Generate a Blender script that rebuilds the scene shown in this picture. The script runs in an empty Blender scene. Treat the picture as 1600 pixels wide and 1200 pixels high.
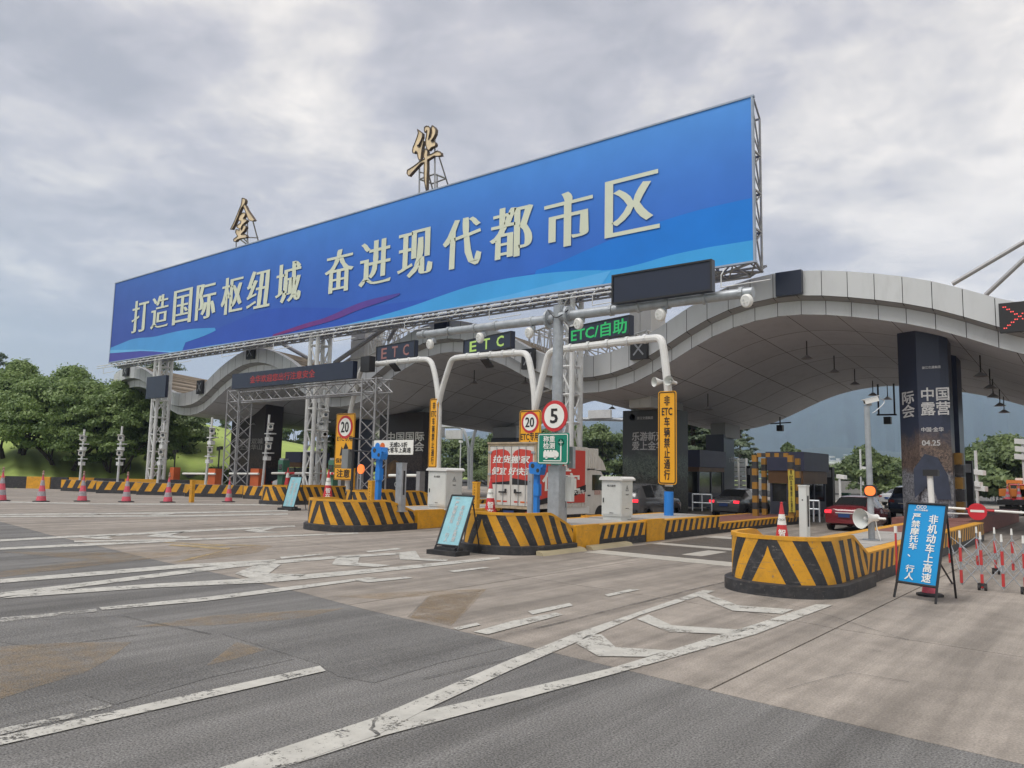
import bpy, math, random
import numpy as np
from mathutils import Vector, Matrix
R_ = random.Random(7)
rad = math.radians
S = 1.9                                  # eye height in metres; many coordinates below are multiples of it
SC = bpy.context.scene
COL = SC.collection
# ------------------------------------------------------------------ camera
F_PX = 1202.0
def cam_axes(yaw, pitch, roll):
    y, p, r = rad(yaw), rad(pitch), rad(roll)
    f = Vector((-math.sin(y)*math.cos(p), math.cos(y)*math.cos(p), math.sin(p)))
    R = Vector((math.cos(y), math.sin(y), 0)); U = R.cross(f)
    return f, R*math.cos(r)+U*math.sin(r), -R*math.sin(r)+U*math.cos(r)
CF, CR, CU = cam_axes(38.7, 6.5, 1.2)
CAMLOC = Vector((0, 0, S))
cd = bpy.data.cameras.new('camera'); cam = bpy.data.objects.new('camera', cd); COL.objects.link(cam)
cd.sensor_width = 36; cd.lens = F_PX/1600*36; cd.clip_start = .1; cd.clip_end = 30000
m = Matrix((CR, CU, -CF)).transposed().to_4x4(); m.translation = CAMLOC; cam.matrix_world = m
SC.camera = cam
# ------------------------------------------------------------------ world, sun, exposure
SUN_EL, SUN_AZ = 58, 205                # azimuth clockwise from +Y
w = bpy.data.worlds.new('World'); SC.world = w; w.use_nodes = True
nt = w.node_tree; nt.nodes.clear()
def N(t, typ, **k):
    n = t.nodes.new(typ)
    for a, b in k.items():
        if a in n.inputs: n.inputs[a].default_value = b
        else: setattr(n, a, b)
    return n
def L(t, a, b): t.links.new(a, b)
out = N(nt, 'ShaderNodeOutputWorld'); sky = N(nt, 'ShaderNodeTexSky', sky_type='NISHITA', sun_disc=False)
sky.sun_elevation = rad(SUN_EL); sky.sun_rotation = rad(SUN_AZ)
bg = N(nt, 'ShaderNodeBackground'); bg.inputs[1].default_value = .09; L(nt, sky.outputs[0], bg.inputs[0])
tc = N(nt, 'ShaderNodeTexCoord'); sep = N(nt, 'ShaderNodeSeparateXYZ'); L(nt, tc.outputs['Generated'], sep.inputs[0])
def M(t, op, a, b=None, c=None, clamp=False):
    n = t.nodes.new('ShaderNodeMath'); n.operation = op; n.use_clamp = clamp
    for i, x in enumerate((a, b, c)):
        if x is None: continue
        if isinstance(x, (int, float)): n.inputs[i].default_value = x
        else: t.links.new(x, n.inputs[i])
    return n.outputs[0]
den = M(nt, 'ADD', M(nt, 'MAXIMUM', sep.outputs[2], 0.0), .16)
cmb = N(nt, 'ShaderNodeCombineXYZ'); L(nt, M(nt, 'DIVIDE', sep.outputs[0], den), cmb.inputs[0]); L(nt, M(nt, 'DIVIDE', sep.outputs[1], den), cmb.inputs[1])
def noise(t, vec, scale, detail=5, rough=.55, dist=0, **k):
    n = N(t, 'ShaderNodeTexNoise'); n.inputs['Scale'].default_value = scale; n.inputs['Detail'].default_value = detail
    n.inputs['Roughness'].default_value = rough; n.inputs['Distortion'].default_value = dist
    if vec is not None: L(t, vec, n.inputs['Vector'])
    return n.outputs['Fac']
def ramp(t, fac, stops):
    n = N(t, 'ShaderNodeValToRGB'); e = n.color_ramp.elements
    while len(e) < len(stops): e.new(.5)
    for i, (p, c) in enumerate(stops): e[i].position = p; e[i].color = (*c, 1) if len(c) == 3 else c
    L(t, fac, n.inputs[0]); return n.outputs[0]
def srgb(r, g, b):
    f = lambda c: (c/255/12.92) if c/255 <= .04045 else ((c/255+.055)/1.055)**2.4
    return (f(r), f(g), f(b))
big = noise(nt, cmb.outputs[0], .75, 3, .5, .5); med = noise(nt, cmb.outputs[0], 1.9, 10, .62, .45); det = noise(nt, cmb.outputs[0], 6.5, 8, .62, .5)
cl = M(nt, 'ADD', M(nt, 'ADD', M(nt, 'MULTIPLY', big, .52), M(nt, 'MULTIPLY', med, .46)), M(nt, 'MULTIPLY', M(nt, 'SUBTRACT', det, .5), .20))
# thicker, darker cloud towards the north-west, brighter to the north-east
cl = M(nt, 'ADD', M(nt, 'ADD', cl, .035), M(nt, 'MULTIPLY', sep.outputs[0], .17))
ccol = ramp(nt, cl, [(.35, srgb(156, 153, 157)), (.43, srgb(181, 176, 178)), (.49, srgb(208, 201, 195)), (.55, srgb(232, 223, 213)), (.64, srgb(250, 241, 230))])
hor = M(nt, 'POWER', M(nt, 'SUBTRACT', 1.0, M(nt, 'MINIMUM', M(nt, 'MULTIPLY', M(nt, 'MAXIMUM', sep.outputs[2], 0.0), 3.2), 1.0)), 2.0)
mixh = N(nt, 'ShaderNodeMixRGB'); L(nt, M(nt, 'MULTIPLY', hor, .5), mixh.inputs[0]); L(nt, ccol, mixh.inputs[1]); mixh.inputs[2].default_value = (*srgb(196, 194, 200), 1)
bg2 = N(nt, 'ShaderNodeBackground'); L(nt, mixh.outputs[0], bg2.inputs[0]); bg2.inputs[1].default_value = .88
mx = N(nt, 'ShaderNodeMixShader'); mx.inputs[0].default_value = .93
L(nt, bg.outputs[0], mx.inputs[1]); L(nt, bg2.outputs[0], mx.inputs[2]); L(nt, mx.outputs[0], out.inputs[0])
sd = bpy.data.lights.new('sun', 'SUN'); sd.energy = 1.5; sd.angle = rad(28); sd.color = (1, .97, .92)
so = bpy.data.objects.new('sun', sd); COL.objects.link(so)
a, e_ = rad(SUN_AZ), rad(SUN_EL)
so.rotation_euler = Vector((-math.sin(a)*math.cos(e_), -math.cos(a)*math.cos(e_), -math.sin(e_))).to_track_quat('-Z', 'Y').to_euler()
SC.view_settings.view_transform = 'Standard'; SC.view_settings.look = 'None'; SC.view_settings.exposure = .75; SC.view_settings.gamma = 1
SC.render.engine = 'CYCLES'
SC.cycles.max_bounces = 6; SC.cycles.diffuse_bounces = 3; SC.cycles.glossy_bounces = 3; SC.cycles.transmission_bounces = 4; SC.cycles.volume_bounces = 1; SC.cycles.transparent_max_bounces = 12
SC.cycles.use_denoising = True
# ------------------------------------------------------------------ pixel <-> place helpers
def ray(u, v): return CF + CR*((u-800)/F_PX) - CU*((v-600)/F_PX)
def G(u, v, z=0.0):
    d = ray(u, v); return CAMLOC + d*((z-S)/d.z)
def YP(u, v, Y):
    d = ray(u, v); return CAMLOC + d*(Y/d.y)
def proj(P):
    d = Vector(P)-CAMLOC; w_ = d.dot(CF); return 800+F_PX*d.dot(CR)/w_, 600-F_PX*d.dot(CU)/w_
def ratio(u): d = ray(u, 740); return d.x/d.y
# ------------------------------------------------------------------ materials
MATS = {}
def mat(name, col, rough=.6, metal=0, var=.12, vscale=1.5, bump=0, bscale=40, coat=0, emit=None, estr=1, dirt=0, dcol=(.08, .07, .06), spec=None, objvar=0, streak=0, chips=0):
    if name in MATS: return MATS[name]
    mt = bpy.data.materials.new(name); mt.use_nodes = True; t = mt.node_tree; p = t.nodes['Principled BSDF']
    p.inputs['Roughness'].default_value = rough; p.inputs['Metallic'].default_value = metal
    if coat: p.inputs['Coat Weight'].default_value = coat; p.inputs['Coat Roughness'].default_value = .08
    if spec is not None: p.inputs['Specular IOR Level'].default_value = spec
    geo = N(t, 'ShaderNodeNewGeometry'); pos = geo.outputs['Position']
    n1 = noise(t, pos, vscale, 6, .6)
    lo = tuple(max(0, c*(1-var)) for c in col); hi = tuple(min(1, c*(1+var)) for c in col)
    c = ramp(t, n1, [(.3, lo), (.7, hi)])
    if dirt:
        mp = N(t, 'ShaderNodeMapping'); L(t, pos, mp.inputs[0]); mp.inputs['Scale'].default_value = (1, 1, .25 if streak else 1)
        n2 = noise(t, mp.outputs[0], vscale*2.2+1, 8, .68)
        mk = ramp(t, n2, [(.5, (0, 0, 0)), (.72, (1, 1, 1))])
        mm = N(t, 'ShaderNodeMixRGB'); L(t, M(t, 'MULTIPLY', mk, dirt), mm.inputs[0]); L(t, c, mm.inputs[1]); mm.inputs[2].default_value = (*dcol, 1); c = mm.outputs[0]
    if chips:
        mp = N(t, 'ShaderNodeMapping'); L(t, pos, mp.inputs[0]); mp.inputs['Scale'].default_value = (1.1, 1.1, 13)
        sc_ = M(t, 'MULTIPLY', ramp(t, noise(t, mp.outputs[0], 1.6, 6, .7, .3), [(.60, (0, 0, 0)), (.67, (1, 1, 1))]), .55)
        ch = ramp(t, noise(t, pos, 11, 7, .7, .4), [(.63, (0, 0, 0)), (.65, (1, 1, 1))])
        mm = N(t, 'ShaderNodeMixRGB'); L(t, M(t, 'MAXIMUM', sc_, M(t, 'MULTIPLY', ch, .85)), mm.inputs[0]); L(t, c, mm.inputs[1]); mm.inputs[2].default_value = (.17, .155, .14, 1); c = mm.outputs[0]
    if objvar:
        oi = N(t, 'ShaderNodeObjectInfo'); hsv = N(t, 'ShaderNodeHueSaturation')
        L(t, M(t, 'ADD', M(t, 'MULTIPLY', oi.outputs['Random'], objvar), 1-objvar/2), hsv.inputs['Value']); L(t, c, hsv.inputs['Color']); c = hsv.outputs[0]
    L(t, c, p.inputs['Base Color'])
    if bump:
        b = N(t, 'ShaderNodeBump'); b.inputs['Strength'].default_value = bump; b.inputs['Distance'].default_value = .02
        L(t, noise(t, pos, bscale, 4, .6), b.inputs['Height']); L(t, b.outputs[0], p.inputs['Normal'])
    if emit: p.inputs['Emission Color'].default_value = (*emit, 1); p.inputs['Emission Strength'].default_value = estr
    MATS[name] = mt; return mt
YEL = mat('yellow_paint', (.66, .32, .018), .5, var=.14, vscale=2.5, bump=.15, bscale=30, dirt=.45, dcol=(.24, .14, .04), chips=1)
BLK = mat('black_paint', (.028, .028, .031), .55, var=.3, vscale=3, bump=.15, bscale=30, dirt=.55, dcol=(.10, .09, .085), chips=1)
RUBBER = mat('black_rubber', (.022, .022, .024), .75, dirt=.5, dcol=(.09, .085, .08))
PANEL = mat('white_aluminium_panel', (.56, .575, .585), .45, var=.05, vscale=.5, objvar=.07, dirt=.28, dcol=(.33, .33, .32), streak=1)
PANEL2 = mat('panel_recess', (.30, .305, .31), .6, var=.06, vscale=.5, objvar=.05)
SOFF = mat('soffit_panel', (.53, .56, .61), .6, var=.06, vscale=.25, objvar=.12, dirt=.3, dcol=(.30, .31, .34))
DARKGAP = mat('joint_black', (.03, .03, .03), .9)
STEELW = mat('white_painted_steel', (.62, .63, .63), .45, var=.08, vscale=2, dirt=.35, dcol=(.3, .29, .27))
STEELG = mat('galvanised_steel', (.36, .385, .41), .42, metal=.35, var=.16, vscale=6, bump=.1, bscale=15)
STEELD = mat('grey_steel_truss', (.30, .30, .31), .5, metal=.3, var=.12, vscale=4)
WHITE = mat('white_paint', (.72, .72, .70), .45, var=.05, vscale=3)
CREAM = mat('cabinet_white', (.60, .62, .60), .5, var=.05, vscale=2, dirt=.2, dcol=(.4, .39, .36))
RED = mat('red_paint', (.52, .03, .035), .45, var=.1)
PINK = mat('faded_red_rubber', (.62, .09, .13), .6, var=.15, vscale=8, dirt=.35, dcol=(.4, .25, .25))
GREYBAND = mat('worn_reflective_band', (.33, .31, .33), .5, var=.3, vscale=14)
SIGNY = mat('sign_yellow', (.80, .38, .015), .4, var=.04)
SIGNG = mat('sign_green', (.0, .20, .13), .4, var=.05)
SIGNB = mat('sign_blue', (.01, .28, .62), .4, var=.04)
SIGNT = mat('sign_faded_teal', (.24, .47, .53), .5, var=.1, vscale=4, dirt=.3, dcol=(.4, .55, .58))
INK = mat('black_ink', (.015, .015, .017), .6)
WINK = mat('white_ink', (.78, .78, .74), .5, var=.05)
FADEINK = mat('faded_white_ink', (.46, .46, .46), .6, var=.25, vscale=20)
BLUEP = mat('blue_paint', (.02, .20, .62), .4, var=.08)
DBLUE = mat('dark_blue_cladding', (.022, .03, .062), .35, var=.2, vscale=.7)
GLASS = mat('dark_glass', (.015, .018, .02), .08, var=.1, spec=.8)
BLACKP = mat('black_plastic', (.02, .02, .022), .5)
SCREEN = mat('led_screen_dark', (.018, .024, .045), .35, var=.08, bump=.1, bscale=60)
TILE = mat('island_paving_tile', (.36, .345, .325), .8, var=.1, vscale=5, objvar=.12, dirt=.35, dcol=(.2, .18, .16))
BRICK = mat('red_paver', (.20, .085, .07), .85, var=.15, vscale=6, objvar=.1)
CONC = mat('grey_concrete', (.30, .29, .275), .85, var=.14, vscale=2, bump=.3, bscale=25, dirt=.4, dcol=(.16, .15, .14))
TAN = mat('tan_roof_sheet', (.36, .30, .235), .7, var=.15, vscale=1.2, objvar=.3, dirt=.4, dcol=(.2, .17, .14))
ORANGE = mat('orange_paint', (.62, .13, .02), .5, var=.1)
LED_G = mat('led_green', (.02, .2, .06), .4, emit=(.02, .75, .2), estr=.2)
LED_Y = mat('led_yellow_green', (.2, .25, .05), .4, emit=(.40, .66, .18), estr=.32, var=.3, vscale=25)
LED_DIM = mat('led_dim_brown', (.12, .075, .07), .5, emit=(.3, .11, .1), estr=.28, var=.4, vscale=25)
LED_R = mat('led_red', (.3, .02, .02), .4, emit=(1, .10, .09), estr=.75)
LED_RD = mat('led_red_dim', (.2, .02, .02), .4, emit=(.7, .06, .06), estr=.10)
TAIL = mat('tail_lamp_lit', (.5, .01, .01), .2, emit=(1, .03, .05), estr=1.1)
TAILOFF = mat('tail_lamp', (.25, .012, .014), .15, coat=.6)
BARK = mat('bark', (.045, .036, .030), .95, var=.3, vscale=3, bump=.6, bscale=12)
# ------------------------------------------------------------------ mesh building
WL = {}
def tag(o, label=None, cat=None, group=None, kind=None):
    if label: o['label'] = label
    if cat: o['category'] = cat
    if group: o['group'] = group
    if kind: o['kind'] = kind
    return o
def thing(name, label, cat, loc=(0, 0, 0), rotz=0, group=None):
    o = bpy.data.objects.new(name, None); COL.objects.link(o); o.empty_display_size = .2
    o.location = loc; o.rotation_euler = (0, 0, rotz); WL[o] = Vector(loc)
    return tag(o, label, cat, group)
def link(name, me, mats, parent=None, origin=None):
    for q in (mats if isinstance(mats, (list, tuple)) else [mats]): me.materials.append(q)
    o = bpy.data.objects.new(name, me); COL.objects.link(o)
    if parent is not None: o.parent = parent; WL[o] = WL.get(parent, Vector())
    return o
class MB:
    def __init__(s, local=False): s.v = []; s.f = []; s.m = []; s.local = local
    def add(s, vs, fs, mi=0):
        b = len(s.v); s.v.extend([tuple(x) for x in vs]); s.f.extend([[i+b for i in f] for f in fs]); s.m.extend([mi]*len(fs))
    def box(s, c, d, rotz=0, mi=0, bev=0):
        x, y, z = d[0]/2, d[1]/2, d[2]/2; cs, sn = math.cos(rotz), math.sin(rotz)
        P = [(-x, -y, -z), (x, -y, -z), (x, y, -z), (-x, y, -z), (-x, -y, z), (x, -y, z), (x, y, z), (-x, y, z)]
        s.add([(c[0]+a*cs-b*sn, c[1]+a*sn+b*cs, c[2]+e) for a, b, e in P], [(0, 3, 2, 1), (4, 5, 6, 7), (0, 1, 5, 4), (1, 2, 6, 5), (2, 3, 7, 6), (3, 0, 4, 7)], mi)
    def frame(s, o, ux, uy, uz, d, mi=0):   # box in an arbitrary frame, centred on o
        o, ux, uy, uz = map(Vector, (o, ux, uy, uz)); x, y, z = d[0]/2, d[1]/2, d[2]/2
        P = [(-x, -y, -z), (x, -y, -z), (x, y, -z), (-x, y, -z), (-x, -y, z), (x, -y, z), (x, y, z), (-x, y, z)]
        s.add([o+ux*a+uy*b+uz*c for a, b, c in P], [(0, 3, 2, 1), (4, 5, 6, 7), (0, 1, 5, 4), (1, 2, 6, 5), (2, 3, 7, 6), (3, 0, 4, 7)], mi)
    def tube(s, p, q, r, n=8, r2=None, mi=0, cap=True):
        p, q = Vector(p), Vector(q); d = q-p
        if d.length < 1e-6: return
        d.normalize(); a = Vector((0, 0, 1)) if abs(d.z) < .9 else Vector((1, 0, 0)); x = d.cross(a).normalized(); y = d.cross(x)
        r2 = r if r2 is None else r2; vs = []
        for c, rr in ((p, r), (q, r2)):
            for i in range(n):
                t = 2*math.pi*i/n; vs.append(c+x*(rr*math.cos(t))+y*(rr*math.sin(t)))
        fs = [(i, (i+1) % n, n+(i+1) % n, n+i) for i in range(n)]
        if cap: fs += [tuple(range(n))[::-1], tuple(range(n, 2*n))]
        s.add(vs, fs, mi)
    def path(s, pts, r, n=8, mi=0):
        pts = [Vector(p) for p in pts]; rings = []
        for i, p in enumerate(pts):
            d = ((pts[min(i+1, len(pts)-1)]-p).normalized()+(p-pts[max(i-1, 0)]).normalized()).normalized()
            a = Vector((0, 0, 1)) if abs(d.z) < .9 else Vector((0, 1, 0))
            if i and abs(d.dot(rings[-1][1])) < .95: x = (rings[-1][1]-d*d.dot(rings[-1][1])).normalized()
            else: x = d.cross(a).normalized()
            y = d.cross(x); rings.append(([p+x*(r*math.cos(2*math.pi*k/n))+y*(r*math.sin(2*math.pi*k/n)) for k in range(n)], x))
        vs = [v for rg, _ in rings for v in rg]; fs = []
        for i in range(len(pts)-1):
            for k in range(n): fs.append((i*n+k, i*n+(k+1) % n, (i+1)*n+(k+1) % n, (i+1)*n+k))
        fs += [tuple(range(n))[::-1], tuple(range((len(pts)-1)*n, len(pts)*n))]
        s.add(vs, fs, mi)
    def lathe(s, prof, c, axis=(0, 0, 1), n=20, mi=0, cap=True):   # prof: (radius, distance along axis)
        c = Vector(c); d = Vector(axis).normalized(); a = Vector((0, 0, 1)) if abs(d.z) < .9 else Vector((1, 0, 0)); x = d.cross(a).normalized(); y = d.cross(x)
        vs = []; 
        for r, h_ in prof:
            for i in range(n): t = 2*math.pi*i/n; vs.append(c+d*h_+x*(r*math.cos(t))+y*(r*math.sin(t)))
        fs = [(j*n+i, j*n+(i+1) % n, (j+1)*n+(i+1) % n, (j+1)*n+i) for j in range(len(prof)-1) for i in range(n)]
        if cap and prof[0][0] > .001: fs.append(tuple(range(n))[::-1])
        if prof[-1][0] > .001: fs.append(tuple(range((len(prof)-1)*n, len(prof)*n)))
        s.add(vs, fs, mi)
    def prism(s, poly, o, ux, uy, depth, mi=0, mside=None):   # polygon in the (ux,uy) plane through o, front face towards ux x uy, thickness behind it
        o, ux, uy = Vector(o), Vector(ux), Vector(uy); nz = ux.cross(uy).normalized(); k = len(poly)
        vs = [o+ux*a+uy*b for a, b in poly]+[o+ux*a+uy*b-nz*depth for a, b in poly]
        area = sum(poly[i][0]*poly[(i+1) % k][1]-poly[(i+1) % k][0]*poly[i][1] for i in range(k))
        fr = tuple(range(k)); bk = tuple(range(k, 2*k))
        if area < 0: fr = fr[::-1]
        else: bk = bk[::-1]
        s.add(vs, [fr, bk], mi)
        sf = [(i, k+i, k+(i+1) % k, (i+1) % k) if area > 0 else (i, (i+1) % k, k+(i+1) % k, k+i) for i in range(k)]
        b = len(s.v)-2*k; s.f.extend([[j+b for j in f] for f in sf]); s.m.extend([mi if mside is None else mside]*k)
    def mesh(s, name, off=None):
        me = bpy.data.meshes.new(name)
        v = s.v if off is None else [(a-off[0], b-off[1], c-off[2]) for a, b, c in s.v]
        me.from_pydata(v, [], s.f); me.polygons.foreach_set('material_index', s.m); me.update(); return me
    def build(s, name, mats, parent=None, smooth=False, label=None, **k):
        off = None if (s.local or parent is None) else WL.get(parent, None)
        me = s.mesh(name, off)
        if smooth:
            me.shade_smooth()
            try: me.set_sharp_from_angle(angle=rad(35))
            except Exception: pass
        o = link(name, me, mats, parent)
        if label: o['label'] = label
        return tag(o, **k) if k else o
def copy_tree(o, parent=None):
    c = o.copy(); COL.objects.link(c); c.parent = parent; WL[c] = Vector()
    for ch in [x for x in bpy.data.objects if x.parent == o]: copy_tree(ch, c)
    return c
def children_map():
    d = {}
    for x in COL.objects:
        if x.parent: d.setdefault(x.parent, []).append(x)
    return d
def clone(o, kids, parent=None):
    c = o.copy(); COL.objects.link(c); c.parent = parent
    for ch in kids.get(o, []): clone(ch, kids, c)
    return c
def rrect(w_, h_, r, n=4, cx=0, cy=0):
    P = []
    for sx, sy, a0 in ((1, 1, 0), (-1, 1, 90), (-1, -1, 180), (1, -1, 270)):
        for i in range(n+1):
            a = rad(a0+90*i/n); P.append((cx+sx*(w_/2-r)+r*math.cos(a), cy+sy*(h_/2-r)+r*math.sin(a)))
    return P
def disc(r, n=28, cx=0, cy=0): return [(cx+r*math.cos(2*math.pi*i/n), cy+r*math.sin(2*math.pi*i/n)) for i in range(n)]
# ------------------------------------------------------------------ lettering (built-in font)
TSPEC = {}; TMESH = {}
def want(body, bold=0.0, line=1.0, squeeze=1.0): TSPEC[(body, bold, line, squeeze)] = 1
SLOGAN = '打造国际枢纽城奋进现代都市区'
for ch in SLOGAN: want(ch, .017, 1, .42)
NOETC = '非\nETC\n车\n辆\n禁\n止\n通\n行'
for b_ in (NOETC, '20', '5', 'ETC专用', '保持车距', '注意', '称重\n检测', 'ETC/自助', '严\n禁\n摩\n托\n车\n、\n \n行\n人', '非\n机\n动\n车\n上\n高\n速', 'CICO', '浙江交通集团', '中国国际\n露营大会', '中国\n露营', '际\n会', '中国·金华', '04.25', '乐游新双城\n爱上金华山', '智\n在', '电力监控', '注意安全', '有电危险', '自动客户服务', '拉货搬家', '便宜 好快捷', '啦\n便宜', '便宜', '小面 大货车', '无感2-5折\n大客车上高速', '金华欢迎您出行注意安全', 'ETC', '金华', '车道自助缴费','!'): want(b_, .02)
for b_ in ('E', 'T', 'C'): want(b_, .035)
def swell(v, f, amt):
    E_ = {}
    for p in f:
        for i in range(len(p)): E_[(p[i], p[(i+1) % len(p)])] = 1
    nrm = np.zeros_like(v)
    for (a, b) in E_:
        if (b, a) not in E_:
            d = v[b]-v[a]; l = np.hypot(*d)
            if l > 1e-9: n_ = np.array([d[1], -d[0]])/l; nrm[a] += n_; nrm[b] += n_
    l = np.maximum(np.hypot(nrm[:, 0], nrm[:, 1]), 1e-9)[:, None]; nrm = nrm/l
    ff = f[0]; ar = sum(v[ff[i]][0]*v[ff[(i+1) % len(ff)]][1]-v[ff[(i+1) % len(ff)]][0]*v[ff[i]][1] for i in range(len(ff)))
    return v+(1 if ar > 0 else -1)*nrm*np.array(amt)
def gen_text():
    tmp = []
    for key in TSPEC:
        body, bold, line, sq = key
        c = bpy.data.curves.new('t', 'FONT'); c.body = body; c.resolution_u = 2; c.offset = 0; c.space_line = line; c.align_x = 'CENTER'
        o = bpy.data.objects.new('t', c); COL.objects.link(o); tmp.append((key, o, c))
    bpy.context.view_layer.update()
    for key, o, c in tmp:
        me = o.to_mesh(); v = np.array([x.co[:2] for x in me.vertices]); f = [tuple(p.vertices) for p in me.polygons]
        TMESH[key] = (swell(v, f, (bold*.8, bold*.6)), f); o.to_mesh_clear(); bpy.data.objects.remove(o); bpy.data.curves.remove(c)
def gen_bold_serif():   # thick stems, thin bars: the outline is swelled sideways only
    keys = [k for k in TSPEC if k[3] != 1]
    tmp = []
    for key in keys:
        body, bold, line, sq = key
        c = bpy.data.curves.new('t', 'FONT'); c.body = body; c.resolution_u = 3; c.offset = .004; c.align_x = 'CENTER'
        o = bpy.data.objects.new('t', c); COL.objects.link(o); tmp.append((key, o, c))
    bpy.context.view_layer.update()
    for key, o, c in tmp:
        me = o.to_mesh(); v = np.array([x.co[:2] for x in me.vertices]); f = [tuple(p.vertices) for p in me.polygons]
        v = swell(v, f, (.046, -.016))
        TMESH[key] = (v, f); o.to_mesh_clear(); bpy.data.objects.remove(o); bpy.data.curves.remove(c)
gen_text(); gen_bold_serif()
def letters(mb, body, o, ux, uy, w_, h_, bold=.02, line=1.0, sq=1.0, lift=.006, shear=0, mi=0, full=False):
    """lettering fitted to a w x h box centred on o"""
    o, ux, uy = Vector(o), Vector(ux).normalized(), Vector(uy).normalized(); nz = ux.cross(uy)
    v, f = TMESH[(body, bold, line, sq)]
    lo, hi = v.min(0), v.max(0); c = (lo+hi)/2; s = (hi-lo); s[s == 0] = 1
    kx = w_/s[0]; ky = h_/s[1]
    if not full: kx = ky = min(kx, ky)
    vs = [o+ux*float((p[0]-c[0])*kx+shear*(p[1]-c[1])*ky)+uy*float((p[1]-c[1])*ky)+nz*lift for p in v]
    mb.add(vs, f, mi)
# ================================================================== GROUND
def road_mat(name, base, speck, streak, stain, bumps, spk=90, objvar=0, sdir=0.0):
    mt = bpy.data.materials.new(name); mt.use_nodes = True; t = mt.node_tree; p = t.nodes['Principled BSDF']; p.inputs['Roughness'].default_value = .85
    p.inputs['Specular IOR Level'].default_value = .3
    pos = N(t, 'ShaderNodeNewGeometry').outputs['Position']
    fine = noise(t, pos, spk, 3, .7); mid = noise(t, pos, 2.2, 7, .62); big_ = noise(t, pos, .35, 4, .5, .4)
    mp = N(t, 'ShaderNodeMapping'); L(t, pos, mp.inputs[0]); mp.inputs['Rotation'].default_value = (0, 0, sdir); mp.inputs['Scale'].default_value = (1.7, .10, 1)
    st = noise(t, mp.outputs[0], 1.0, 6, .6, .15)
    mp2 = N(t, 'ShaderNodeMapping'); L(t, pos, mp2.inputs[0]); mp2.inputs['Rotation'].default_value = (0, 0, sdir+.08); mp2.inputs['Scale'].default_value = (7, .35, 1)
    st2 = noise(t, mp2.outputs[0], 1.0, 5, .65, .1)
    c = ramp(t, big_, [(.32, tuple(x*.90 for x in base)), (.68, tuple(min(1, x*1.09) for x in base))])
    def mul(c, f, lo, hi, a0, a1):
        n = N(t, 'ShaderNodeMixRGB', blend_type='MULTIPLY'); n.inputs[0].default_value = 1; L(t, c, n.inputs[1]); L(t, ramp(t, f, [(a0, (lo,)*3), (a1, (hi,)*3)]), n.inputs[2]); return n.outputs[0]
    c = mul(c, mid, 1-stain, 1+stain*.5, .35, .65); c = mul(c, fine, 1-speck, 1+speck, .35, .65)
    c = mul(c, st, 1-streak*1.5, 1.05, .36, .60); c = mul(c, st2, 1-streak*.45, 1.03, .38, .58)
    # rare dark drips and pale chips
    drip = noise(t, pos, 5.0, 2, .5); c = mul(c, drip, .62, 1, .20, .27)
    if objvar:
        oi = N(t, 'ShaderNodeObjectInfo'); hsv = N(t, 'ShaderNodeHueSaturation')
        L(t, M(t, 'ADD', M(t, 'MULTIPLY', oi.outputs['Random'], objvar), 1-objvar/2), hsv.inputs['Value']); L(t, c, hsv.inputs['Color']); c = hsv.outputs[0]
    L(t, c, p.inputs['Base Color'])
    b = N(t, 'ShaderNodeBump'); b.inputs['Strength'].default_value = bumps; b.inputs['Distance'].default_value = .012
    L(t, M(t, 'ADD', fine, M(t, 'MULTIPLY', mid, .6)), b.inputs['Height']); L(t, b.outputs[0], p.inputs['Normal'])
    return mt
ASPH = road_mat('asphalt', (.186, .182, .178), .62, .22, .07, 1.0, spk=62)
ASPHP = road_mat('asphalt_patch', (.158, .155, .152), .55, .14, .06, 1.0, spk=62)
SLABM = road_mat('road_concrete', (.305, .272, .240), .24, .22, .15, .4, spk=50, objvar=.07)
def worn(name, col, thr, soft, alpha=1.0, scale=3.0):
    mt = bpy.data.materials.new(name); mt.use_nodes = True; t = mt.node_tree; p = t.nodes['Principled BSDF']; p.inputs['Roughness'].default_value = .75
    pos = N(t, 'ShaderNodeNewGeometry').outputs['Position']
    c = ramp(t, noise(t, pos, 4, 6, .65), [(.3, tuple(x*.78 for x in col)), (.7, tuple(min(1, x*1.08) for x in col))])
    L(t, c, p.inputs['Base Color'])
    f1 = noise(t, pos, scale, 9, .72); f2 = noise(t, pos, 38, 3, .7)
    f = M(t, 'ADD', M(t, 'MULTIPLY', f1, .62), M(t, 'MULTIPLY', f2, .38))
    al = ramp(t, f, [(thr, (0, 0, 0)), (thr+soft, (alpha,)*3)]); L(t, al, p.inputs['Alpha'])
    return mt
MARK = worn('road_marking_paint', (.47, .46, .425), .40, .07)
MARKF = worn('faint_road_marking_paint', (.44, .43, .40), .44, .10, .9)
OCH = worn('scraped_ochre_paint', (.36, .26, .15), .38, .26, .52)
OCHL = worn('thin_ochre_line_paint', (.45, .34, .17), .42, .1, .8)
def h(*a): return tuple(x*S for x in a)
EDGE = [(-60, 7.2), (-30, 5.9), (-14.4, 4.8), (-11.79, 4.48), (-9.2, 4.24), (-7.87, 4.1), (-6.7, 4.03), (-5.21, 3.9), (-4.31, 3.77), (-2.93, 3.66), (-2.11, 3.58), (-1.52, 3.51), (-1.02, 3.46), (-.35, 3.40), (8, 3.2), (30, 3.1)]
J1 = [(-60, 13), (-30, 10), (-15.34, 7.62), (-11.59, 7.04), (-7.96, 6.37), (-5, 6.02), (-3.06, 5.82), (-2.28, 5.70), (-1.57, 5.52), (-.53, 5.43), (8, 5.3), (30, 5.2)]
def edge(tab, X): return float(np.interp(X/S, [a for a, b in tab], [b for a, b in tab]))*S
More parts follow.
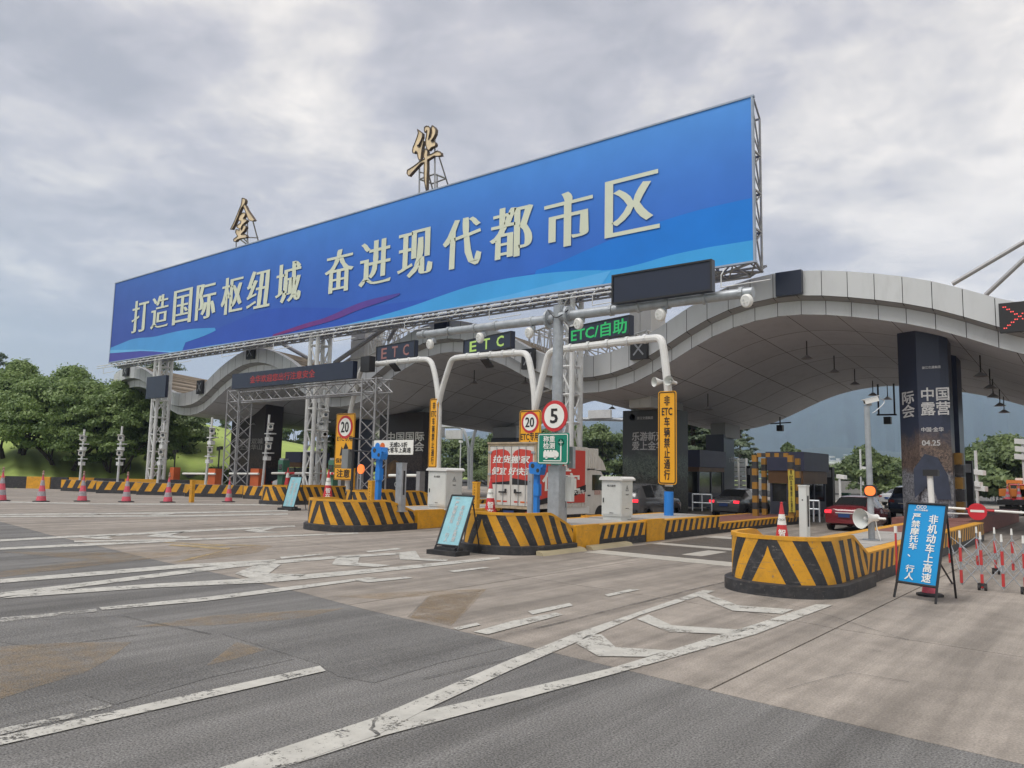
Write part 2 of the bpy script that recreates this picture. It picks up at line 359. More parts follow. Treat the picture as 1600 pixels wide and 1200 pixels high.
# base ground
b = MB(); n = 40
b.add([(-9000, -3000, -.30), (9000, -3000, -.30), (9000, 9000, -.30), (-9000, 9000, -.30)], [(0, 1, 2, 3)])
GRASSM = mat('grass', (.22, .29, .07), .9, var=.28, vscale=.22, bump=.5, bscale=9, dirt=.35, dcol=(.21, .225, .06))
b.build('ground', GRASSM, kind='structure')
b = MB(); b.add([(-62*S, -40, -.05), (60*S, -40, -.05), (60*S, 140, -.05), (-62*S, 140, -.05)], [(0, 1, 2, 3)]); b.build('road_base', DARKGAP, kind='structure')
xs = sorted(set([a*S for a, _ in EDGE if a <= 20]+[20*S, -45*S]))
b = MB(); vs = []
for X in xs: vs += [(X, edge(EDGE, X), 0), (X, -38, 0)]
b.add(vs, [(2*i+1, 2*i+3, 2*i+2, 2*i) for i in range(len(xs)-1)]); b.build('asphalt_road', ASPH, kind='structure')
# concrete apron, slab by slab
apron = thing('concrete_apron', 'tan concrete apron of the toll plaza split into cast slabs', None); apron['kind'] = 'structure'
del apron['label']
xcuts = [-60, -46, -40, -34, -28, -22, -18.6, -15.2, -11.7, -8.15, -4.55, -1.6, 1.6, 5.2, 8.8, 12.4, 20, 30]
def yrow(k, X):
    if k == 0: return edge(EDGE, X)
    if k == 1: return edge(J1, X)
    t = min(1, (k-1)/5); base = edge(J1, X)*(1-t)+5.5*S*t
    return base+(k-1)*2.75*S
g_ = .011
for k in range(13):
    for i in range(len(xcuts)-1):
        x0, x1 = xcuts[i]*S+g_, xcuts[i+1]*S-g_; pts = []
        xx = [x0]+[q*S for q in sorted(set([a for a, _ in EDGE+J1])) if x0 < q*S < x1]+[x1]
        if k > 6 and (i < 3 or i > 13): continue
        lo = [(X, yrow(k, X)+g_, 0) for X in xx]; hi = [(X, yrow(k+1, X)-g_, 0) for X in reversed(xx)]
        P = lo+hi; q = len(P); b = MB(); b.add(P+[(p[0], p[1], -.045) for p in P], [tuple(range(q))]+[(j, q+j, q+(j+1) % q, (j+1) % q) for j in range(q)])
        b.build('slab', SLABM, apron)
# far road beyond the plaza
b = MB(); b.add([(-14*S, 38*S, .004), (16*S, 38*S, .004), (16*S, 150*S, .004), (-14*S, 150*S, .004)], [(0, 1, 2, 3)]); b.build('far_road', ASPH, kind='structure')
STAIN = worn('old_patch_stain', (.17, .14, .115), .36, .3, .55)
def sheet(name, pts, m, z=.004, **k):
    b = MB(); P = [G(u, v, z) for u, v in pts]; b.add(P, [tuple(range(len(P)))])
    # make sure the sheet faces up
    ar = sum(P[i].x*P[(i+1) % len(P)].y-P[(i+1) % len(P)].x*P[i].y for i in range(len(P)))
    if ar < 0: b.f = [f[::-1] for f in b.f]
    return b.build(name, m, kind='structure', **k)
sheet('asphalt_patch', [(0, 968), (60, 966), (130, 960), (215, 992), (60, 1012), (0, 1003)], ASPHP, .003)
sheet('asphalt_patch', [(345, 990), (540, 953), (700, 985), (800, 1010), (690, 1035), (585, 1067), (530, 1057), (510, 1046), (500, 1038)], ASPHP, .003)
sheet('asphalt_patch', [(130, 1085), (200, 1055), (440, 1027), (460, 1030), (330, 1058), (180, 1101)], ASPHP, .003)
sheet('asphalt_patch', [(668, 932), (735, 925), (752, 922), (705, 978), (672, 969), (636, 964)], STAIN, .003)
for p in ([(0, 1010), (100, 1004), (205, 1003), (170, 1030), (130, 1052), (60, 1072), (0, 1092)], [(205, 980), (330, 962), (540, 950), (470, 966), (330, 977), (220, 979)], [(322, 1040), (345, 1022), (370, 1003), (416, 1015), (365, 1030)],
          [(520, 932), (600, 926), (760, 920), (735, 948), (705, 978), (668, 970), (640, 965), (655, 948), (672, 930), (600, 936)], [(0, 862), (120, 863), (240, 863), (420, 851), (200, 877), (0, 902), (0, 893), (140, 875)], [(262, 880), (355, 856), (430, 852), (400, 864)]):
    sheet('ochre_paint_trace', p, OCH, .006)
for p in ([(270, 850), (360, 856), (355, 859), (262, 852)], [(275, 879), (300, 874), (355, 859), (300, 871)], [(225, 845), (330, 853), (430, 852), (330, 850)]): sheet('ochre_paint_trace', p, OCHL, .008)
MK = [[(0, 1150), (250, 1095), (500, 1040), (509, 1048), (250, 1107), (0, 1164), (-200, 1210), (-200, 1192)],
 [(150, 1262), (345, 1199), (585, 1121), (800, 1029), (900, 989), (1098, 922), (1118, 923), (1000, 961), (800, 1046), (660, 1111), (590, 1148), (440, 1199), (250, 1268)],
 [(440, 1199.5), (590, 1148.5), (660, 1111.5), (800, 1080), (950, 1045), (1050, 1015), (1180, 975), (1275, 944), (1302, 945), (1180, 991), (970, 1050), (800, 1096), (600, 1149)],
 [(900, 1005), (918, 992), (940, 991), (962, 1011), (1046, 1016), (1010, 1026), (935, 1025)], [(995, 967), (1013, 960), (1050, 977), (1166, 984), (1150, 991), (1045, 987)], [(1087, 930), (1103, 927), (1155, 946), (1240, 952), (1222, 959), (1145, 954)],
 [(825, 955), (890, 942), (895, 946), (832, 960)], [(945, 929), (987, 920), (1000, 921), (950, 932)], [(740, 987), (800, 970), (868, 957), (880, 960), (800, 981), (762, 991)], [(708, 981), (745, 973), (751, 976), (715, 984)],
 [(0, 905), (160, 892), (280, 882), (430, 874), (432, 877), (280, 888), (160, 898), (0, 911)], [(0, 926), (125, 911), (260, 894), (370, 880), (520, 869), (625, 863), (625, 866), (520, 873), (370, 886), (260, 900), (125, 917), (0, 933)],
 [(60, 924), (240, 912), (420, 902), (600, 887), (780, 870), (782, 873), (600, 893), (420, 910), (240, 918), (0, 935)], [(155, 949), (320, 933), (430, 919), (575, 902), (590, 903), (430, 925), (320, 939), (160, 953)],
 [(555, 907), (635, 901), (645, 903), (575, 910)], [(700, 892), (755, 886), (765, 887), (710, 894)], [(437, 870), (500, 865), (508, 866), (440, 873)], [(572, 861), (620, 856), (628, 858), (575, 863)],
 [(518, 882), (527, 869.5), (563, 868), (559, 879), (588, 881), (610, 883), (590, 886), (559, 884)], [(623, 863), (649, 860.5), (657, 872.5), (700, 874), (698, 877), (625, 874)], [(367, 896), (400, 882), (440, 881), (420, 896), (480, 897), (470, 901), (390, 903)],
 [(0, 843), (90, 838), (184, 834), (300, 828), (460, 821), (462, 823), (300, 831), (184, 837), (90, 841), (0, 846)], [(0, 856), (112, 850), (274, 844), (275, 846), (112, 854), (0, 859)], [(116, 844.5), (200, 843.5), (300, 841.5), (560, 832), (560, 834), (300, 844), (116, 847)],
 [(127, 840), (140, 838), (184, 836), (169, 839), (176, 842), (150, 842)], [(228, 838), (249, 833), (292, 830), (266, 836), (300, 839), (290, 841), (244, 839)], [(382, 829), (402, 825), (430, 825), (410, 830), (440, 832), (403, 832)],
 [(0, 806), (300, 805), (450, 802), (450, 804), (300, 807), (0, 808)], [(0, 803), (112, 802), (300, 800), (450, 797), (450, 798.5), (300, 802), (112, 804), (0, 805)], [(118, 804), (163, 802.5), (145, 804.8)], [(229, 804.7), (249, 802.5), (276, 802), (259, 804.5)],
 [(0, 783), (150, 786.5), (300, 787), (460, 788), (460, 790), (300, 789), (150, 788), (0, 785)]]
for i, p in enumerate(MK): sheet('road_marking', p, MARK, .010)
sheet('road_marking', [(0, 1138), (110, 1115), (170, 1100), (175, 1103), (110, 1122), (0, 1148)], MARKF, .010)
sheet('road_marking', [(0, 965), (80, 958), (150, 951), (152, 955), (80, 963), (0, 972)], MARKF, .010)
# sealed seams and cracks
SEAL = worn('crack_sealant', (.07, .068, .066), .40, .14, .7)
def seam(pts, w_, z=.012):
    P = [G(u, v, z) for u, v in pts]; Q = []
    for a, c in zip(P, P[1:]):
        n = max(2, int((c-a).length/.35))
        for i in range(n): q = a.lerp(c, i/n); Q.append(q+Vector((R_.uniform(-.02, .02), R_.uniform(-.02, .02), 0)))
    Q.append(P[-1]); b = MB(); vs = []
    for i, q in enumerate(Q):
        d = (Q[min(i+1, len(Q)-1)]-Q[max(i-1, 0)]).normalized(); n_ = Vector((-d.y, d.x, 0))*w_*R_.uniform(.6, 1.3); vs += [q+n_, q-n_]
    b.add(vs, [(2*i+1, 2*i+3, 2*i+2, 2*i) for i in range(len(Q)-1)]); b.build('sealed_crack', SEAL, kind='structure')
for p, w_ in (([(790, 991), (900, 967), (1040, 931), (1150, 905)], .016), ([(588, 1122), (585, 1132), (578, 1138), (590, 1146), (585, 1151)], .014), ([(1230, 1075), (1330, 1050), (1420, 1065)], .006),
              ([(60, 968), (190, 962), (330, 990)], .010), ([(1100, 925), (1180, 930), (1300, 962), (1420, 1000)], .007), ([(860, 1010), (790, 1030), (660, 1060)], .008)): seam(p, w_)
# weighing plates in the truck lane
WP = thing('weighbridge', 'checkered steel weighing plates let into the concrete of the truck lane', 'weighbridge', G(1050, 868))
PLT = mat('checker_plate', (.14, .125, .11), .55, metal=.4, var=.2, vscale=3, bump=.8, bscale=55)
PLTL = mat('plate_frame', (.40, .38, .34), .7, var=.12, vscale=3, bump=.4, bscale=40)
X0, X1 = -5.45*S, -3.2*S
for k, (ya, yb, mt_) in enumerate(((8.35, 8.75, PLTL), (8.78, 10.1, PLT), (10.13, 10.4, PLTL), (10.43, 11.9, PLT), (11.93, 12.3, PLTL))):
    b = MB(); b.box(((X0+X1)/2, (ya+yb)/2*S, .008), (X1-X0, (yb-ya)*S, .012)); b.build('weighing_plate' if mt_ is PLT else 'plate_frame', mt_, WP)
for k in range(2):
    b = MB(); b.box(((X0+X1)/2, (9.44+1.7*k)*S, .018), (.5, 1.5, .006)); b.build('inspection_cover', PLTL, WP)
# ================================================================== HILLS, MOUNTAINS
def ring_hill(name, prof, dist, thick, m, base=-.3, az_of=lambda u: None, nz=10, kind='structure', rough=.0, seed=1):
    """a ridge at a given distance with its skyline given by (u, v) picture directions"""
    rr = random.Random(seed); nn = 520; us = np.linspace(prof[0][0], prof[-1][0], nn); vsk = np.interp(us, [a for a, _ in prof], [c for _, c in prof])
    rows = []
    for j in range(nz+1):
        row = []; t = j/nz
        for i in range(nn):
            d = ray(us[i], vsk[i]); hd = math.hypot(d.x, d.y); el = d.z/hd; top = S+el*dist
            ph = us[i]*.013+seed; wig = (math.sin(ph*3.1)+.6*math.sin(ph*7.7+1)+.35*math.sin(ph*17+j*.8))*rough
            r = dist-thick*(1-t)+wig*thick*.12*(1-t); z = base+(top-base)*(math.sin(t*math.pi/2)**1.15)+wig*(top*.04)*math.sin(math.pi*t)*1.2
            row.append((d.x/hd*r, d.y/hd*r, z))
        rows.append(row)
    row = []
    for i in range(nn): x, y, z = rows[-1][i]; row.append((x*(1+thick*.6/dist), y*(1+thick*.6/dist), base-20))
    rows.append(row)
    b = MB(); b.add([p for r in rows for p in r], [(j*nn+i, j*nn+i+1, (j+1)*nn+i+1, (j+1)*nn+i) for j in range(len(rows)-1) for i in range(nn-1)])
    return b.build(name, m, smooth=True, kind=kind)
FOR = mat('mountain_forest', (.022, .042, .048), .95, var=.35, vscale=.012, dirt=.3, dcol=(.035, .06, .06))
ring_hill('mountain_range', [(150, 722), (350, 712), (500, 703), (600, 690), (700, 681), (770, 674), (850, 668), (930, 661), (1000, 652), (1100, 634), (1180, 616), (1240, 590), (1300, 566), (1380, 548), (1460, 556), (1540, 566), (1620, 585), (1750, 600), (1900, 610), (2100, 650)], 4200, 2100, FOR, rough=.35, seed=3)
ring_hill('foothills', [(250, 722), (450, 716), (600, 712), (760, 700), (930, 696), (1060, 700), (1160, 706), (1230, 704), (1300, 699), (1380, 706), (1480, 712), (1560, 706), (1700, 700), (1850, 715)], 2100, 800, FOR, rough=.4, seed=9)
# grass mound on the left, behind the plaza
MOUND = mat('mown_grass_slope', (.25, .33, .075), .95, var=.22, vscale=.10, bump=.35, bscale=7, dirt=.5, dcol=(.32, .33, .11))
ring_hill('grass_mound', [(-420, 712), (-250, 705), (-100, 690), (0, 676), (120, 660), (200, 654), (280, 657), (340, 668), (400, 683), (460, 693), (520, 705), (580, 717), (640, 728)], 128, 62, MOUND, rough=.25, seed=5)
# far town at the foot of the mountains
TOWNM = mat('far_town_render', (.55, .55, .54), .8, var=.3, vscale=.05)
b = MB(); rr = random.Random(4)
for i in range(150):
    u = rr.choice([rr.uniform(1215, 1345), rr.uniform(1215, 1345), rr.uniform(1345, 1408), rr.uniform(1500, 1600)]); v = rr.uniform(704, 724) if u < 1345 else rr.uniform(712, 724)
    d = ray(u, v); hd = math.hypot(d.x, d.y); dist = 1290-rr.uniform(0, 60)+(722-v)*38
    c = (d.x/hd*dist, d.y/hd*dist, S+d.z/hd*dist); hh = rr.uniform(3, 8)
    b.box((c[0], c[1], c[2]-hh/2), (rr.uniform(4, 10), rr.uniform(4, 9), hh), rr.uniform(0, 3))
b.build('far_town', TOWNM, kind='stuff', label='tiny pale houses scattered along the foot of the mountains')
# ================================================================== TREES
def leaf_mat(name, c0, c1):
    mt = bpy.data.materials.new(name); mt.use_nodes = True; t = mt.node_tree; p = t.nodes['Principled BSDF']; p.inputs['Roughness'].default_value = .55
    pos = N(t, 'ShaderNodeNewGeometry').outputs['Position']
    f = M(t, 'ADD', M(t, 'MULTIPLY', noise(t, pos, .55, 3, .6), .65), M(t, 'MULTIPLY', noise(t, pos, 6, 2, .5), .35))
    L(t, ramp(t, f, [(.36, c0), (.62, c1)]), p.inputs['Base Color'])
    tr = N(t, 'ShaderNodeBsdfTranslucent'); L(t, ramp(t, f, [(.36, tuple(x*1.1 for x in c0)), (.62, tuple(x*1.3 for x in c1))]), tr.inputs[0])
    mx_ = N(t, 'ShaderNodeMixShader'); mx_.inputs[0].default_value = .22; o = t.nodes['Material Output']
    L(t, p.outputs[0], mx_.inputs[1]); L(t, tr.outputs[0], mx_.inputs[2]); L(t, mx_.outputs[0], o.inputs[0]); return mt
LEAF1 = leaf_mat('camphor_leaves', (.085, .145, .042), (.225, .31, .10))
LEAF2 = leaf_mat('cedar_needles', (.070, .105, .068), (.14, .185, .105))
LEAF3 = leaf_mat('distant_leaves', (.075, .120, .050), (.18, .235, .085))
def leaves_mesh(name, centres, radii, n, size, rng, m, parent, flat=.0, origin=(0, 0, 0), droop=0):
    cs = np.array(centres); rs = np.array(radii)
    wts = rs[:, 0]*rs[:, 1]; idx = rng.choice(len(cs), n, p=wts/wts.sum())
    d = rng.normal(size=(n, 3)); d /= np.linalg.norm(d, axis=1)[:, None]; d[:, 2] = np.where(d[:, 2] < -.35, -d[:, 2]*.5, d[:, 2])
    rr_ = 1.02-np.abs(rng.normal(0, .30, n))+np.where(rng.random(n) < .18, rng.uniform(0, .45, n), 0); rr_ = np.clip(rr_, .1, 1.45)
    P = cs[idx]+d*rs[idx]*rr_[:, None]
    nr = d+rng.normal(0, .55, (n, 3)); nr[:, 2] += flat; nr /= np.linalg.norm(nr, axis=1)[:, None]
    t1 = np.cross(nr, rng.normal(size=(n, 3))); t1 /= np.maximum(np.linalg.norm(t1, axis=1), 1e-6)[:, None]; t2 = np.cross(nr, t1)
    sz = size*rng.uniform(.6, 1.35, n)[:, None]
    q = np.stack([P+t1*sz, P+t2*sz*.55, P-t1*sz, P-t2*sz*.55], 1).reshape(-1, 3)-np.array(origin)
    me = bpy.data.meshes.new(name); me.vertices.add(4*n); me.vertices.foreach_set('co', q.ravel()); me.loops.add(4*n); me.loops.foreach_set('vertex_index', np.arange(4*n)); me.polygons.add(n); me.polygons.foreach_set('loop_start', np.arange(0, 4*n, 4)); me.update()
    return link(name, me, m, parent)
def tree(name, label, base, height, spread, seed, n=26000, size=.17, m=None, trunkh=.28, cat='tree', group=None, blobs=90, shape='broad', lean=(0, 0), multi=3):
    rng = np.random.default_rng(seed); R = random.Random(seed); t = thing(name, label, cat, base, group=group); B = Vector(base)
    H_ = height; cs, rs = [], []
    if shape == 'broad':
        for i in range(blobs):
            a = R.uniform(0, 6.283); hz_ = R.random()**.8; rad_ = spread*(math.sin(min(1, .18+hz_*.95)*math.pi)**.55)*R.random()**.45*.92
            z = H_*(trunkh+.04)+hz_*H_*(1-trunkh-.1); s_ = spread*(R.uniform(.09, .2) if blobs > 150 else R.uniform(.14, .27))
            cs.append((B.x+math.cos(a)*rad_+lean[0]*hz_, B.y+math.sin(a)*rad_+lean[1]*hz_, B.z+z)); rs.append((s_, s_, s_*R.uniform(.55, .8)))
    elif shape == 'cedar':
        for i in range(blobs):
            hz_ = (i+R.random())/blobs; a = R.uniform(0, 6.283); rad_ = spread*(1-hz_)**.75*R.uniform(.35, 1)+.2
            z = H_*(trunkh+hz_*(1-trunkh)); cs.append((B.x+math.cos(a)*rad_, B.y+math.sin(a)*rad_, B.z+z-rad_*.10)); rs.append((spread*.30*(1.1-hz_*.8), spread*.30*(1.1-hz_*.8), H_*.022))
    elif shape == 'bush':
        for i in range(blobs):
            a = R.uniform(0, 6.283); rad_ = spread*R.random()**.5; z = H_*R.uniform(.25, .82)*(1-.35*(rad_/spread)**2); s_ = min(H_*.3, spread*.4)*R.uniform(.6, 1)
            cs.append((B.x+math.cos(a)*rad_, B.y+math.sin(a)*rad_, B.z+z)); rs.append((s_, s_, s_*.8))
    b = MB(); tr_ = max(.12, H_*.028)
    top = Vector((B.x, B.y, B.z+H_*trunkh))
    if shape == 'cedar':
        b.tube(B, B+Vector((0, 0, H_*.97)), tr_, 9, .04)
        for c in cs[::3]: b.tube((B.x, B.y, c[2]+.2), c, .06, 5, .02)
    elif shape == 'broad':
        for k in range(multi):
            a = 6.283*k/multi+R.random(); p0 = B+Vector((math.cos(a)*tr_*.8, math.sin(a)*tr_*.8, 0)) if multi > 1 else B
            p1 = top+Vector((math.cos(a)*spread*.16, math.sin(a)*spread*.16, -H_*.06)); p2 = p1+Vector((math.cos(a)*spread*.3, math.sin(a)*spread*.3, H_*.2))
            b.tube(p0, p1, tr_*(1 if multi == 1 else .8), 8, tr_*.62); b.tube(p1, p2, tr_*.62, 7, tr_*.35)
            for j in range(4):
                c = Vector(R.choice(cs)); b.tube(p2 if j % 2 else p1, p2.lerp(c, .8), tr_*.35, 5, .03)
    else:
        for j in range(5): c = Vector(R.choice(cs)); b.tube(B, c, .04, 5, .015)
    b.build('trunk', BARK, t)
    leaves_mesh('crown', cs, rs, n, size, rng, m or LEAF1, t, flat=.8 if shape == 'cedar' else .15, origin=base)
    return t
def at(u, Yh, z=0): r = ratio(u); return (r*Yh*S, Yh*S, z)
tree('camphor_tree', 'broad camphor tree with forked trunk at the left edge of the picture', at(18, 14.2), 11.2, 6.4, 11, 95000, .13, blobs=300, multi=3, trunkh=.33)
tree('camphor_tree', 'dense camphor tree with leaning trunks behind the black and yellow kerb', at(100, 14.9), 10.3, 6.9, 12, 95000, .13, blobs=300, multi=2, trunkh=.26)
tree('camphor_tree', 'rounded camphor tree standing just left of the cedar', at(182, 15.9), 9.0, 5.4, 13, 75000, .13, blobs=260, multi=2, trunkh=.18)
tree('cedar_tree', 'layered blue green cedar behind the left billboard tower', at(226, 21), 15.2, 7.6, 14, 80000, .13, m=LEAF2, shape='cedar', trunkh=.08, blobs=150)
tree('cedar_tree', 'dark cedar top rising above the camphors at the left edge', at(-18, 24), 19.5, 7.6, 15, 34000, .19, m=LEAF2, shape='cedar', trunkh=.2, blobs=110)
tree('broadleaf_tree', 'round green tree right of the left billboard tower on the mound', at(262, 21), 9.3, 4.4, 17, 16000, .2, m=LEAF3)
# trees beyond the canopy, seen through its arches
def hv(u, v, Y): return max(2.5, YP(u, v, Y*S).z)
FT = [(425, 52, 8.6, 5.2), (452, 50, 8.2, 5.4), (483, 52, 7.8, 5.6), (520, 50, 7.8, 5), (556, 42, 6.5, 5), (345, 58, 9.2, 4.6), (375, 56, 9, 5), (545, 24, 7.2, 3.6), (686, 52, 8.6, 6.0), (712, 50, 9.2, 6.2), (742, 52, 9.6, 6.2), (775, 50, 10, 6), (815, 52, 10, 6), (855, 52, 10.5, 6.2), (905, 50, 11.6, 6.2), (935, 48, 11, 5.8), (968, 50, 11.2, 6), (1085, 50, 9, 6)]
ORD = ('first', 'second', 'third', 'fourth', 'fifth', 'sixth', 'seventh', 'eighth', 'ninth', 'tenth', 'eleventh', 'twelfth', 'thirteenth', 'fourteenth', 'fifteenth', 'sixteenth', 'seventeenth', 'eighteenth')
FT.sort()
for i, (u, Y, hh, sp) in enumerate(FT):
    hh = hv(u, float(np.interp(u, [340, 380, 425, 480, 520, 560, 686, 712, 742, 775, 815, 905, 940, 968, 1085], [650, 655, 640, 646, 652, 660, 690, 693, 690, 682, 680, 668, 668, 685, 660])), Y)*1.04
    tree('far_tree', 'bushy tree beyond the canopy, '+ORD[i]+' of the row seen through the arches', at(u, Y), hh, sp, 40+i, 9000, .26, m=LEAF3, blobs=45, multi=1, group='trees beyond the canopy', trunkh=.12)
tree('cedar_tree', 'tall dark cedar beside the blue column under the canopy', at(1083, 31), 11.5, 4.2, 70, 18000, .16, m=LEAF2, shape='cedar', blobs=80)
tree('cedar_tree', 'second cedar left of the blue column, partly behind the yellow sign', at(1060, 33), 11.8, 4.2, 71, 18000, .16, m=LEAF2, shape='cedar', blobs=80)
tree('cedar_tree', 'small dark conifer right of the blue column', at(1157, 40), 7.4, 2.4, 72, 7000, .16, m=LEAF2, shape='cedar', blobs=50)
for i, (u, Y, hh, sp, lb) in enumerate(((1232, 45, hv(1232, 692, 45), 2.6, 'dark tree behind the toll booth roof in the right arch'), (1352, 52, hv(1352, 702, 52), 4.4, 'dense round tree left of the camera pole beyond the plaza'), (1328, 60, hv(1328, 718, 60), 3.6, 'low bushy tree left of the dense round one beyond the plaza'), (1398, 62, hv(1398, 718, 62), 4.6, 'tree peeping out left of the printed column'),
        (1380, 40, 3.9, 2.2, 'small pale green tree by the far roadside sign'), (1572, 44, hv(1572, 689, 44), 6.4, 'large round tree behind the orange truck'), (1610, 42, hv(1610, 694, 42), 6.2, 'large tree at the right edge behind the camera pole'), (1520, 58, hv(1520, 708, 58), 4.0, 'dark tree just right of the column'), (1248, 58, hv(1248, 728, 58), 3.6, 'hedge like tree row piece under the far town'), (1285, 60, hv(1285, 728, 60), 4.4, 'hedge like tree right of the booth under the far town'))):
    tree('far_tree', lb, at(u, Y), hh, sp, 80+i, 18000 if u > 1560 else 9000, .24, m=LEAF3, blobs=60, multi=1, trunkh=.1)
for i, (u, Y, hh, sp, lb) in enumerate(((316, 20, 1.5, 1.5, 'clipped green bush left of the second camera pole'), (344, 19, 1.9, 1.6, 'green bush behind the orange barrier box'), (375, 21, 1.7, 1.6, 'low bush between the orange barrier boxes'), (770, 40, 3.4, 2.6, 'low shrub behind the box truck'), (758, 44, 3.0, 3, 'shrub left of the box truck'))):
    tree('green_bush', lb, at(u, Y), hh, sp, 100+i, 3500, .11, m=LEAF3, shape='bush', blobs=24, cat='bush')
# ================================================================== TOLL CANOPY
YF = 15.9*S; YB = 24.6*S
T_ = [(0, .2126), (.04, .2108), (.08, .2), (.118, .1865), (.149, .1745), (.177, .159), (.2, .1455), (.22, .1365), (.24, .1300), (.27, .1250), (.3, .1235)]
PT = []
for x, z in T_[::-1]: PT.append((-2.14-x, z))
for x, z in T_[1:]: PT.append((-2.14+x*.98, z))
for x, z in T_[:-1][::-1]: PT.append((-1.545-x*.98, z))
for x, z in T_[1:]: PT.append((-1.545+x*.97, z))
for x, z in T_[:-1][::-1]: PT.append((-.955-x*.97, z))
for x, z in T_[1:]: PT.append((-.955+x, z))
PT += [(-.638, .1231), (-.608, .1256), (-.576, .1320), (-.547, .1425), (-.493, .1701), (-.466, .1845), (-.438, .1962), (-.409, .2048), (-.377, .2102), (-.345, .2126), (-.314, .2105), (-.284, .2060), (-.254, .1998), (-.225, .1930), (-.195, .185), (-.166, .1757), (-.139, .1640), (-.11, .1499), (-.083, .1384), (-.05, .128), (-.01, .1235)]
for x, z in PT[-1:-12:-1][1:]: PT.append((-.02-x, z))
PT += [(.35, .2126), (.42, .2), (.5, .17), (.6, .13), (.9, .1235)]
_x = np.array([a for a, _ in PT]); _z = np.array([c for _, c in PT]); o_ = np.argsort(_x, kind='stable'); _x = _x[o_]; _z = _z[o_]
_gx = np.linspace(-2.3, .6, 600); _gz = np.interp(_gx, _x, _z); _k = np.ones(11)/11; _gz = np.convolve(np.pad(_gz, 5, 'edge'), _k, 'valid')
def zf(X): return S*(1+15.9*float(np.interp(X/YF, _gx, _gz)))
ZV = S*(1+15.9*.1235)
def zb(X): return 2.52*S+(zf(X)-ZV)*.875
def zs(X, Y): t = (Y-YF)/(YB-YF); return zf(X)*(1-t)+zb(X)*t
CAN = thing('toll_canopy', 'white wave shaped toll plaza canopy with four arches and grey soffit', 'canopy', (-20*S, YF, 0))
PWH = .49*S; X_L, X_R = -35.5*S, 8.6*S
nP = int((X_R-X_L)/PWH); gap = .012
YU = 15.65*S
for i in range(nP):
    x0 = X_R-(i+1)*PWH+gap; x1 = X_R-i*PWH-gap
    if x1 < X_L: break
    z0, z1 = zf(x0), zf(x1); B1, B2, TP = .35*S, .29*S, (.865)*S
    # upper band with its slanted underside
    b = MB(); b.add([(x0, YU, z0+B1), (x1, YU, z1+B1), (x1, YU, z1+TP), (x0, YU, z0+TP), (x1, YU+.35, z1+TP+.03), (x0, YU+.35, z0+TP+.03)], [(0, 1, 2, 3), (3, 2, 4, 5)])
    b.build('fascia_panel', PANEL, CAN)
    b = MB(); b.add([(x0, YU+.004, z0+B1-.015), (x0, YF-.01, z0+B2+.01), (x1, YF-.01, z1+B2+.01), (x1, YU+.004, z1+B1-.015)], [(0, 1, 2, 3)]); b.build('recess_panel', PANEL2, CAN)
    b = MB(); b.add([(x0, YF, z0), (x1, YF, z1), (x1, YF, z1+B2), (x0, YF, z0+B2)], [(0, 1, 2, 3)]); b.build('trim_panel', PANEL, CAN)
# dark backing behind the joints
b = MB(); n = 360; X = [X_L+(X_R-X_L)*i/n for i in range(n+1)]
for i in range(n):
    a, c = X[i], X[i+1]; za, zc = zf(a), zf(c)
    b.add([(a, YU+.03, za+.36*S), (c, YU+.03, zc+.36*S), (c, YU+.03, zc+.85*S), (a, YU+.03, za+.85*S)], [(0, 1, 2, 3)])
    b.add([(a, YU+.03, za+.40*S), (a, YF+.03, za+.34*S), (c, YF+.03, zc+.34*S), (c, YU+.03, zc+.40*S)], [(0, 1, 2, 3)])
    b.add([(a, YF+.03, za+.03), (c, YF+.03, zc+.03), (c, YF+.03, zc+.29*S), (a, YF+.03, za+.29*S)], [(0, 1, 2, 3)])
    b.add([(a, YF+.03, za+.03), (a, YB, zb(a)+.03), (c, YB, zb(c)+.03), (c, YF+.03, zc+.03)], [(0, 1, 2, 3)])
    # back fascia
    b.add([(a, YB, zb(a)+.03), (a, YB, zb(a)+.7*S), (c, YB, zb(c)+.7*S), (c, YB, zb(c)+.03)], [(0, 1, 2, 3)])
b.build('joint_backing', DARKGAP, CAN)
# roof skin and end cap
b = MB()
for i in range(n):
    a, c = X[i], X[i+1]
    b.add([(a, YU+.3, zf(a)+.80*S), (c, YU+.3, zf(c)+.80*S), (c, YB+.05, zb(c)+.75*S), (a, YB+.05, zb(a)+.75*S)], [(0, 1, 2, 3)])
for a, s_ in ((X_L, 1), (X_R, 0)):
    b.add([(a, YU, zf(a)+.35*S), (a, YF, zf(a)), (a, YB, zb(a)), (a, YB, zb(a)+.75*S), (a, YU, zf(a)+.86*S)], [(0, 1, 2, 3, 4)])
b.build('roof_skin', TAN, CAN)
for i in range(112):     # standing ribs of the roof sheets
    a = X_L+(X_R-X_L)*(i+.5)/112; z0, z1 = zf(a)+.80*S, zb(a)+.75*S; b = MB()
    b.add([(a-.09, YU+.3, z0), (a+.09, YU+.3, z0), (a+.05, YU+.3, z0+.13), (a-.05, YU+.3, z0+.13), (a-.09, YB, z1), (a+.09, YB, z1), (a+.05, YB, z1+.13), (a-.05, YB, z1+.13)], [(0, 1, 2, 3), (0, 4, 5, 1), (1, 5, 6, 2), (2, 6, 7, 3), (3, 7, 4, 0)])
    b.build('roof_rib', TAN, CAN)
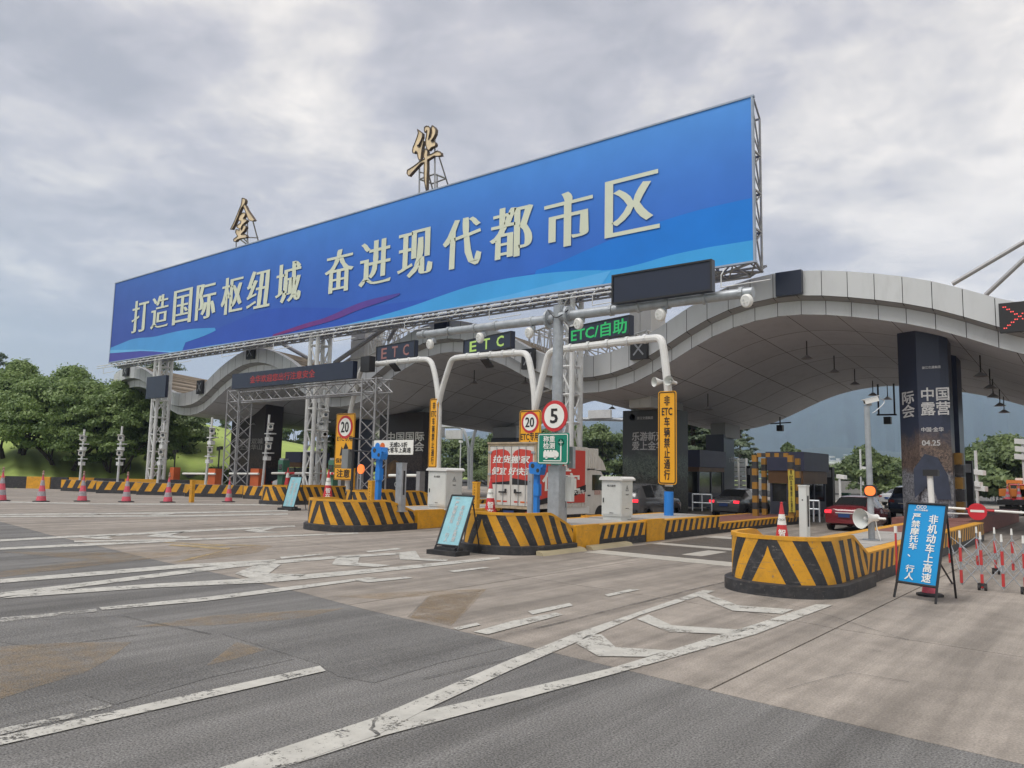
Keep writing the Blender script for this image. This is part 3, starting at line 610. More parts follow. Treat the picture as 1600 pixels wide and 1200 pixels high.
# soffit panels
nS = 44; nY = 6; SG = .03; w_ = (X_R-X_L)/nS
for i in range(nS):
    for j in range(nY):
        x0, x1 = X_L+i*w_+.013, X_L+(i+1)*w_-.013; y0 = YF+.02+(YB-YF)*j/nY+.01; y1 = YF+(YB-YF)*(j+1)/nY-.01
        xs_ = [x0+(x1-x0)*q/4 for q in range(5)]; b = MB(); vs = []
        for x in xs_: vs += [(x, y0, zs(x, y0)), (x, y1, zs(x, y1))]
        b.add(vs, [(2*q, 2*q+1, 2*q+3, 2*q+2) for q in range(4)]); b.build('soffit_panel', SOFF, CAN, smooth=True)
# pendant lamps under the soffit
def pendant(p, label, drop=.75, sz=.26):
    t = thing('pendant_lamp', label, 'lamp', p, group='small pendant lamps under the canopy')
    b = MB(); b.tube(p, (p[0], p[1], p[2]-drop), .025, 6); b.build('rod', BLACKP, t)
    b = MB(); b.lathe([(.05, -drop+.10), (.10, -drop+.06), (sz, -drop-.06), (sz*.9, -drop-.06), (.02, -drop+.02)], p, n=14); b.build('lamp_shade', STEELD, t, smooth=True)
for k, (u, v, Y) in enumerate(((1265, 508, 18.2), (1308, 548, 20), (1340, 575, 21.8), (1368, 598, 23.6), (1540, 570, 17.6), (1554, 600, 19.2), (1558, 622, 20.8), (1568, 640, 22.4), (1574, 652, 23.8), (1107, 618, 19), (737, 583, 18), (612, 640, 19.5), (818, 590, 18.2), (392, 620, 18), (1391, 611, 24.4), (956, 634, 23.9))):
    r = ratio(u); y = Y*S; pendant((r*y, y, zs(r*y, y)), ('pendant lamp in the big right arch' if u > 1200 else 'small pendant lamp deep under the middle arches')+', %s along its row' % ('first', 'second', 'third', 'fourth', 'fifth', 'sixth', 'seventh', 'eighth', 'ninth', 'first', 'second', 'third', 'fourth', 'fifth', 'tenth', 'sixth')[k])
# ------------------------------------------------------------------ columns under the canopy
COLB = mat('printed_banner_dark', (.030, .036, .055), .4, var=.5, vscale=.5)
COLG = mat('printed_banner_grey', (.10, .105, .115), .45, var=.5, vscale=1.2)
def banner_mat(name, top, mid, low, z0, z1):
    """printed picture: plain sky at the top, dry grass and rocks further down"""
    mt = bpy.data.materials.new(name); mt.use_nodes = True; t = mt.node_tree; p = t.nodes['Principled BSDF']; p.inputs['Roughness'].default_value = .45
    geo = N(t, 'ShaderNodeNewGeometry'); s_ = N(t, 'ShaderNodeSeparateXYZ'); L(t, geo.outputs['Position'], s_.inputs[0])
    zz = M(t, 'DIVIDE', M(t, 'SUBTRACT', s_.outputs[2], z0), z1-z0)
    n1 = noise(t, geo.outputs['Position'], 1.6, 8, .7, .6); n2 = noise(t, geo.outputs['Position'], 9, 6, .7, 1.2)
    zz2 = M(t, 'ADD', zz, M(t, 'MULTIPLY', M(t, 'SUBTRACT', n1, .5), .35))
    c = ramp(t, zz2, [(.0, low), (.36, low), (.42, mid), (.56, mid), (.66, top), (1, tuple(x*.8 for x in top))])
    mm = N(t, 'ShaderNodeMixRGB', blend_type='MULTIPLY'); L(t, ramp(t, zz2, [(.5, (1, 1, 1)), (.68, (.1, .1, .1))]), mm.inputs[0]); L(t, c, mm.inputs[1]); L(t, ramp(t, n2, [(.4, (.25, .25, .28)), (.6, (1.6, 1.55, 1.45))]), mm.inputs[2])
    L(t, mm.outputs[0], p.inputs['Base Color']); return mt
BAN1 = banner_mat('banner_print_camping', (.024, .032, .062), (.13, .095, .08), (.20, .21, .24), 0, 5.6)
BAN2 = banner_mat('banner_print_mountain', (.045, .050, .052), (.09, .12, .105), (.06, .065, .055), 0, 4.6)
BAN3 = banner_mat('banner_print_dusk', (.040, .032, .034), (.06, .045, .04), (.030, .028, .04), 0, 4.6)
STRIPEC = mat('dull_yellow_paint', (.22, .12, .02), .6, var=.3)
def column(name, label, pts, zt, m, loc):
    t = thing(name, label, 'column', loc); b = MB()
    k = len(pts); vs = [(x, y, 0) for x, y in pts]+[(x, y, zt(x, y)) for x, y in pts]
    b.add(vs, [(i, (i+1) % k, k+(i+1) % k, k+i) for i in range(k)]+[tuple(range(k, 2*k))]); b.build('shaft', m, t); return t
def capz(x, y): return zs(x, y)+.05
# big printed pylon on the right island (chamfered plan)
A = YP(1408, 700, 17.1*S); Bp = YP(1437, 700, 16.5*S); Cp = YP(1486, 700, 16.5*S); Dp = YP(1490, 700, 17.0*S)
pts = [(A.x, A.y), (Bp.x, Bp.y), (Cp.x-.25, Cp.y), (Cp.x, Cp.y+.12), (Dp.x, Dp.y+.3), (A.x, Dp.y+.3)]
T1 = column('printed_column', 'big chamfered column wrapped in a dark printed camping fair banner on the right island', pts, capz, BAN1, (Bp.x, Bp.y, 0))
b = MB(); ux = Vector((1, 0, 0)); uz = Vector((0, 0, 1)); wC = Cp.x-Bp.x
def on(u, v, Y): return YP(u, v, Y)
letters(b, '中国\n露营', on(1459, 627, 16.5*S)+Vector((.05, 0, 0)), ux, uz, wC*.94, 1.02, lift=.02, full=True)
letters(b, '中国·金华', on(1457, 671, 16.5*S), ux, uz, wC*.72, .3, lift=.02)
letters(b, '04.25', on(1455, 692, 16.5*S), ux, uz, wC*.6, .28, lift=.02)
letters(b, '浙江交通集团', on(1455, 574, 16.5*S), ux, uz, wC*.6, .2, lift=.02)
dl = Vector((Bp.x-A.x, Bp.y-A.y, 0)).normalized()
letters(b, '际\n会', (A+Bp)/2+Vector((0, 0, on(1424, 632, 16.8*S).z-(A.z+Bp.z)/2)), dl, uz, (Bp-A).xy.length*.7, 1.0, lift=.02, full=True)
b.build('banner_lettering', FADEINK, T1)
ZW = .3*S
b = MB(); P0 = on(1430, 745, 16.46*S)
b.prism([(x*.55, y*.7) for x, y in ((-.9, -1.1), (-.9, .4), (-.2, 1.2), (.55, 1.0), (1.1, .1), (1.25, -1.1), (.45, -1.15), (.1, -.3))], P0+Vector((.45, 0, 0)), ux, uz, .02); b.build('tent_print', mat('tent_print', (.035, .045, .075), .5, var=.3), T1)
p2 = [YP(1480, 700, 18.6*S), YP(1500, 700, 18.6*S)]
T2 = column('blue_column', 'plain dark blue column right behind the printed column', [(p2[0].x-.7, p2[0].y), (p2[1].x, p2[1].y), (p2[1].x, p2[1].y+1.1), (p2[0].x-.7, p2[0].y+1.1)], capz, DBLUE, (p2[0].x, p2[0].y, 0))
# striped plant on the right island beside the columns
b = MB(); q = YP(1492, 760, 17.0*S)
T3 = thing('striped_kiosk', 'low yellow and black striped steel post beside the right column', 'post', (q.x, q.y, 0))
for k in range(5):
    b = MB(); b.box((q.x+(.12 if k % 2 else 0), q.y, .35*S+.28+k*.44), (.42 if k % 2 else .58, .42, .42)); b.build('stripe_block', STRIPEC if k % 2 == 0 else BLK, T3)
# poster column (island 3)
q0, q1 = YP(973, 700, 18*S), YP(1052, 700, 18*S)
T4 = column('poster_column', 'wide dark column with a faded mountain poster behind the tall yellow sign', [(q0.x, q0.y), (q1.x, q1.y), (q1.x, q1.y+1.6), (q0.x, q0.y+1.6)], lambda x, y: min(capz(x, y), on(1000, 641, 18*S).z), BAN2, (q0.x, q0.y, 0))
b = MB(); letters(b, '乐游新双城\n爱上金华山', on(1016, 689, 18*S)+Vector((.1, 0, 0)), ux, uz, (q1.x-q0.x)*.80, .92, lift=.02, full=True); b.prism(disc(.16, 20), on(988, 652, 18*S), ux, uz, .02)
letters(b, '浙江交通集团', on(1008, 653, 18*S), ux, uz, .9, .2, lift=.02); b.build('banner_lettering', FADEINK, T4)
b = MB(); b.box(((q0.x+q1.x)/2+.2, q0.y+1.0, 3.2), (1.9, 1.2, 5)); 
b = MB(); xx0, xx1 = YP(984, 600, 18.3*S).x, YP(1048, 600, 18.3*S).x
b.box(((xx0+xx1)/2, 18.7*S, on(1000, 641, 18*S).z+.55), (xx1-xx0, 1.2, 1.4)); b.build('column_neck', PANEL2, T4)
# dark back column on island 3
c0, c1 = YP(1103, 700, 22.6*S), YP(1131, 700, 22.6*S)
T5 = column('blue_column', 'dark blue square column behind the toll booth and grey sedan', [(c0.x, c0.y), (c1.x, c1.y), (YP(1147, 700, 24*S).x, 24*S), (c0.x, 24*S)], lambda x, y: on(1117, 679, 22.6*S).z, DBLUE, (c0.x, c0.y, 0))
b = MB(); b.box(((c0.x+c1.x)/2+.1, 23.3*S, on(1117, 679, 22.6*S).z+.3), (c1.x-c0.x-.2, 2.2, .9)); b.build('column_neck', PANEL2, T5)
b = MB(); P_ = YP(1140, 718, 23.4*S)
letters(b, '金华', P_+Vector((.04, -.1, .0)), Vector((.5, .86, 0)), uz, .8, .35, lift=.08); b.build('banner_lettering', FADEINK, T5)
# island 5 poster column
d0, d1 = YP(592, 700, 18*S), YP(660, 700, 18*S)
T6 = column('poster_column', 'dark poster column with big white camping lettering behind the blue camera post', [(d0.x, d0.y), (d1.x, d1.y), (d1.x, d1.y+1.6), (d0.x, d0.y+1.6)], lambda x, y: on(630, 645, 18*S).z, BAN3, (d0.x, d0.y, 0))
b = MB(); letters(b, '中国国际\n露营大会', on(633, 690, 18*S), ux, uz, (d1.x-d0.x)*.86, 1.25, lift=.02, full=True); letters(b, '04.25', on(624, 757, 18*S), ux, uz, 1.5, .3, lift=.02); b.build('banner_lettering', WINK, T6)
b = MB(); b.box(((d0.x+d1.x)/2, 18.8*S, on(630, 645, 18*S).z+.9), ((d1.x-d0.x)*.8, 1.3, 2)); b.build('column_neck', PANEL2, T6)
b = MB(); b.prism([(-.9, -.5), (-.7, .35), (.1, .7), (.9, .3), (1.2, -.5)], on(615, 735, 17.98*S), ux, uz, .01); b.build('glow_print', mat('ochre_print', (.16, .09, .035), .5, var=.5, vscale=2), T6)
e0, e1 = YP(767, 700, 22.8*S), YP(806, 700, 22.8*S)
T7 = column('blue_column', 'dark blue column rising behind the red and white box truck', [(e0.x, e0.y), (e1.x, e1.y), (e1.x, e1.y+1.5), (e0.x, e0.y+1.5)], lambda x, y: on(790, 684, 22.8*S).z, DBLUE, (e0.x, e0.y, 0))
b = MB(); b.box(((e0.x+e1.x)/2, 23.2*S, on(790, 684, 22.8*S).z+.35), ((e1.x-e0.x)*.95, 1.3, .9)); b.build('column_neck', SOFF, T7)
f0, f1 = YP(360, 700, 18*S), YP(412, 700, 18*S)
T8 = column('poster_column', 'dark reddish poster column at the far left between the lattice legs', [(f0.x, f0.y), (f1.x, f1.y), (f1.x, f1.y+1.6), (f0.x, f0.y+1.6)], capz, BAN3, (f0.x, f0.y, 0))
b = MB(); letters(b, '乐游新双城\n爱上金华山', on(388, 694, 18*S), ux, uz, (f1.x-f0.x)*.86, .9, lift=.02, full=True); b.build('banner_lettering', mat('dull_lettering', (.25, .24, .23), .6, var=.2), T8)
g0, g1 = YP(531, 700, 22.8*S), YP(560, 700, 22.8*S)
T9 = column('blue_column', 'dark blue column behind the left speed sign', [(g0.x, g0.y), (g1.x, g1.y), (g1.x, g1.y+1.5), (g0.x, g0.y+1.5)], capz, DBLUE, (g0.x, g0.y, 0))
# ------------------------------------------------------------------ mast towers above the canopy and their stays
MPAN = mat('mast_cladding', (.47, .465, .45), .5, var=.06, vscale=1, dirt=.3, dcol=(.3, .28, .26), objvar=.06, streak=1)
def mast(u0, u1, Yh, vb, vt, label):
    a, c = YP(u0, 540, Yh*S), YP(u1, 540, Yh*S); zb_ = zf((a.x+c.x)/2)+.2; zt = 9.6*S*.86
    t = thing('mast_tower', label, 'tower', ((a.x+c.x)/2, Yh*S+.7, zb_)); W = c.x-a.x; z = zb_-.8; k = 0
    while z < zt:
        for q in range(2):
            b = MB(); b.box((a.x+W*(.25+.5*q), Yh*S+.7, z+.62), (W/2-.02, 1.5, 1.2)); b.build('cladding_panel', MPAN, t)
        z += 1.24; k += 1
    for q in range(4):
        b = MB(); b.box((c.x+.03, Yh*S+.7, zb_+1.6+q*.32), (.05, 1.0, .16)); b.build('louvre', BLACKP, t)
    return t
mast(549, 571, 16.6, 0, 0, 'grey panelled mast tower showing below the billboard behind the left LED board')
mast(984, 1018, 17.4, 0, 0, 'pale panelled mast tower behind the green lane sign')
mast(1668, 1702, 17.0, 0, 0, 'panelled mast tower just outside the right edge that holds the stay cables')
mast(385, 400, 17.0, 0, 0, 'far panelled mast tower hidden behind the billboard above the left arch')
def stay(p, q, label, r=.10):
    b = MB(); b.tube(p, q, r, 8); o = b.build('stay_cable', STEELD); tag(o, label, 'stay cable', 'steel stays holding the canopy')
def ext(p, q, t): return p+(q-p)*t
stay(YP(1488, 444, 17.2*S), ext(YP(1488, 444, 17.2*S), YP(1600, 378, 17.2*S), 1.75), 'upper of the two steel stays crossing the sky at the right edge', .085)
stay(YP(1540, 461, 17.2*S), ext(YP(1540, 461, 17.2*S), YP(1600, 405, 17.2*S), 2.2), 'lower of the two steel stays crossing the sky at the right edge', .085)
stay(YP(523, 567, 16.3*S), ext(YP(523, 567, 16.3*S), YP(594, 518, 16.3*S), 2.4), 'steel stay rising to the right in front of the grey mast tower', .15)
stay(YP(534, 570, 16.9*S), ext(YP(534, 570, 16.9*S), YP(549, 560, 16.9*S), 3), 'short steel stay half hidden behind the grey mast tower', .13)
stay(YP(482, 560, 16.6*S), ext(YP(482, 560, 16.6*S), YP(444, 539, 16.6*S), 2.5), 'steel stay sloping down to the right over the left arch', .13)
stay(YP(607, 532, 16.6*S), ext(YP(607, 532, 16.6*S), YP(620, 510, 16.6*S), 2), 'steep steel stay right of the grey mast tower', .13)
# white space frame behind the billboard, over the valleys of the roof
def space_frame(name, label, p0, p1, w_, hh, nseg, m, r=.05, rd=.035):
    """double layer truss from p0 to p1; w_ along +Y, hh along +Z"""
    t = thing(name, label, 'truss', p0); p0, p1 = Vector(p0), Vector(p1); d = (p1-p0)/nseg; a, c = Vector((0, w_, 0)), Vector((0, 0, hh)); b = MB()
    for o_ in (Vector(), a, c, a+c): b.tube(p0+o_, p1+o_, r, 6, cap=False)
    b.build('chords', m, t); b = MB()
    for i in range(nseg+1):
        q = p0+d*i
        b.tube(q, q+a, rd, 5, cap=False); b.tube(q+c, q+a+c, rd, 5, cap=False); b.tube(q, q+c, rd, 5, cap=False); b.tube(q+a, q+a+c, rd, 5, cap=False)
        if i < nseg:
            e = q+d; b.tube(q if i % 2 else q+c, e+c if i % 2 else e, rd, 5, cap=False); b.tube(q+a if i % 2 else q+a+c, e+a+c if i % 2 else e+a, rd, 5, cap=False); b.tube(q, e+a, rd, 5, cap=False); b.tube(q+c+a, e+c, rd, 5, cap=False)
    b.build('bracing', m, t); return t
space_frame('roof_truss', 'white space frame over the roof valley left of the green lane sign', YP(905, 590, 16.4*S)-Vector((2.2, 0, .6)), YP(1010, 560, 16.4*S)-Vector((0, 0, .2)), 2.2, 1.5, 9, STEELW)
space_frame('roof_truss', 'white space frame behind the upper end of the left red lane sign', YP(575, 556, 16.6*S), YP(625, 530, 16.6*S), 1.6, 1.2, 6, STEELW)
space_frame('roof_truss', 'white space frame behind the grey camera pole above the middle roof valley', YP(826, 556, 16.8*S)-Vector((0, 0, .9)), YP(884, 545, 16.8*S)-Vector((0, 0, .6)), 2.0, 2.1, 7, STEELW)
# ================================================================== BILLBOARD
DB = 14.6*S; KZ = 14.6
xL = YP(176, 500, DB).x; xR = YP(1177, 280, DB).x; zT = S*(1+.5275*KZ); zB = S*(1+.291*KZ)
BB = thing('billboard', 'huge blue slogan billboard on a white steel frame above the toll lanes', 'billboard', ((xL+xR)/2, DB, zB))
def art_mat(name, c0, c1, c2=None, x0=xL, x1=xR):
    mt = bpy.data.materials.new(name); mt.use_nodes = True; t = mt.node_tree; p = t.nodes['Principled BSDF']; p.inputs['Roughness'].default_value = .5; p.inputs['Specular IOR Level'].default_value = .25
    geo = N(t, 'ShaderNodeNewGeometry'); s_ = N(t, 'ShaderNodeSeparateXYZ'); L(t, geo.outputs['Position'], s_.inputs[0])
    f = M(t, 'DIVIDE', M(t, 'SUBTRACT', s_.outputs[0], x0), x1-x0)
    zz = M(t, 'DIVIDE', M(t, 'SUBTRACT', s_.outputs[2], zB), zT-zB)
    if c2 is None: c = ramp(t, f, [(0, c0), (1, c1)])
    else:
        mm = N(t, 'ShaderNodeMixRGB'); L(t, ramp(t, f, [(0, c0), (1, c1)]), mm.inputs[1]); mm.inputs[2].default_value = (*c2, 1)
        L(t, M(t, 'MULTIPLY', M(t, 'MULTIPLY', zz, zz), M(t, 'ADD', M(t, 'MULTIPLY', f, .75), .2)), mm.inputs[0]); c = mm.outputs[0]
    mm2 = N(t, 'ShaderNodeMixRGB', blend_type='MULTIPLY'); mm2.inputs[0].default_value = 1; L(t, c, mm2.inputs[1]); L(t, ramp(t, noise(t, geo.outputs['Position'], .5, 5, .6), [(.3, (.93,)*3), (.7, (1.05,)*3)]), mm2.inputs[2])
    L(t, mm2.outputs[0], p.inputs['Base Color']); return mt
A0 = art_mat('banner_blue', (.045, .085, .36), (.035, .15, .60), (.085, .31, .80))
A1 = art_mat('wave_mid_blue', (.035, .12, .48), (.012, .20, .70)); A2 = art_mat('wave_light_blue', (.085, .31, .66), (.05, .36, .78)); A3 = art_mat('wave_pale_blue', (.15, .44, .76), (.10, .42, .84))
A4 = art_mat('wave_magenta', (.20, .035, .17), (.07, .07, .36), x0=YP(430, 520, DB).x, x1=YP(640, 470, DB).x); A5 = art_mat('wave_violet', (.075, .075, .34), (.03, .12, .5)); A6 = art_mat('wave_soft_blue', (.040, .082, .40), (.03, .12, .55))
b = MB(); b.box(((xL+xR)/2, DB+.05, (zB+zT)/2), (xR-xL, .1, zT-zB)); b.build('sheet', A0, BB)
def art(pts, m, k, name='wave_print'):
    b = MB(); P = []
    for u, v in pts:
        q = YP(u, v, DB); P.append((min(max(q.x, xL+.01), xR-.01), min(max(q.z, zB+.01), zT-.01)))
    for _ in range(3): P = [z_ for a_, c_ in zip(P, P[1:]+P[:1]) for z_ in (((a_[0]*.75+c_[0]*.25, a_[1]*.75+c_[1]*.25), (a_[0]*.25+c_[0]*.75, a_[1]*.25+c_[1]*.75)) if math.dist(a_, c_) > .6 and not (min(a_[1], c_[1]) < zB+.05 or max(a_[0], c_[0]) > xR-.05 or min(a_[0], c_[0]) < xL+.05) else (a_,))]
    b.prism([(x, z) for x, z in P], (0, DB-.004*k-.001, 0), (1, 0, 0), (0, 0, 1), .002); b.build(name, m, BB)
art([(240, 530), (300, 528), (345, 512), (400, 487), (440, 480), (500, 481), (560, 482), (640, 470), (720, 462), (830, 425), (860, 425), (1020, 425), (1020, 520), (240, 600)], A6, 1)
art([(820, 428), (870, 412), (907, 395), (960, 372), (1020, 350), (1080, 331), (1130, 319), (1190, 306), (1190, 420), (820, 470)], A1, 2)
art([(820, 437), (890, 424), (955, 423), (1000, 413), (1045, 399), (1110, 386), (1190, 373), (1190, 420), (820, 480)], A2, 3)
art([(520, 515), (560, 503), (600, 492), (640, 480), (690, 462), (740, 445), (820, 430), (895, 423), (955, 422), (900, 440), (820, 455), (700, 500), (480, 540), (480, 524)], A2, 4)
art([(470, 522), (525, 512), (600, 499), (680, 487), (760, 470), (850, 447), (955, 423), (940, 470), (480, 540)], A3, 5)
art([(415, 527), (450, 515), (485, 503), (510, 497), (560, 473), (600, 463), (634, 456), (610, 468), (560, 484), (525, 500), (480, 512), (425, 528)], A4, 6)
art([(160, 556), (171, 544), (195, 534), (213, 528), (240, 527), (262, 521), (290, 515), (310, 513), (345, 512), (325, 523), (290, 535), (285, 548), (262, 552), (200, 549), (160, 552), (150, 570)], A2, 3)
art([(160, 551), (172, 547), (200, 545), (245, 548), (280, 549), (330, 540), (400, 530), (400, 560), (160, 570)], A3, 4)
art([(160, 555), (172, 552), (206, 548), (240, 549), (266, 551), (235, 557), (160, 580)], A5, 5)
b = MB()
for z in (zB, zT): b.box(((xL+xR)/2, DB+.04, z), (xR-xL+.14, .16, .07))
for x in (xL, xR): b.box((x, DB+.04, (zB+zT)/2), (.07, .16, zT-zB-.075))
b.build('edge_trim', mat('edge_trim_blue', (.30, .36, .46), .5), BB)
LET = mat('cream_lettering', (.62, .655, .53), .5, var=.05, vscale=.3)
cx0 = [-30.36, -28.81, -27.17, -25.58, -23.93, -22.39, -20.78, -18.33, -16.77, -15.19, -13.51, -11.93, -10.28, -8.64]
k_ = 14.6/13.9
for ch, x0 in zip(SLOGAN, cx0):
    zc = S*(1+(6.70-1)*k_); b = MB(); letters(b, ch, ((x0+.675)*k_*S, DB-.045, zc), (1, 0, 0), (0, 0, 1), 1.33*k_*S, 1.27*k_*S, bold=.017, line=1, sq=.42, lift=0, full=True)
    b.build('slogan_character', LET, BB)
# steel frame behind and under the sheet
FD = .40*S; b = MB(); n = 30; zr0, zr1 = zB-.12*S, zT-.33*S
xsn = [xL+(xR-xL)*i/n for i in range(n+1)]
rows = [zr0+(zr1-zr0)*j/4 for j in range(5)]
for z in rows: b.tube((xL, DB+FD, z), (xR, DB+FD, z), .055, 6)
for z in (zB+.1, zT-.1, (zB+zT)/2): b.tube((xL, DB+.13, z), (xR, DB+.13, z), .045, 6)
for i, x in enumerate(xsn):
    b.tube((x, DB+FD, zr0), (x, DB+FD, zr1), .045, 6); b.tube((x, DB+FD, zr1), (x, DB+.1, zT), .04, 5); b.tube((x, DB+FD, zr0), (x, DB+.1, zB), .045, 5)
    for j, z in enumerate(rows[1:-1]):
        b.tube((x, DB+FD, z), (x, DB+.1, z), .05, 5); b.tube((x, DB+FD, z), (x, DB+.1, z-.55), .035, 5); b.tube((x, DB+FD, z), (x, DB+.1, z+.6), .03, 5)
    for j in range(4): b.tube((x, DB+.12, rows[j+1]), (x, DB+FD, rows[j]), .035, 5)
    if i < n: b.tube((x, DB+FD, rows[0]), (xsn[i+1], DB+FD, rows[1]), .035, 5); b.tube((x, DB+FD, rows[1]), (xsn[i+1], DB+FD, rows[0]), .035, 5)
b.build('back_frame', STEELD, BB)
b = MB(); y1, y2, y0 = DB+.1, DB+.66*S, DB-.30
zL = zB-.20*S; nodes = []
for i in range(n*2):
    x = xL+(xR-xL)*(i+.5)/(n*2); nodes.append(Vector((x, DB+.38*S, zL)))
for i in range(0, n*2, 1):
    c = nodes[i]
    for dx in (-1, 1):
        b.tube(c, (c.x+dx*(xR-xL)/n/4, y1, zB+.02), .03, 5, cap=False); b.tube(c, (c.x+dx*(xR-xL)/n/4, y2, zB+.1), .03, 5, cap=False)
b.tube(nodes[0], nodes[-1], .05, 6); b.tube((xL, y2, zB+.1), (xR, y2, zB+.1), .05, 6)
b.build('under_truss', STEELD, BB)
b = MB()
for dz, dy in ((-.04, -.1), (-.22, -.1)): b.tube((xL-1.2, y0+dy, zB-.12*S+dz), (xR-2, y0+dy, zB-.12*S+dz), .032, 6)
for i in range(46):
    x = xL+(xR-xL)*i/46; b.tube((x, y0-.1, zB-.12*S-.22), (x, DB+.1, zB+.02), .024, 5, cap=False)
    if i % 5 == 0: b.tube((x, y0-.1, zB-.12*S-.22), (x, y0-.1, zB-.12*S-.7), .022, 5, cap=False); b.tube((x, y0-.1, zB-.12*S-.7), (x+1.9, y0-.1, zB-.12*S-.66), .022, 5, cap=False)
b.build('catwalk_rail', STEELW, BB)
# side corner truss on the right
b = MB(); zc = zB-.10*S
for p, q in (((xR, DB, zB), (xR, DB+FD+.05, zr0)), ((xR, DB+FD, zr0), (xR-2.6, DB+FD, zc-.15)), ((xR, DB, zB), (xR-2.6, DB+FD, zc-.15)), ((xR-.1, DB+FD, zr0), (xR-2.6, DB+.1, zB)), ((xR-2.6, DB+FD, zc-.15), (xR-2.6, DB+FD, zB+.3))): b.tube(p, q, .05, 6)
b.build('corner_bracing', STEELD, BB)
# four-legged lattice towers
def tower(xc, label, yc=15.05*S, base=0.0, ww=.36*S, dd=.48*S, top=None, m=STEELW, r=.125):
    t = thing('billboard_tower', label, 'tower', (xc, yc, base), group='white lattice towers carrying the billboard'); top = top or zB+.2
    P = [(xc-ww/2, yc-dd/2), (xc+ww/2, yc-dd/2), (xc+ww/2, yc+dd/2), (xc-ww/2, yc+dd/2)]
    for x, y in P:
        b = MB(); b.tube((x, y, base), (x, y, top), r, 10); b.box((x, y, base+.02), (.42, .42, .04)); b.build('leg', m, t, smooth=True)
    nn = int((top-base)/1.15); st = (top-base)/nn
    for i in range(4):
        b = MB(); a, c = P[i], P[(i+1) % 4]
        for k in range(nn):
            z = base+k*st+.3; e = (a, c) if k % 2 else (c, a)
            b.tube((*a, z), (*c, z), .05, 6, cap=False); b.tube((*e[0], z), (*e[1], min(z+st, top)), .045, 6, cap=False)
        b.build('face_bracing', m, t)
    return t
tower(-1.985*15.05*S, 'leftmost billboard tower, a white four legged lattice before the left trees')
tower(-1.322*15.05*S, 'middle billboard tower, a white four legged lattice behind the LED gantry')
tower(-.684*15.05*S, 'right billboard tower, a white lattice behind the grey camera pole', dd=.36*S)
b = None
# grey dark panel hung on the left tower
p, q = YP(232, 590, 14.45*S), YP(262, 588, 14.45*S)
o = MB(); o.box(((p.x+q.x)/2, 14.45*S, (YP(247, 588, 14.45*S).z+YP(247, 622, 14.45*S).z)/2), (q.x-p.x, .22, YP(247, 588, 14.45*S).z-YP(247, 622, 14.45*S).z)); o = o.build('dark_screen_panel', SCREEN); tag(o, 'blank dark square display panel hung on the left billboard tower', 'display')
# ------------------------------------------------------------------ big gold place-name characters on stands
GOLD = mat('weathered_gold_face', (.80, .62, .40), .45, var=.2, vscale=1.2, dirt=.35, dcol=(.46, .44, .42)); GEDGE = mat('dark_bronze_edge', (.09, .06, .04), .6)
def gold_char(name, label, strokes, px, Yh, stand, cat='sign'):
    base = YP(px[0], px[1], Yh*S); t = thing(name, label, cat, base)
    for s_ in strokes:
        P = []
        for u, v in s_: q = YP(u, v, Yh*S); P.append((q.x-base.x, q.z-base.z))
        P = [(a, c) for a, c in P]
        b = MB(); b.prism(P, base, (1, 0, 0), (0, 0, 1), .2, mi=0, mside=1)
        ar = sum(P[i][0]*P[(i+1) % len(P)][1]-P[(i+1) % len(P)][0]*P[i][1] for i in range(len(P))); sg = 1 if ar > 0 else -1
        b.build('stroke', [GOLD, GEDGE], t)
        # raised dark rim
        r_ = MB()
        for i in range(len(P)):
            a, c = P[i], P[(i+1) % len(P)]; r_.tube((base.x+a[0], base.y-.02, base.z+a[1]), (base.x+c[0], base.y-.02, base.z+c[1]), .030, 5)
        r_.build('rim', GEDGE, t)
    b = MB()
    for (u0, v0), (u1, v1), dy in stand:
        b.tube(YP(u0, v0, Yh*S+dy[0]), YP(u1, v1, Yh*S+dy[1]), .055, 6)
    b.build('stand', STEELD, t)
def c2(pts, x0, y0, k): return [(x0+a/k, y0+c/k) for a, c in pts]
k1 = 857/100
hua = [c2(p, 620, 180, k1) for p in (
 [(280, 190), (300, 205), (345, 240), (345, 290), (325, 340), (300, 390), (275, 410), (300, 430), (318, 420), (335, 370), (350, 335), (365, 345), (350, 400), (340, 450), (330, 520), (322, 595), (300, 600), (285, 560), (275, 500), (258, 480), (240, 510), (218, 508), (212, 480), (220, 430), (250, 360), (275, 290), (290, 240)],
 [(375, 160), (400, 145), (430, 150), (448, 175), (445, 230), (430, 290), (425, 330), (455, 290), (470, 230), (465, 170), (475, 140), (500, 150), (525, 190), (520, 250), (495, 300), (460, 345), (475, 362), (510, 355), (525, 385), (515, 415), (470, 430), (430, 475), (405, 450), (390, 400), (388, 330), (400, 270), (405, 200), (380, 235), (370, 200)],
 [(378, 450), (405, 455), (415, 480), (412, 540), (470, 520), (540, 480), (590, 495), (600, 540), (560, 548), (500, 545), (410, 600), (412, 700), (405, 850), (400, 1035), (385, 960), (368, 850), (368, 720), (370, 630), (330, 640), (290, 680), (230, 745), (165, 818), (138, 780), (145, 735), (220, 690), (300, 630), (375, 585), (360, 560), (368, 500)])]
st = [((655, 305), (655.5, 250), (0.2, .2)), ((679.5, 300), (679.5, 200), (.2, .2)), ((683, 300), (683, 272), (1.8, 1.8)), ((701, 292), (683, 235), (1.8, .3)), ((677, 300), (667, 262), (1.8, .3)), ((655, 280), (679, 272), (.2, .2)), ((679, 272), (697, 279), (.2, 1.8)), ((655, 280), (675, 287), (.2, 1.8)), ((675, 287), (697, 279), (1.8, 1.8)), ((655, 269), (668, 271), (.2, .2)), ((655, 310), (655, 330), (.2, .2)), ((679.5, 300), (679.5, 330), (.2, .2)), ((701, 292), (707, 312), (1.8, 2.4))]
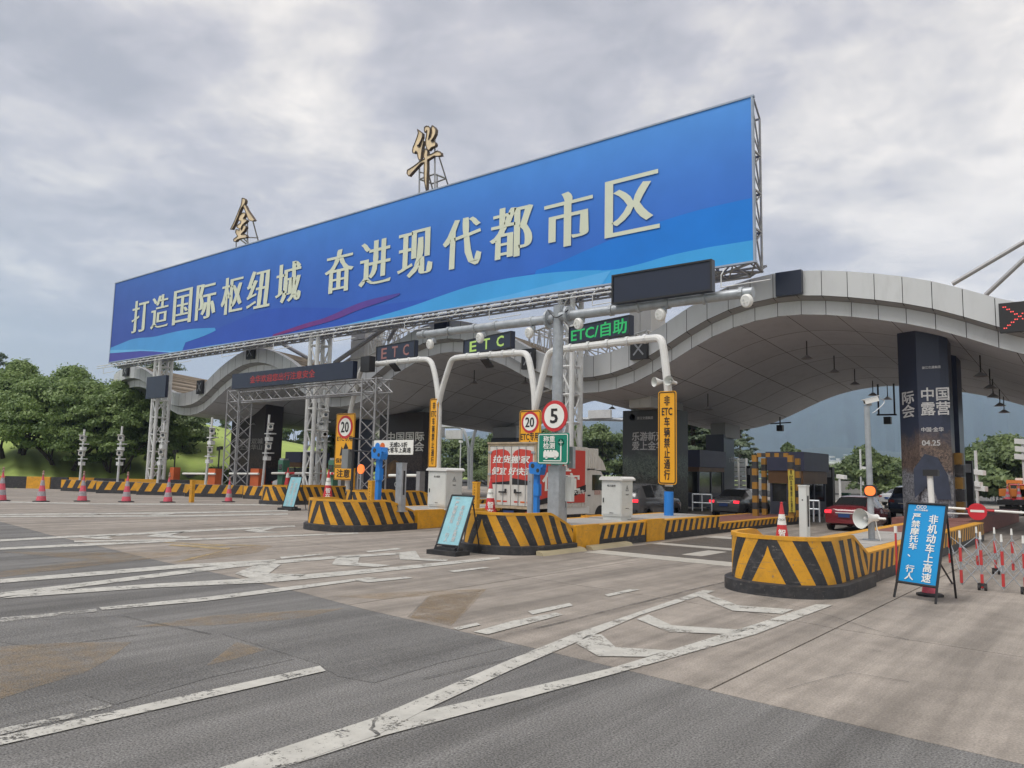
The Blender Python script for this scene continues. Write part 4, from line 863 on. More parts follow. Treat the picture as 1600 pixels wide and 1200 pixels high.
gold_char('gold_character', 'larger gold calligraphy character, the right one of the two standing above the billboard', hua, (665, 245), 17.4, st)
k2 = 1091/100
jin = [c2(p, 340, 290, k2) for p in (
 [(420, 215), (455, 215), (478, 250), (470, 300), (440, 340), (410, 380), (380, 440), (355, 520), (320, 600), (290, 670), (245, 750), (222, 745), (245, 700), (290, 610), (330, 510), (370, 410), (405, 330), (415, 270)],
 [(455, 318), (480, 340), (505, 400), (530, 440), (580, 510), (635, 590), (600, 605), (560, 600), (525, 570), (500, 500), (480, 450), (455, 380), (440, 350)],
 [(380, 510), (420, 470), (460, 462), (478, 490), (460, 530), (435, 565), (490, 575), (505, 600), (460, 640), (430, 665), (410, 700), (395, 740), (410, 760), (430, 720), (440, 680), (470, 675), (490, 710), (460, 770), (420, 810), (400, 835), (440, 830), (480, 830), (503, 875), (480, 890), (400, 900), (340, 920), (310, 955), (280, 950), (275, 915), (310, 890), (345, 860), (330, 840), (310, 800), (315, 750), (350, 750), (370, 770), (375, 730), (340, 720), (330, 690), (360, 660), (395, 640), (400, 600), (370, 600), (360, 570)])]
st = [((369, 387), (369, 376), (.2, .2)), ((404, 378), (395, 345), (1.6, .3)), ((388, 384), (387, 372), (1.6, 1.6)), ((387, 371), (403, 371.5), (.2, 1.6)), ((374, 373), (386, 382), (.2, 1.6)), ((387, 345), (386.5, 373), (.2, .2)), ((369, 387), (369, 400), (.2, .2)), ((404, 378), (407, 390), (1.6, 1.6)), ((386.5, 373), (386, 395), (.2, .2)), ((380, 372), (390, 382), (.2, 1.6))]
gold_char('gold_character', 'smaller gold calligraphy character, the left one of the two standing above the billboard', jin, (378, 345), 17.0, st)
# lane signal boxes on the fascia
SIGX = mat('signal_grey_lamp', (.25, .26, .28), .5)
for u, v, w_, hh, label, on_ in ((197, 579, .8, .95, 'dark lane signal box at the left end of the fascia', 0), (313, 605, .75, 1.0, 'dark lane signal box in the left roof valley', 0), (392, 550, .85, 1.0, 'dark lane signal box on the crest of the left arch', 0), (690, 510, .95, .75, 'dark blue lane signal box on the middle arch crest below the billboard', 2), (826, 561, .75, 1.0, 'black lane signal box on the fascia beside the middle post', 0), (999, 545, .82, .95, 'black lane signal box on the fascia behind the right lane post', 0), (1233, 443, 1.0, .95, 'blank slate blue lane signal box on the right arch fascia', 2), (1594, 495, 1.15, .98, 'lane signal box showing a red cross at the right edge', 1)):
    p = YP(u, v, YU-.12); t = thing('lane_signal', label, 'signal', p)
    b = MB(); b.box((p.x, p.y, p.z), (w_, .2, hh)); b.build('housing', SCREEN if on_ == 2 else BLACKP, t)
    if on_ != 2:
        for k, s_ in enumerate((1, -1)):
            b = MB()
            if on_: 
                nn = 9
                for j in range(nn):
                    f = -.5+j/(nn-1)
                    if k and abs(f) < .05: continue
                    for dx in (-.03, .03): b.prism(disc(.022, 7), (p.x+f*w_*.72+dx, p.y-.105, p.z+s_*f*hh*.72), (1, 0, 0), (0, 0, 1), .01)
            else: b.frame((p.x, p.y-.105-.004*k, p.z), Vector((.62*w_, 0, s_*.62*hh)).normalized(), Vector((0, 1, 0)), Vector((-.62*hh*s_, 0, .62*w_)).normalized(), (math.hypot(w_, hh)*.6, .01, .07))
            b.build('cross_bar', LED_R if on_ else SIGX, t)
# ================================================================== TOLL ISLANDS
ZI = .30*S; ZN = .495*S; SK = .105*S
def island(label, Xc, hw, Yf, wallY, rampY, segs, tiles=None, brick=None, skirt_end=None):
    """nose wall round the front, then kerb segments [(y0, y1, kind, height)] along both sides; all in units of the eye height"""
    Xc, hw, Yf, wallY, rampY = h(Xc, hw, Yf, wallY, rampY); dep = hw*1.0
    t = thing('toll_island', label, 'traffic island', (Xc, Yf, 0))
    nq = 24; arc = [(hw*math.sin(a)**.8 if a > 0 else 0, Yf+dep*(1-math.cos(a))) for a in [math.pi/2*i/nq for i in range(nq+1)]]
    pts = arc+[(hw, rampY+.3)]; cum = [0]
    for i in range(1, len(pts)): cum.append(cum[-1]+math.dist(pts[i], pts[i-1]))
    sa = cum[nq]; smax = sa+rampY-(Yf+dep)
    def P(s, off=0):
        sg = -1 if s < 0 else 1; s = abs(s); i = min(max(np.searchsorted(cum, s)-1, 0), len(cum)-2); f = (s-cum[i])/max(1e-6, cum[i+1]-cum[i])
        x = pts[i][0]+(pts[i+1][0]-pts[i][0])*f; y = pts[i][1]+(pts[i+1][1]-pts[i][1])*f
        dx, dy = pts[i+1][0]-pts[i][0], pts[i+1][1]-pts[i][1]; l = math.hypot(dx, dy); nx, ny = dy/l, -dx/l
        return (Xc+sg*(x+nx*off), y+ny*off)
    def top(s):
        y = P(s)[1]
        return ZN if y < wallY else (ZN+(ZI-ZN)*min(1, (y-wallY)/(rampY-wallY)))
    k0, pitch, c0 = .40, .235, -.11
    by, bk = MB(), MB(); NR = 5
    for sg in (1, -1):
        n = 0; prev = None
        def bound(n, r): return max(0.0, min(smax, c0+n*pitch+k0*(1-r)))
        n = -1
        while True:
            lo = (lambda r: 0.0) if n < 0 else (lambda r, n=n: bound(n, r)); hi = lambda r, n=n: bound(n+1, r)
            if lo(0) >= smax and lo(1) >= smax: break
            mb = by if (n < 0 or n % 2) else bk
            q = 4
            vs = []
            for j in range(NR+1):
                r = j/NR
                for i in range(q+1):
                    s = lo(r)+(hi(r)-lo(r))*i/q; x, y = P(sg*s); vs.append((x, y, SK*.9+(top(s)-SK*.9)*r))
            fs = []
            for j in range(NR):
                for i in range(q):
                    a = j*(q+1)+i; f = (a, a+1, a+q+2, a+q+1); fs.append(f if sg > 0 else f[::-1])
            mb.add(vs, fs); n += 1
    by.build('yellow_stripes', YEL, t); bk.build('black_stripes', BLK, t)
    # cap and inner face
    b = MB(); ns = 40; S_ = [-smax+2*smax*i/ns for i in range(ns+1)]; vs = []
    for s in S_: a, c = P(s, .012), P(s, -.09); z = top(s); vs += [(*a, z-.05), (*a, z+.012), (*c, z+.012), (*c, .2)]
    b.add(vs, [(4*i+k, 4*i+4+k, 4*i+5+k, 4*i+1+k) for i in range(ns) for k in range(3)]); b.build('nose_cap', YEL, t)
    b = MB(); vs = []
    for s in S_: a, c = P(s, .13), P(s, -.02); vs += [(*a, 0), (*a, SK*.93), (*P(s, .10), SK), (*c, SK)]
    b.add(vs, [(4*i+k, 4*i+4+k, 4*i+5+k, 4*i+1+k) for i in range(ns) for k in range(3)]); b.build('nose_skirt', BLK, t, smooth=True)
    # core
    b = MB(); y1 = segs[0][0]*S
    b.box((Xc, (Yf+dep*.75+rampY)/2, ZI/2-.01), (2*hw-.3, rampY-Yf-dep*.75, ZI-.02)); b.build('core', CONC, t)
    for (y0, y1, kind, zh) in segs:
        y0, y1, zh = y0*S, y1*S, zh*S
        b = MB(); b.box((Xc, (y0+y1)/2, zh/2-.012), (2*hw-.06, y1-y0-.01, zh-.024)); b.build('core', CONC if kind != 'yellow' else YEL, t)
        for sg in (1, -1):
            X = Xc+sg*hw; by, bk = MB(), MB(); low = zh*.36 if kind != 'yellow' else 0
            def q(mb, a, c, d, e, za, zc):   # a,c bottom  d,e top
                f = [(X, a, za), (X, c, za), (X, e, zc), (X, d, zc)]; mb.add(f, [(0, 1, 2, 3) if sg > 0 else (3, 2, 1, 0)])
            if kind == 'yellow': 
                b = MB(); b.box((X-sg*.04, (y0+y1)/2, zh/2+.02), (.14, y1-y0-.02, zh+.03)); b.build('kerb_box', YEL, t)
                continue
            sl = .16; y = y0; k = 0; pit = .20
            q(bk, y0, y1, y0, y1, 0, low)
            while y < y1+sl:
                a, c = max(y0, y-sl), min(y1, max(y0, y+pit-sl)); d, e = min(y1, max(y0, y)), min(y1, y+pit); a = min(a, y1)
                q(by if k % 2 == 0 else bk, a if y-sl > y0 else y0, c, d, e, low, zh-.02); y += pit; k += 1
            by.build('yellow_stripes', YEL, t); bk.build('black_stripes', BLK, t)
        for sg in (1, -1):
            b = MB(); b.box((Xc+sg*(hw-.13), (y0+y1)/2, zh-.005), (.27, y1-y0-.006, .03)); b.build('kerb_edge', YEL, t)
        tm = BRICK if kind == 'brick' else TILE; st = .50; nx = max(1, int((2*hw-.54)/st)); wx = (2*hw-.55)/nx; yy = y0+.01; cnt = 0
        me = None
        while yy+st < y1+.2 and cnt < 60:
            for i in range(nx):
                if me is None: bb = MB(local=True); bb.box((0, 0, 0), (wx-.012, st-.012, .03)); me = bb.mesh('paving_tile'); me.materials.append(tm)
                o = bpy.data.objects.new('paving_tile', me); COL.objects.link(o); o.parent = t
                o.location = (Xc-hw+.275+wx*(i+.5)-Xc, yy+st/2-Yf, zh-.004+R_.uniform(-.003, .003))
            yy += st; cnt += 1
        if yy < y1: b = MB(); b.box((Xc, (yy+y1)/2, zh-.004), (2*hw-.55, y1-yy-.02, .03)); b.build('paving_strip', tm, t)
    return t
I1 = island('striped toll island nose nearest the camera, in front of the right camera pole', -2.46, .47, 6.62, 7.45, 7.95, [(7.95, 11.4, 'tile', .30), (11.4, 15.4, 'brick', .30)])
b = MB(); b.box((-2.85*S, 19.5*S, .16*S), (1.2*S, 8*S, .30*S)); o = b.build('brick_island', BRICK, kind='structure')
b = MB(); b.box((-2.27*S+.0, 19.5*S, .16*S), (.06, 8*S, .31*S)); 
I2 = island('striped toll island nose behind the middle leaning sign, with the grey camera pole', -6.28, .58, 7.3, 7.95, 8.45, [(8.5, 9.07, 'yellow', .30), (9.07, 10.4, 'tile', .30), (10.4, 10.96, 'yellow', .31), (10.96, 13.06, 'tile', .30), (13.06, 17.2, 'brick', .17)])
I3 = island('striped toll island nose left of the middle, with the blue camera post', -10.2, .70, 7.85, 8.7, 9.3, [(9.35, 10.0, 'yellow', .30), (10.0, 11.6, 'tile', .30), (11.6, 12.2, 'yellow', .31), (12.2, 14.4, 'tile', .30), (14.4, 18, 'brick', .17)])
I4 = island('striped toll island nose partly hidden behind the blue camera post', -13.9, .53, 11.6, 13.3, 13.9, [(13.95, 17.5, 'tile', .25)])
I5 = island('striped toll island nose behind the small leaning teal sign', -18.0, .53, 12.1, 14.4, 15.1, [(15.15, 18, 'tile', .25)])
for (ya, yb) in ((8.55, 9.5), (9.75, 10.8)):
    b = MB(); X = -5.66*S; b.prism([(0, 0), (.22, 0), (.16, .07), (0, .10)], (X, ya*S, 0), (1, 0, 0), (0, 0, 1), -(yb-ya)*S); o = b.build('wheel_guide_block', mat('faded_yellow_block', (.36, .31, .20), .7, var=.1)); tag(o, 'low pale yellow wheel guide block along the middle island, the %s one' % ('nearer' if ya < 9 else 'farther'), 'kerb block')
# low striped barrier blocks in front of the exit lanes
def barrier(p, q, hh, label, slant=1):
    p, q = Vector(p), Vector(q); p.z = q.z = 0; d = (q-p); Ln = d.length; d.normalize(); nrm = Vector((d.y, -d.x, 0)); Z = Vector((0, 0, 1))
    t = thing('striped_barrier', label, 'barrier', p, group='low striped barrier blocks along the exit lanes')
    b = MB(); c = (p+q)/2-nrm*.3; b.frame(c+Z*(hh*.5), d, nrm, Z, (Ln-.05, .5, hh)); b.build('block', CONC, t)
    by, bk = MB(), MB(); pit = .42; low = hh*.3; o = p+d*.03; y = 0; k = 0; sl = .3; L1 = Ln-.06
    def F(mb, a, c_, d_, e, za, zc): mb.add([o+d*a+Z*za-nrm*.045, o+d*c_+Z*za-nrm*.045, o+d*e+Z*zc-nrm*.045, o+d*d_+Z*zc-nrm*.045], [(0, 1, 2, 3)])
    cl = lambda x: max(0, min(L1, x))
    F(bk, 0, L1, 0, L1, 0, low)
    while y < L1+sl:
        F(by if k % 2 == 0 else bk, cl(y-sl), cl(y+pit-sl), cl(y), cl(y+pit), low, hh+.003); y += pit; k += 1
    by.build('yellow_stripes', YEL, t); bk.build('black_stripes', BLK, t); return t
BP = [((93, 767), (151, 769)), ((148, 770.5), (213, 772)), ((211, 773), (288, 775)), ((287, 776), (379, 778)), ((378, 779), (414, 781))]
for k, (a, c) in enumerate(BP): barrier(G(*a), G(*c), .74, 'striped barrier block %s' % ('farthest left, under the first camera pole', 'second from the left, below the cedar', 'at the foot of the left billboard tower', 'behind the yellow bollard on the left', 'shortest one, next to the left island nose')[k])
kb = thing('painted_kerb', 'long low kerb wall painted in black and yellow lengths under the camphor trees', 'kerb', G(20, 765))
a, c = G(-60, 762), G(60, 764.5); c2_ = G(330, 771, 0); 
us_ = [-60, -20, 8, 43, 80, 107, 147, 195, 245, 300, 345]; vsu = [761, 762, 762.3, 763, 764, 764.5, 765, 766, 767, 768, 769]
for i in range(len(us_)-1):
    p, q = G(us_[i], vsu[i]), G(us_[i+1], vsu[i+1]); d = (q-p).normalized(); nn = Vector((d.y, -d.x, 0)); b = MB(); b.frame((p+q)/2+Vector((0, 0, .42)), d, nn, (0, 0, 1), ((q-p).length-.03, .35, .84 if i < 6 else .8)); b.build('kerb_length', BLK if i % 2 == 0 else YEL, kb)
# ================================================================== SMALL HELPERS FOR ROAD FURNITURE
def scale_at(u, Y): d = ray(u, 740); return (Y/d.y)/F_PX      # metres per picture pixel at depth
UX, UZ = Vector((1, 0, 0)), Vector((0, 0, 1))
def cone(p, hgt, label, kind='faded', text=False, group=None):
    t = thing('traffic_cone', label, 'traffic cone', p, group=group); r = hgt*.17; x, y, z = p
    m0 = PINK if kind == 'faded' else RED
    b = MB(); b.lathe([(r*1.75, 0), (r*1.75, .035), (r*1.3, .05), (r*1.1, .055)], p, n=8 if kind == 'faded' else 4); b.build('base', RUBBER, t)
    f = lambda a: r*(1-a)+.022*a
    def band(name, a, c, m_, e=0): b = MB(); b.lathe([(f(a)+e, .05+(hgt-.05)*a), (f(c)+e, .05+(hgt-.05)*c)], p, n=18); b.build(name, m_, t, smooth=True)
    if kind == 'faded':
        band('lower_body', 0, .18, m0); band('reflective_band', .18, .36, GREYBAND, .002); band('body', .36, .58, m0); band('reflective_band', .58, .78, GREYBAND, .002); band('tip', .78, 1, m0)
        b = MB(); b.lathe([(.05, hgt*.98), (.06, hgt*1.02), (.03, hgt*1.06), (.05, hgt*1.12), (.0, hgt*1.15)], p, n=10); b.build('top_ring', mat('dull_cone_top', (.33, .2, .17), .6), t)
    else:
        band('body', 0, .52, m0); band('reflective_band', .52, .76, WINK, .003); band('tip', .76, 1, m0); b = MB(); b.lathe([(.024, hgt), (.03, hgt+.02), (0, hgt+.035)], p, n=10); b.build('cap', m0, t)
        if text:
            v = (CAMLOC-Vector(p)); v.z = 0; v.normalize(); ux = Vector((-v.y, v.x, 0)); b = MB()
            letters(b, '智\n在', Vector(p)+v*(r*.74)+UZ*(hgt*.29), ux, (UZ-v*.12).normalized(), r*.9, hgt*.34, lift=.012, full=True)
            letters(b, 'CICO', Vector(p)+v*(f(.62))+UZ*(hgt*.66), ux, (UZ-v*.12).normalized(), r*.8, .07, lift=.012, mi=1); b.build('lettering', [WINK, INK], t)
    return t
for i, (u, v, hp) in enumerate(((1, 783, 46), (64, 784, 42), (128, 783.5, 41), (197, 784.5, 41), (262, 785, 40), (357, 784.5, 34))):
    p = G(u, v); sc_ = scale_at(u, p.y); cone(p, hp*sc_, 'faded pink traffic cone on the left lane line, %s from the left' % ('first', 'second', 'third', 'fourth', 'fifth', 'sixth')[i], group='faded cones along the left lane line')
p = G(1453, 931); cone((p.x, p.y, 0), .7, 'pink traffic cone hidden behind the blue leaning sign, only its base showing')
p = YP(1222, 838, 7.55*S); cone((p.x, p.y, ZI), YP(1222, 787, 7.55*S).z-ZI, 'red and white cone with white lettering on the nearest island', 'new', True)
p = YP(766, 795, 8.6*S); cone((p.x, p.y, ZI), YP(766, 749, 8.6*S).z-ZI, 'red and white cone on the middle island before the box truck', 'new', True)
p = YP(512, 775, 10*S); cone((p.x, p.y, ZI), YP(512, 735, 10*S).z-ZI, 'lettered red cone on the left island nose below the yellow speed sign', 'new', True)
p = YP(449, 755, 15*S); cone((p.x, p.y, ZI), YP(449, 731, 15*S).z-ZI, 'small red and white cone behind the small leaning teal sign', 'new')
p = YP(587, 770, 13.6*S); cone((p.x, p.y, ZI), YP(587, 742, 13.6*S).z-ZI, 'red and white cone half hidden behind the blue camera post', 'new')
def bollard(u, v0, v1, Y, label, z0=ZI, r=.095):
    p = YP(u, v1, Y*S); zt = YP(u, v0, Y*S).z; t = thing('yellow_bollard', label, 'bollard', (p.x, p.y, z0))
    b = MB(); b.box((p.x, p.y, (z0+zt)/2), (r*2, r*1.6, zt-z0)); b.build('post', YEL, t); b = MB(); b.box((p.x, p.y, zt+.02), (r*2.2, r*1.8, .05)); b.build('cap', YEL, t)
    b = MB()
    for k in range(7): b.prism(disc(.016, 8), (p.x, p.y-r*.8-.003, zt-.12-k*.09), UX, UZ, .004)
    b.build('holes', INK, t); return t
g3 = G(299, 785); bollard(299, 751, 785, g3.y/S, 'yellow bollard standing on the road among the pink cones', 0, .11)
bollard(579.5, 753, 789, 8.95, 'yellow bollard on the left island beside the blue camera post')
bollard(743.5, 755, 789, 9.6, 'yellow bollard between the white cabinet and the box truck')
bollard(551, 733, 775, 12.2, 'thin yellow bollard right of the yellow speed sign', r=.06)
# square steel posts with slots
def steel_post(u0, u1, v0, v1, Y, label, m_=CREAM, z0=ZI):
    a, c = YP(u0, v1, Y*S), YP(u1, v1, Y*S); zt = YP((u0+u1)/2, v0, Y*S).z; w_ = (c.x-a.x)*.72; t = thing('equipment_post', label, 'post', ((a.x+c.x)/2, a.y, z0))
    b = MB(); b.box(((a.x+c.x)/2, a.y+.1, (z0+zt)/2), (w_, .2, zt-z0)); b.build('body', m_, t)
    b = MB(); b.box(((a.x+c.x)/2, a.y+.1, zt+.012), (w_+.02, .22, .025)); b.build('cap', m_, t)
    b = MB(); b.box(((a.x+c.x)/2+w_/2+.003, a.y+.1, z0+(zt-z0)*.6), (.008, .07, (zt-z0)*.5)); b.build('sensor_slot', BLACKP, t)
    b = MB(); b.prism(disc(.014, 8), ((a.x+c.x)/2, a.y-.003, z0+(zt-z0)*.78), UX, UZ, .004); b.build('lock', BLACKP, t)
    b = MB(); b.box(((a.x+c.x)/2, a.y+.1, z0+.02), (w_+.1, .3, .03)); b.build('foot_plate', STEELG, t)
steel_post(1247, 1263, 760, 838, 7.9, 'beige square sensor post on the nearest island behind the cone')
steel_post(615, 628, 724, 792, 8.9, 'grey square sensor post on the left island', STEELG)
steel_post(822, 832, 735, 800, 8.8, 'grey square post left of the blue camera post on the middle island', STEELG)
steel_post(871, 880, 745, 818, 8.75, 'slim grey post just right of the grey camera pole', STEELG)
# blue camera posts
def blue_post(u, vh, v1, Y, label):
    p = YP(u, v1, Y*S); k = scale_at(u, Y*S); zt = YP(u, vh, Y*S).z; x, y = p.x, p.y; t = thing('blue_camera_post', label, 'camera post', (x, y, ZI))
    b = MB(); b.box((x, y, (ZI+zt)/2), (7.5*k, 7*k, zt-ZI)); b.build('post', BLUEP, t); b = MB(); b.box((x+2*k, y-1*k, zt-14*k*2.0), (10*k, 8*k, 18*k)); b.build('lower_box', BLUEP, t)
    b = MB(); hd = Vector((x+3*k, y-.02, zt+6*k)); b.prism([(-11*k, -9*k), (8*k, -11*k), (11*k, -2*k), (9*k, 8*k), (-9*k, 9*k), (-13*k, 4*k)], hd-Vector((0, 8*k, 0)), UX, UZ, 14*k); b.build('camera_head', BLUEP, t)
    b = MB(); b.tube(hd+Vector((8*k, -4*k, 1*k)), hd+Vector((19*k, -9*k, 3*k)), 2.6*k, 10, 3.4*k); b.build('side_sensor', BLUEP, t)
    b = MB(); b.prism(disc(3.6*k, 16), hd+Vector((-5*k, -8.4*k, 3*k)), UX, UZ, .02); b.build('lens', GLASS, t); b = MB(); b.prism(disc(3*k, 16), hd+Vector((5*k, -8.4*k, -4*k)), UX, UZ, .02); b.build('lens', GLASS, t)
blue_post(590, 713, 789, 8.75, 'bright blue camera post with a twin lens head on the left island')
blue_post(838, 737, 806, 8.6, 'bright blue camera post with a twin lens head in front of the box truck')
# white equipment cabinets
def cabinet(u0, ue, v0, v1, Y, label):
    a, c = YP(u0, v1, Y*S), YP(ue, v1, Y*S); zt = YP(ue, v0, Y*S).z; w_ = c.x-a.x; d_ = w_*.95; cx, cy = (a.x+c.x)/2, a.y+d_/2; t = thing('equipment_cabinet', label, 'cabinet', (cx, cy, ZI)); H_ = zt-ZI
    b = MB(); b.box((cx, cy, ZI+.06), (w_-.06, d_-.06, .12)); b.build('plinth', CREAM, t)
    b = MB(); b.box((cx, cy, ZI+.12+(H_-.2)/2), (w_, d_, H_-.2)); b.build('body', CREAM, t)
    b = MB(); b.box((cx, cy, zt-.06), (w_+.12, d_+.12, .05)); b.prism([(-w_/2-.06, 0), (w_/2+.06, 0), (w_/2-.02, .055), (-w_/2+.02, .055)], (cx, cy-d_/2-.06, zt-.035), UX, UZ, d_+.12); b.build('roof_cap', WHITE, t)
    b = MB(); b.box((cx+.01, a.y-.006, ZI+.12+(H_-.2)/2), (w_-.08, .012, H_-.3)); b.build('door', CREAM, t)
    b = MB(); b.box((cx-w_*.40, a.y-.02, ZI+H_*.46), (.03, .02, .13)); b.build('handle', BLACKP, t)
    b = MB(); letters(b, '电力监控', (cx, a.y-.014, ZI+H_*.80), UX, UZ, w_*.52, .07, lift=.002); letters(b, '注意安全', (cx, a.y-.014, ZI+H_*.17), UX, UZ, w_*.7, .035, lift=.002)
    X = cx+w_/2+.002; uy = Vector((0, 1, 0)); tri = [(-.09, -.07), (.09, -.07), (0, .1)]
    b.prism(tri, (X, cy, ZI+H_*.74), uy, UZ, .003); letters(b, '有电危险', (X, cy, ZI+H_*.6), uy, UZ, d_*.4, .04, lift=.004); letters(b, '自动客户服务', (X, cy, ZI+H_*.28), uy, UZ, d_*.6, .03, lift=.004)
    b.build('markings', INK, t); b = MB(); b.prism([(-.06, -.052), (.06, -.052), (0, .066)], (X+.004, cy, ZI+H_*.737), uy, UZ, .003); b.build('warning_triangle', CREAM, t)
    b = MB(); b.box((X+.008, cy, ZI+H_*.735), (.004, .016, .07)); b.build('bolt_mark', INK, t)
cabinet(940, 971, 746, 812, 10.2, 'white power cabinet on the middle island right of the grey camera pole')
cabinet(668, 696, 732, 790, 10.0, 'white power cabinet on the left island under the narrow yellow sign')
# ================================================================== SIGNS AND LANE PORTALS
def portal_y(u): return float(np.interp(u, [553, 683, 835, 1043], [14.4, 13.9, 13.1, 12.2]))*S
def PP(u, v): return YP(u, v, portal_y(u))
def smooth_path(pts, it=2):
    for _ in range(it):
        q = [pts[0]]
        for a, c in zip(pts, pts[1:]): q += [a.lerp(c, .25), a.lerp(c, .75)]
        pts = q+[pts[-1]]
    return pts
PIPE = mat('white_portal_pipe', (.66, .66, .645), .4, var=.06, vscale=2, dirt=.3, dcol=(.4, .38, .34))
portals = []
for label, pxs in (('left white lane portal with the dim red ETC board', [(547, 645), (553, 618), (561, 588), (566, 573), (578, 570), (620, 565), (662, 561), (673, 563), (679, 580), (684, 610), (686, 640), (684, 775)]),
                   ('middle white lane portal with the yellow green ETC board', [(683, 645), (690, 610), (701, 575), (706, 561), (718, 558), (760, 555), (812, 551), (824, 553), (829, 572), (835, 610), (836, 640), (835, 790)]),
                   ('right white lane portal with the green ETC lane board', [(836, 640), (843, 610), (853, 568), (858, 550), (872, 546), (950, 537), (1022, 528), (1033, 529), (1037, 545), (1041, 580), (1044, 610), (1045, 760)])):
    t = thing('lane_portal', label, 'lane portal', PP(*pxs[-1])); b = MB(); P = [PP(*q) for q in pxs]; b.path(smooth_path(P[:-1], 2)+[P[-1]], .135, 10); b.build('pipe', PIPE, t, smooth=True); b = MB()
    for f in (.15, .35, .55, .75, .92):
        a, c = PP(*pxs[4]), PP(*pxs[6]); q = a.lerp(c, f); b = MB(); b.tube(q-Vector((.06, 0, 0)), q+Vector((.06, 0, 0)), .165, 10); b.build('clamp', STEELW, t)
    portals.append(t)
p = PP(1045, 806); b = MB(); b.tube((p.x, p.y, ZI), (p.x, p.y, YP(1045, 768, p.y).z), .155, 12); b.build('painted_sleeve', BLUEP, portals[2], smooth=True)
p = PP(548, 640); b = MB(); b.tube((p.x, p.y, ZI), (p.x, p.y, p.z), .135, 10); b.build('post', PIPE, portals[0])
def led_board(label, c4, text, lm, Y=None, dep=.22, name='lane_led_board', fit=.78):
    P = [(PP(*q) if Y is None else YP(q[0], q[1], Y)) for q in c4]; TL, TR, BR, BL = P; c = sum(P, Vector())/4; w_ = (TR-TL).length; hh = ((TL-BL).length+(TR-BR).length)/2; ux = (TR-TL+BR-BL).normalized(); ux.z = 0; ux.normalize(); ny = Vector((ux.y, -ux.x, 0))
    t = thing(name, label, 'LED sign', c); b = MB(); b.frame(c-ny*dep/2, ux, -ny, UZ, (w_, dep, hh)); b.build('housing', SCREEN, t)
    b = MB()
    for s_ in (1, -1): b.frame(c+UZ*(s_*(hh/2-.02))+ny*.012, ux, -ny, UZ, (w_, .03, .04)); b.frame(c+ux*(s_*(w_/2-.02))+ny*.012, ux, -ny, UZ, (.04, .03, hh-.085))
    b.build('bezel', BLACKP, t)
    if text == 'ETC':
        for k, ch in enumerate('ETC'): b = MB(); letters(b, ch, c+ux*((k-1)*w_*.285), ux, UZ, w_*.15, hh*.66, bold=.035, lift=.01, full=True); b.build('led_letter', lm, t)
    elif text: b = MB(); letters(b, text, c, ux, UZ, w_*.92, hh*fit, lift=.01, full=True); b.build('led_lettering', lm, t)
    return t, c, ux, ny, w_, hh
led_board('left lane board with dim reddish ETC letters', [(588, 541), (648, 532), (648, 559), (588, 566)], 'ETC', LED_DIM)
led_board('middle lane board with yellow green ETC letters', [(725, 528), (799, 521), (798, 548), (724, 552)], 'ETC', LED_Y)
led_board('green lit lane board for ETC and self service', [(889.5, 508), (984, 495), (983.7, 525), (888.8, 537)], 'ETC/自助', LED_G)
led_board('wide blank dark message screen on the grey camera arm', [(956, 430), (1112, 405), (1112, 453), (957, 477)], None, None, 8.35*S, dep=.16, name='message_screen')
# floodlights under the portals
for (u, v) in ((617, 574), (761, 567)):
    p = PP(u, v); t = thing('floodlight', 'small black floodlight under the %s lane portal' % ('left' if u < 700 else 'middle'), 'light', p)
    b = MB(); b.frame(p, Vector((1, 0, 0)), Vector((0, .8, -.6)), Vector((0, .6, .8)), (.42, .55, .08)); b.build('housing', BLACKP, t); b = MB(); b.tube(p, p+Vector((0, .1, .35)), .03, 6); b.build('bracket', STEELW, t)
def sign_panel(label, c, w_, hh, bm, r=.07, name='road_sign', border=INK, cat='sign', bt=.035, back=True):
    c = Vector(c); t = thing(name, label, cat, c); b = MB(); b.prism(rrect(w_, hh, r), c, UX, UZ, .03); b.build('panel', bm, t)
    if border is not None:
        b = MB(); o_, i_ = rrect(w_-.05, hh-.05, r*.85), rrect(w_-.05-2*bt, hh-.05-2*bt, r*.6); k = len(o_); vs = [c+UX*x+UZ*z+Vector((0, -.006, 0)) for x, z in o_+i_]
        b.add(vs, [(i, (i+1) % k, k+(i+1) % k, k+i) for i in range(k)]); b.build('border', border, t)
    return t
def round_limit(t, c, r, num):
    c = Vector(c); b = MB(); b.prism(disc(r, 32), c+Vector((0, -.012, 0)), UX, UZ, .012); b.build('red_ring', RED, t); b = MB(); b.prism(disc(r*.78, 32), c+Vector((0, -.020, 0)), UX, UZ, .006); b.build('white_disc', WINK, t)
    b = MB(); letters(b, num, c+Vector((0, -.022, 0)), UX, UZ, r*(1.05 if len(num) > 1 else .62), r*.95, lift=.006, full=True); b.build('number', INK, t)
# narrow vertical signs
for label, u, v0, v1, w_ in (('tall narrow yellow sign with black characters on the right lane portal post', 1042.5, 611, 757, .66), ('tall narrow yellow sign with black characters on the middle portal post', 677, 623, 731, .56)):
    y = portal_y(u)-.2; c = (YP(u, v0, y)+YP(u, v1, y))/2; hh = YP(u, v0, y).z-YP(u, v1, y).z; t = sign_panel(label, c, w_, hh, SIGNY, .09)
    b = MB(); letters(b, NOETC, c+Vector((0, -.008, 0)), UX, UZ, w_*.58, hh*.90, lift=.004, full=True); b.build('lettering', INK, t)
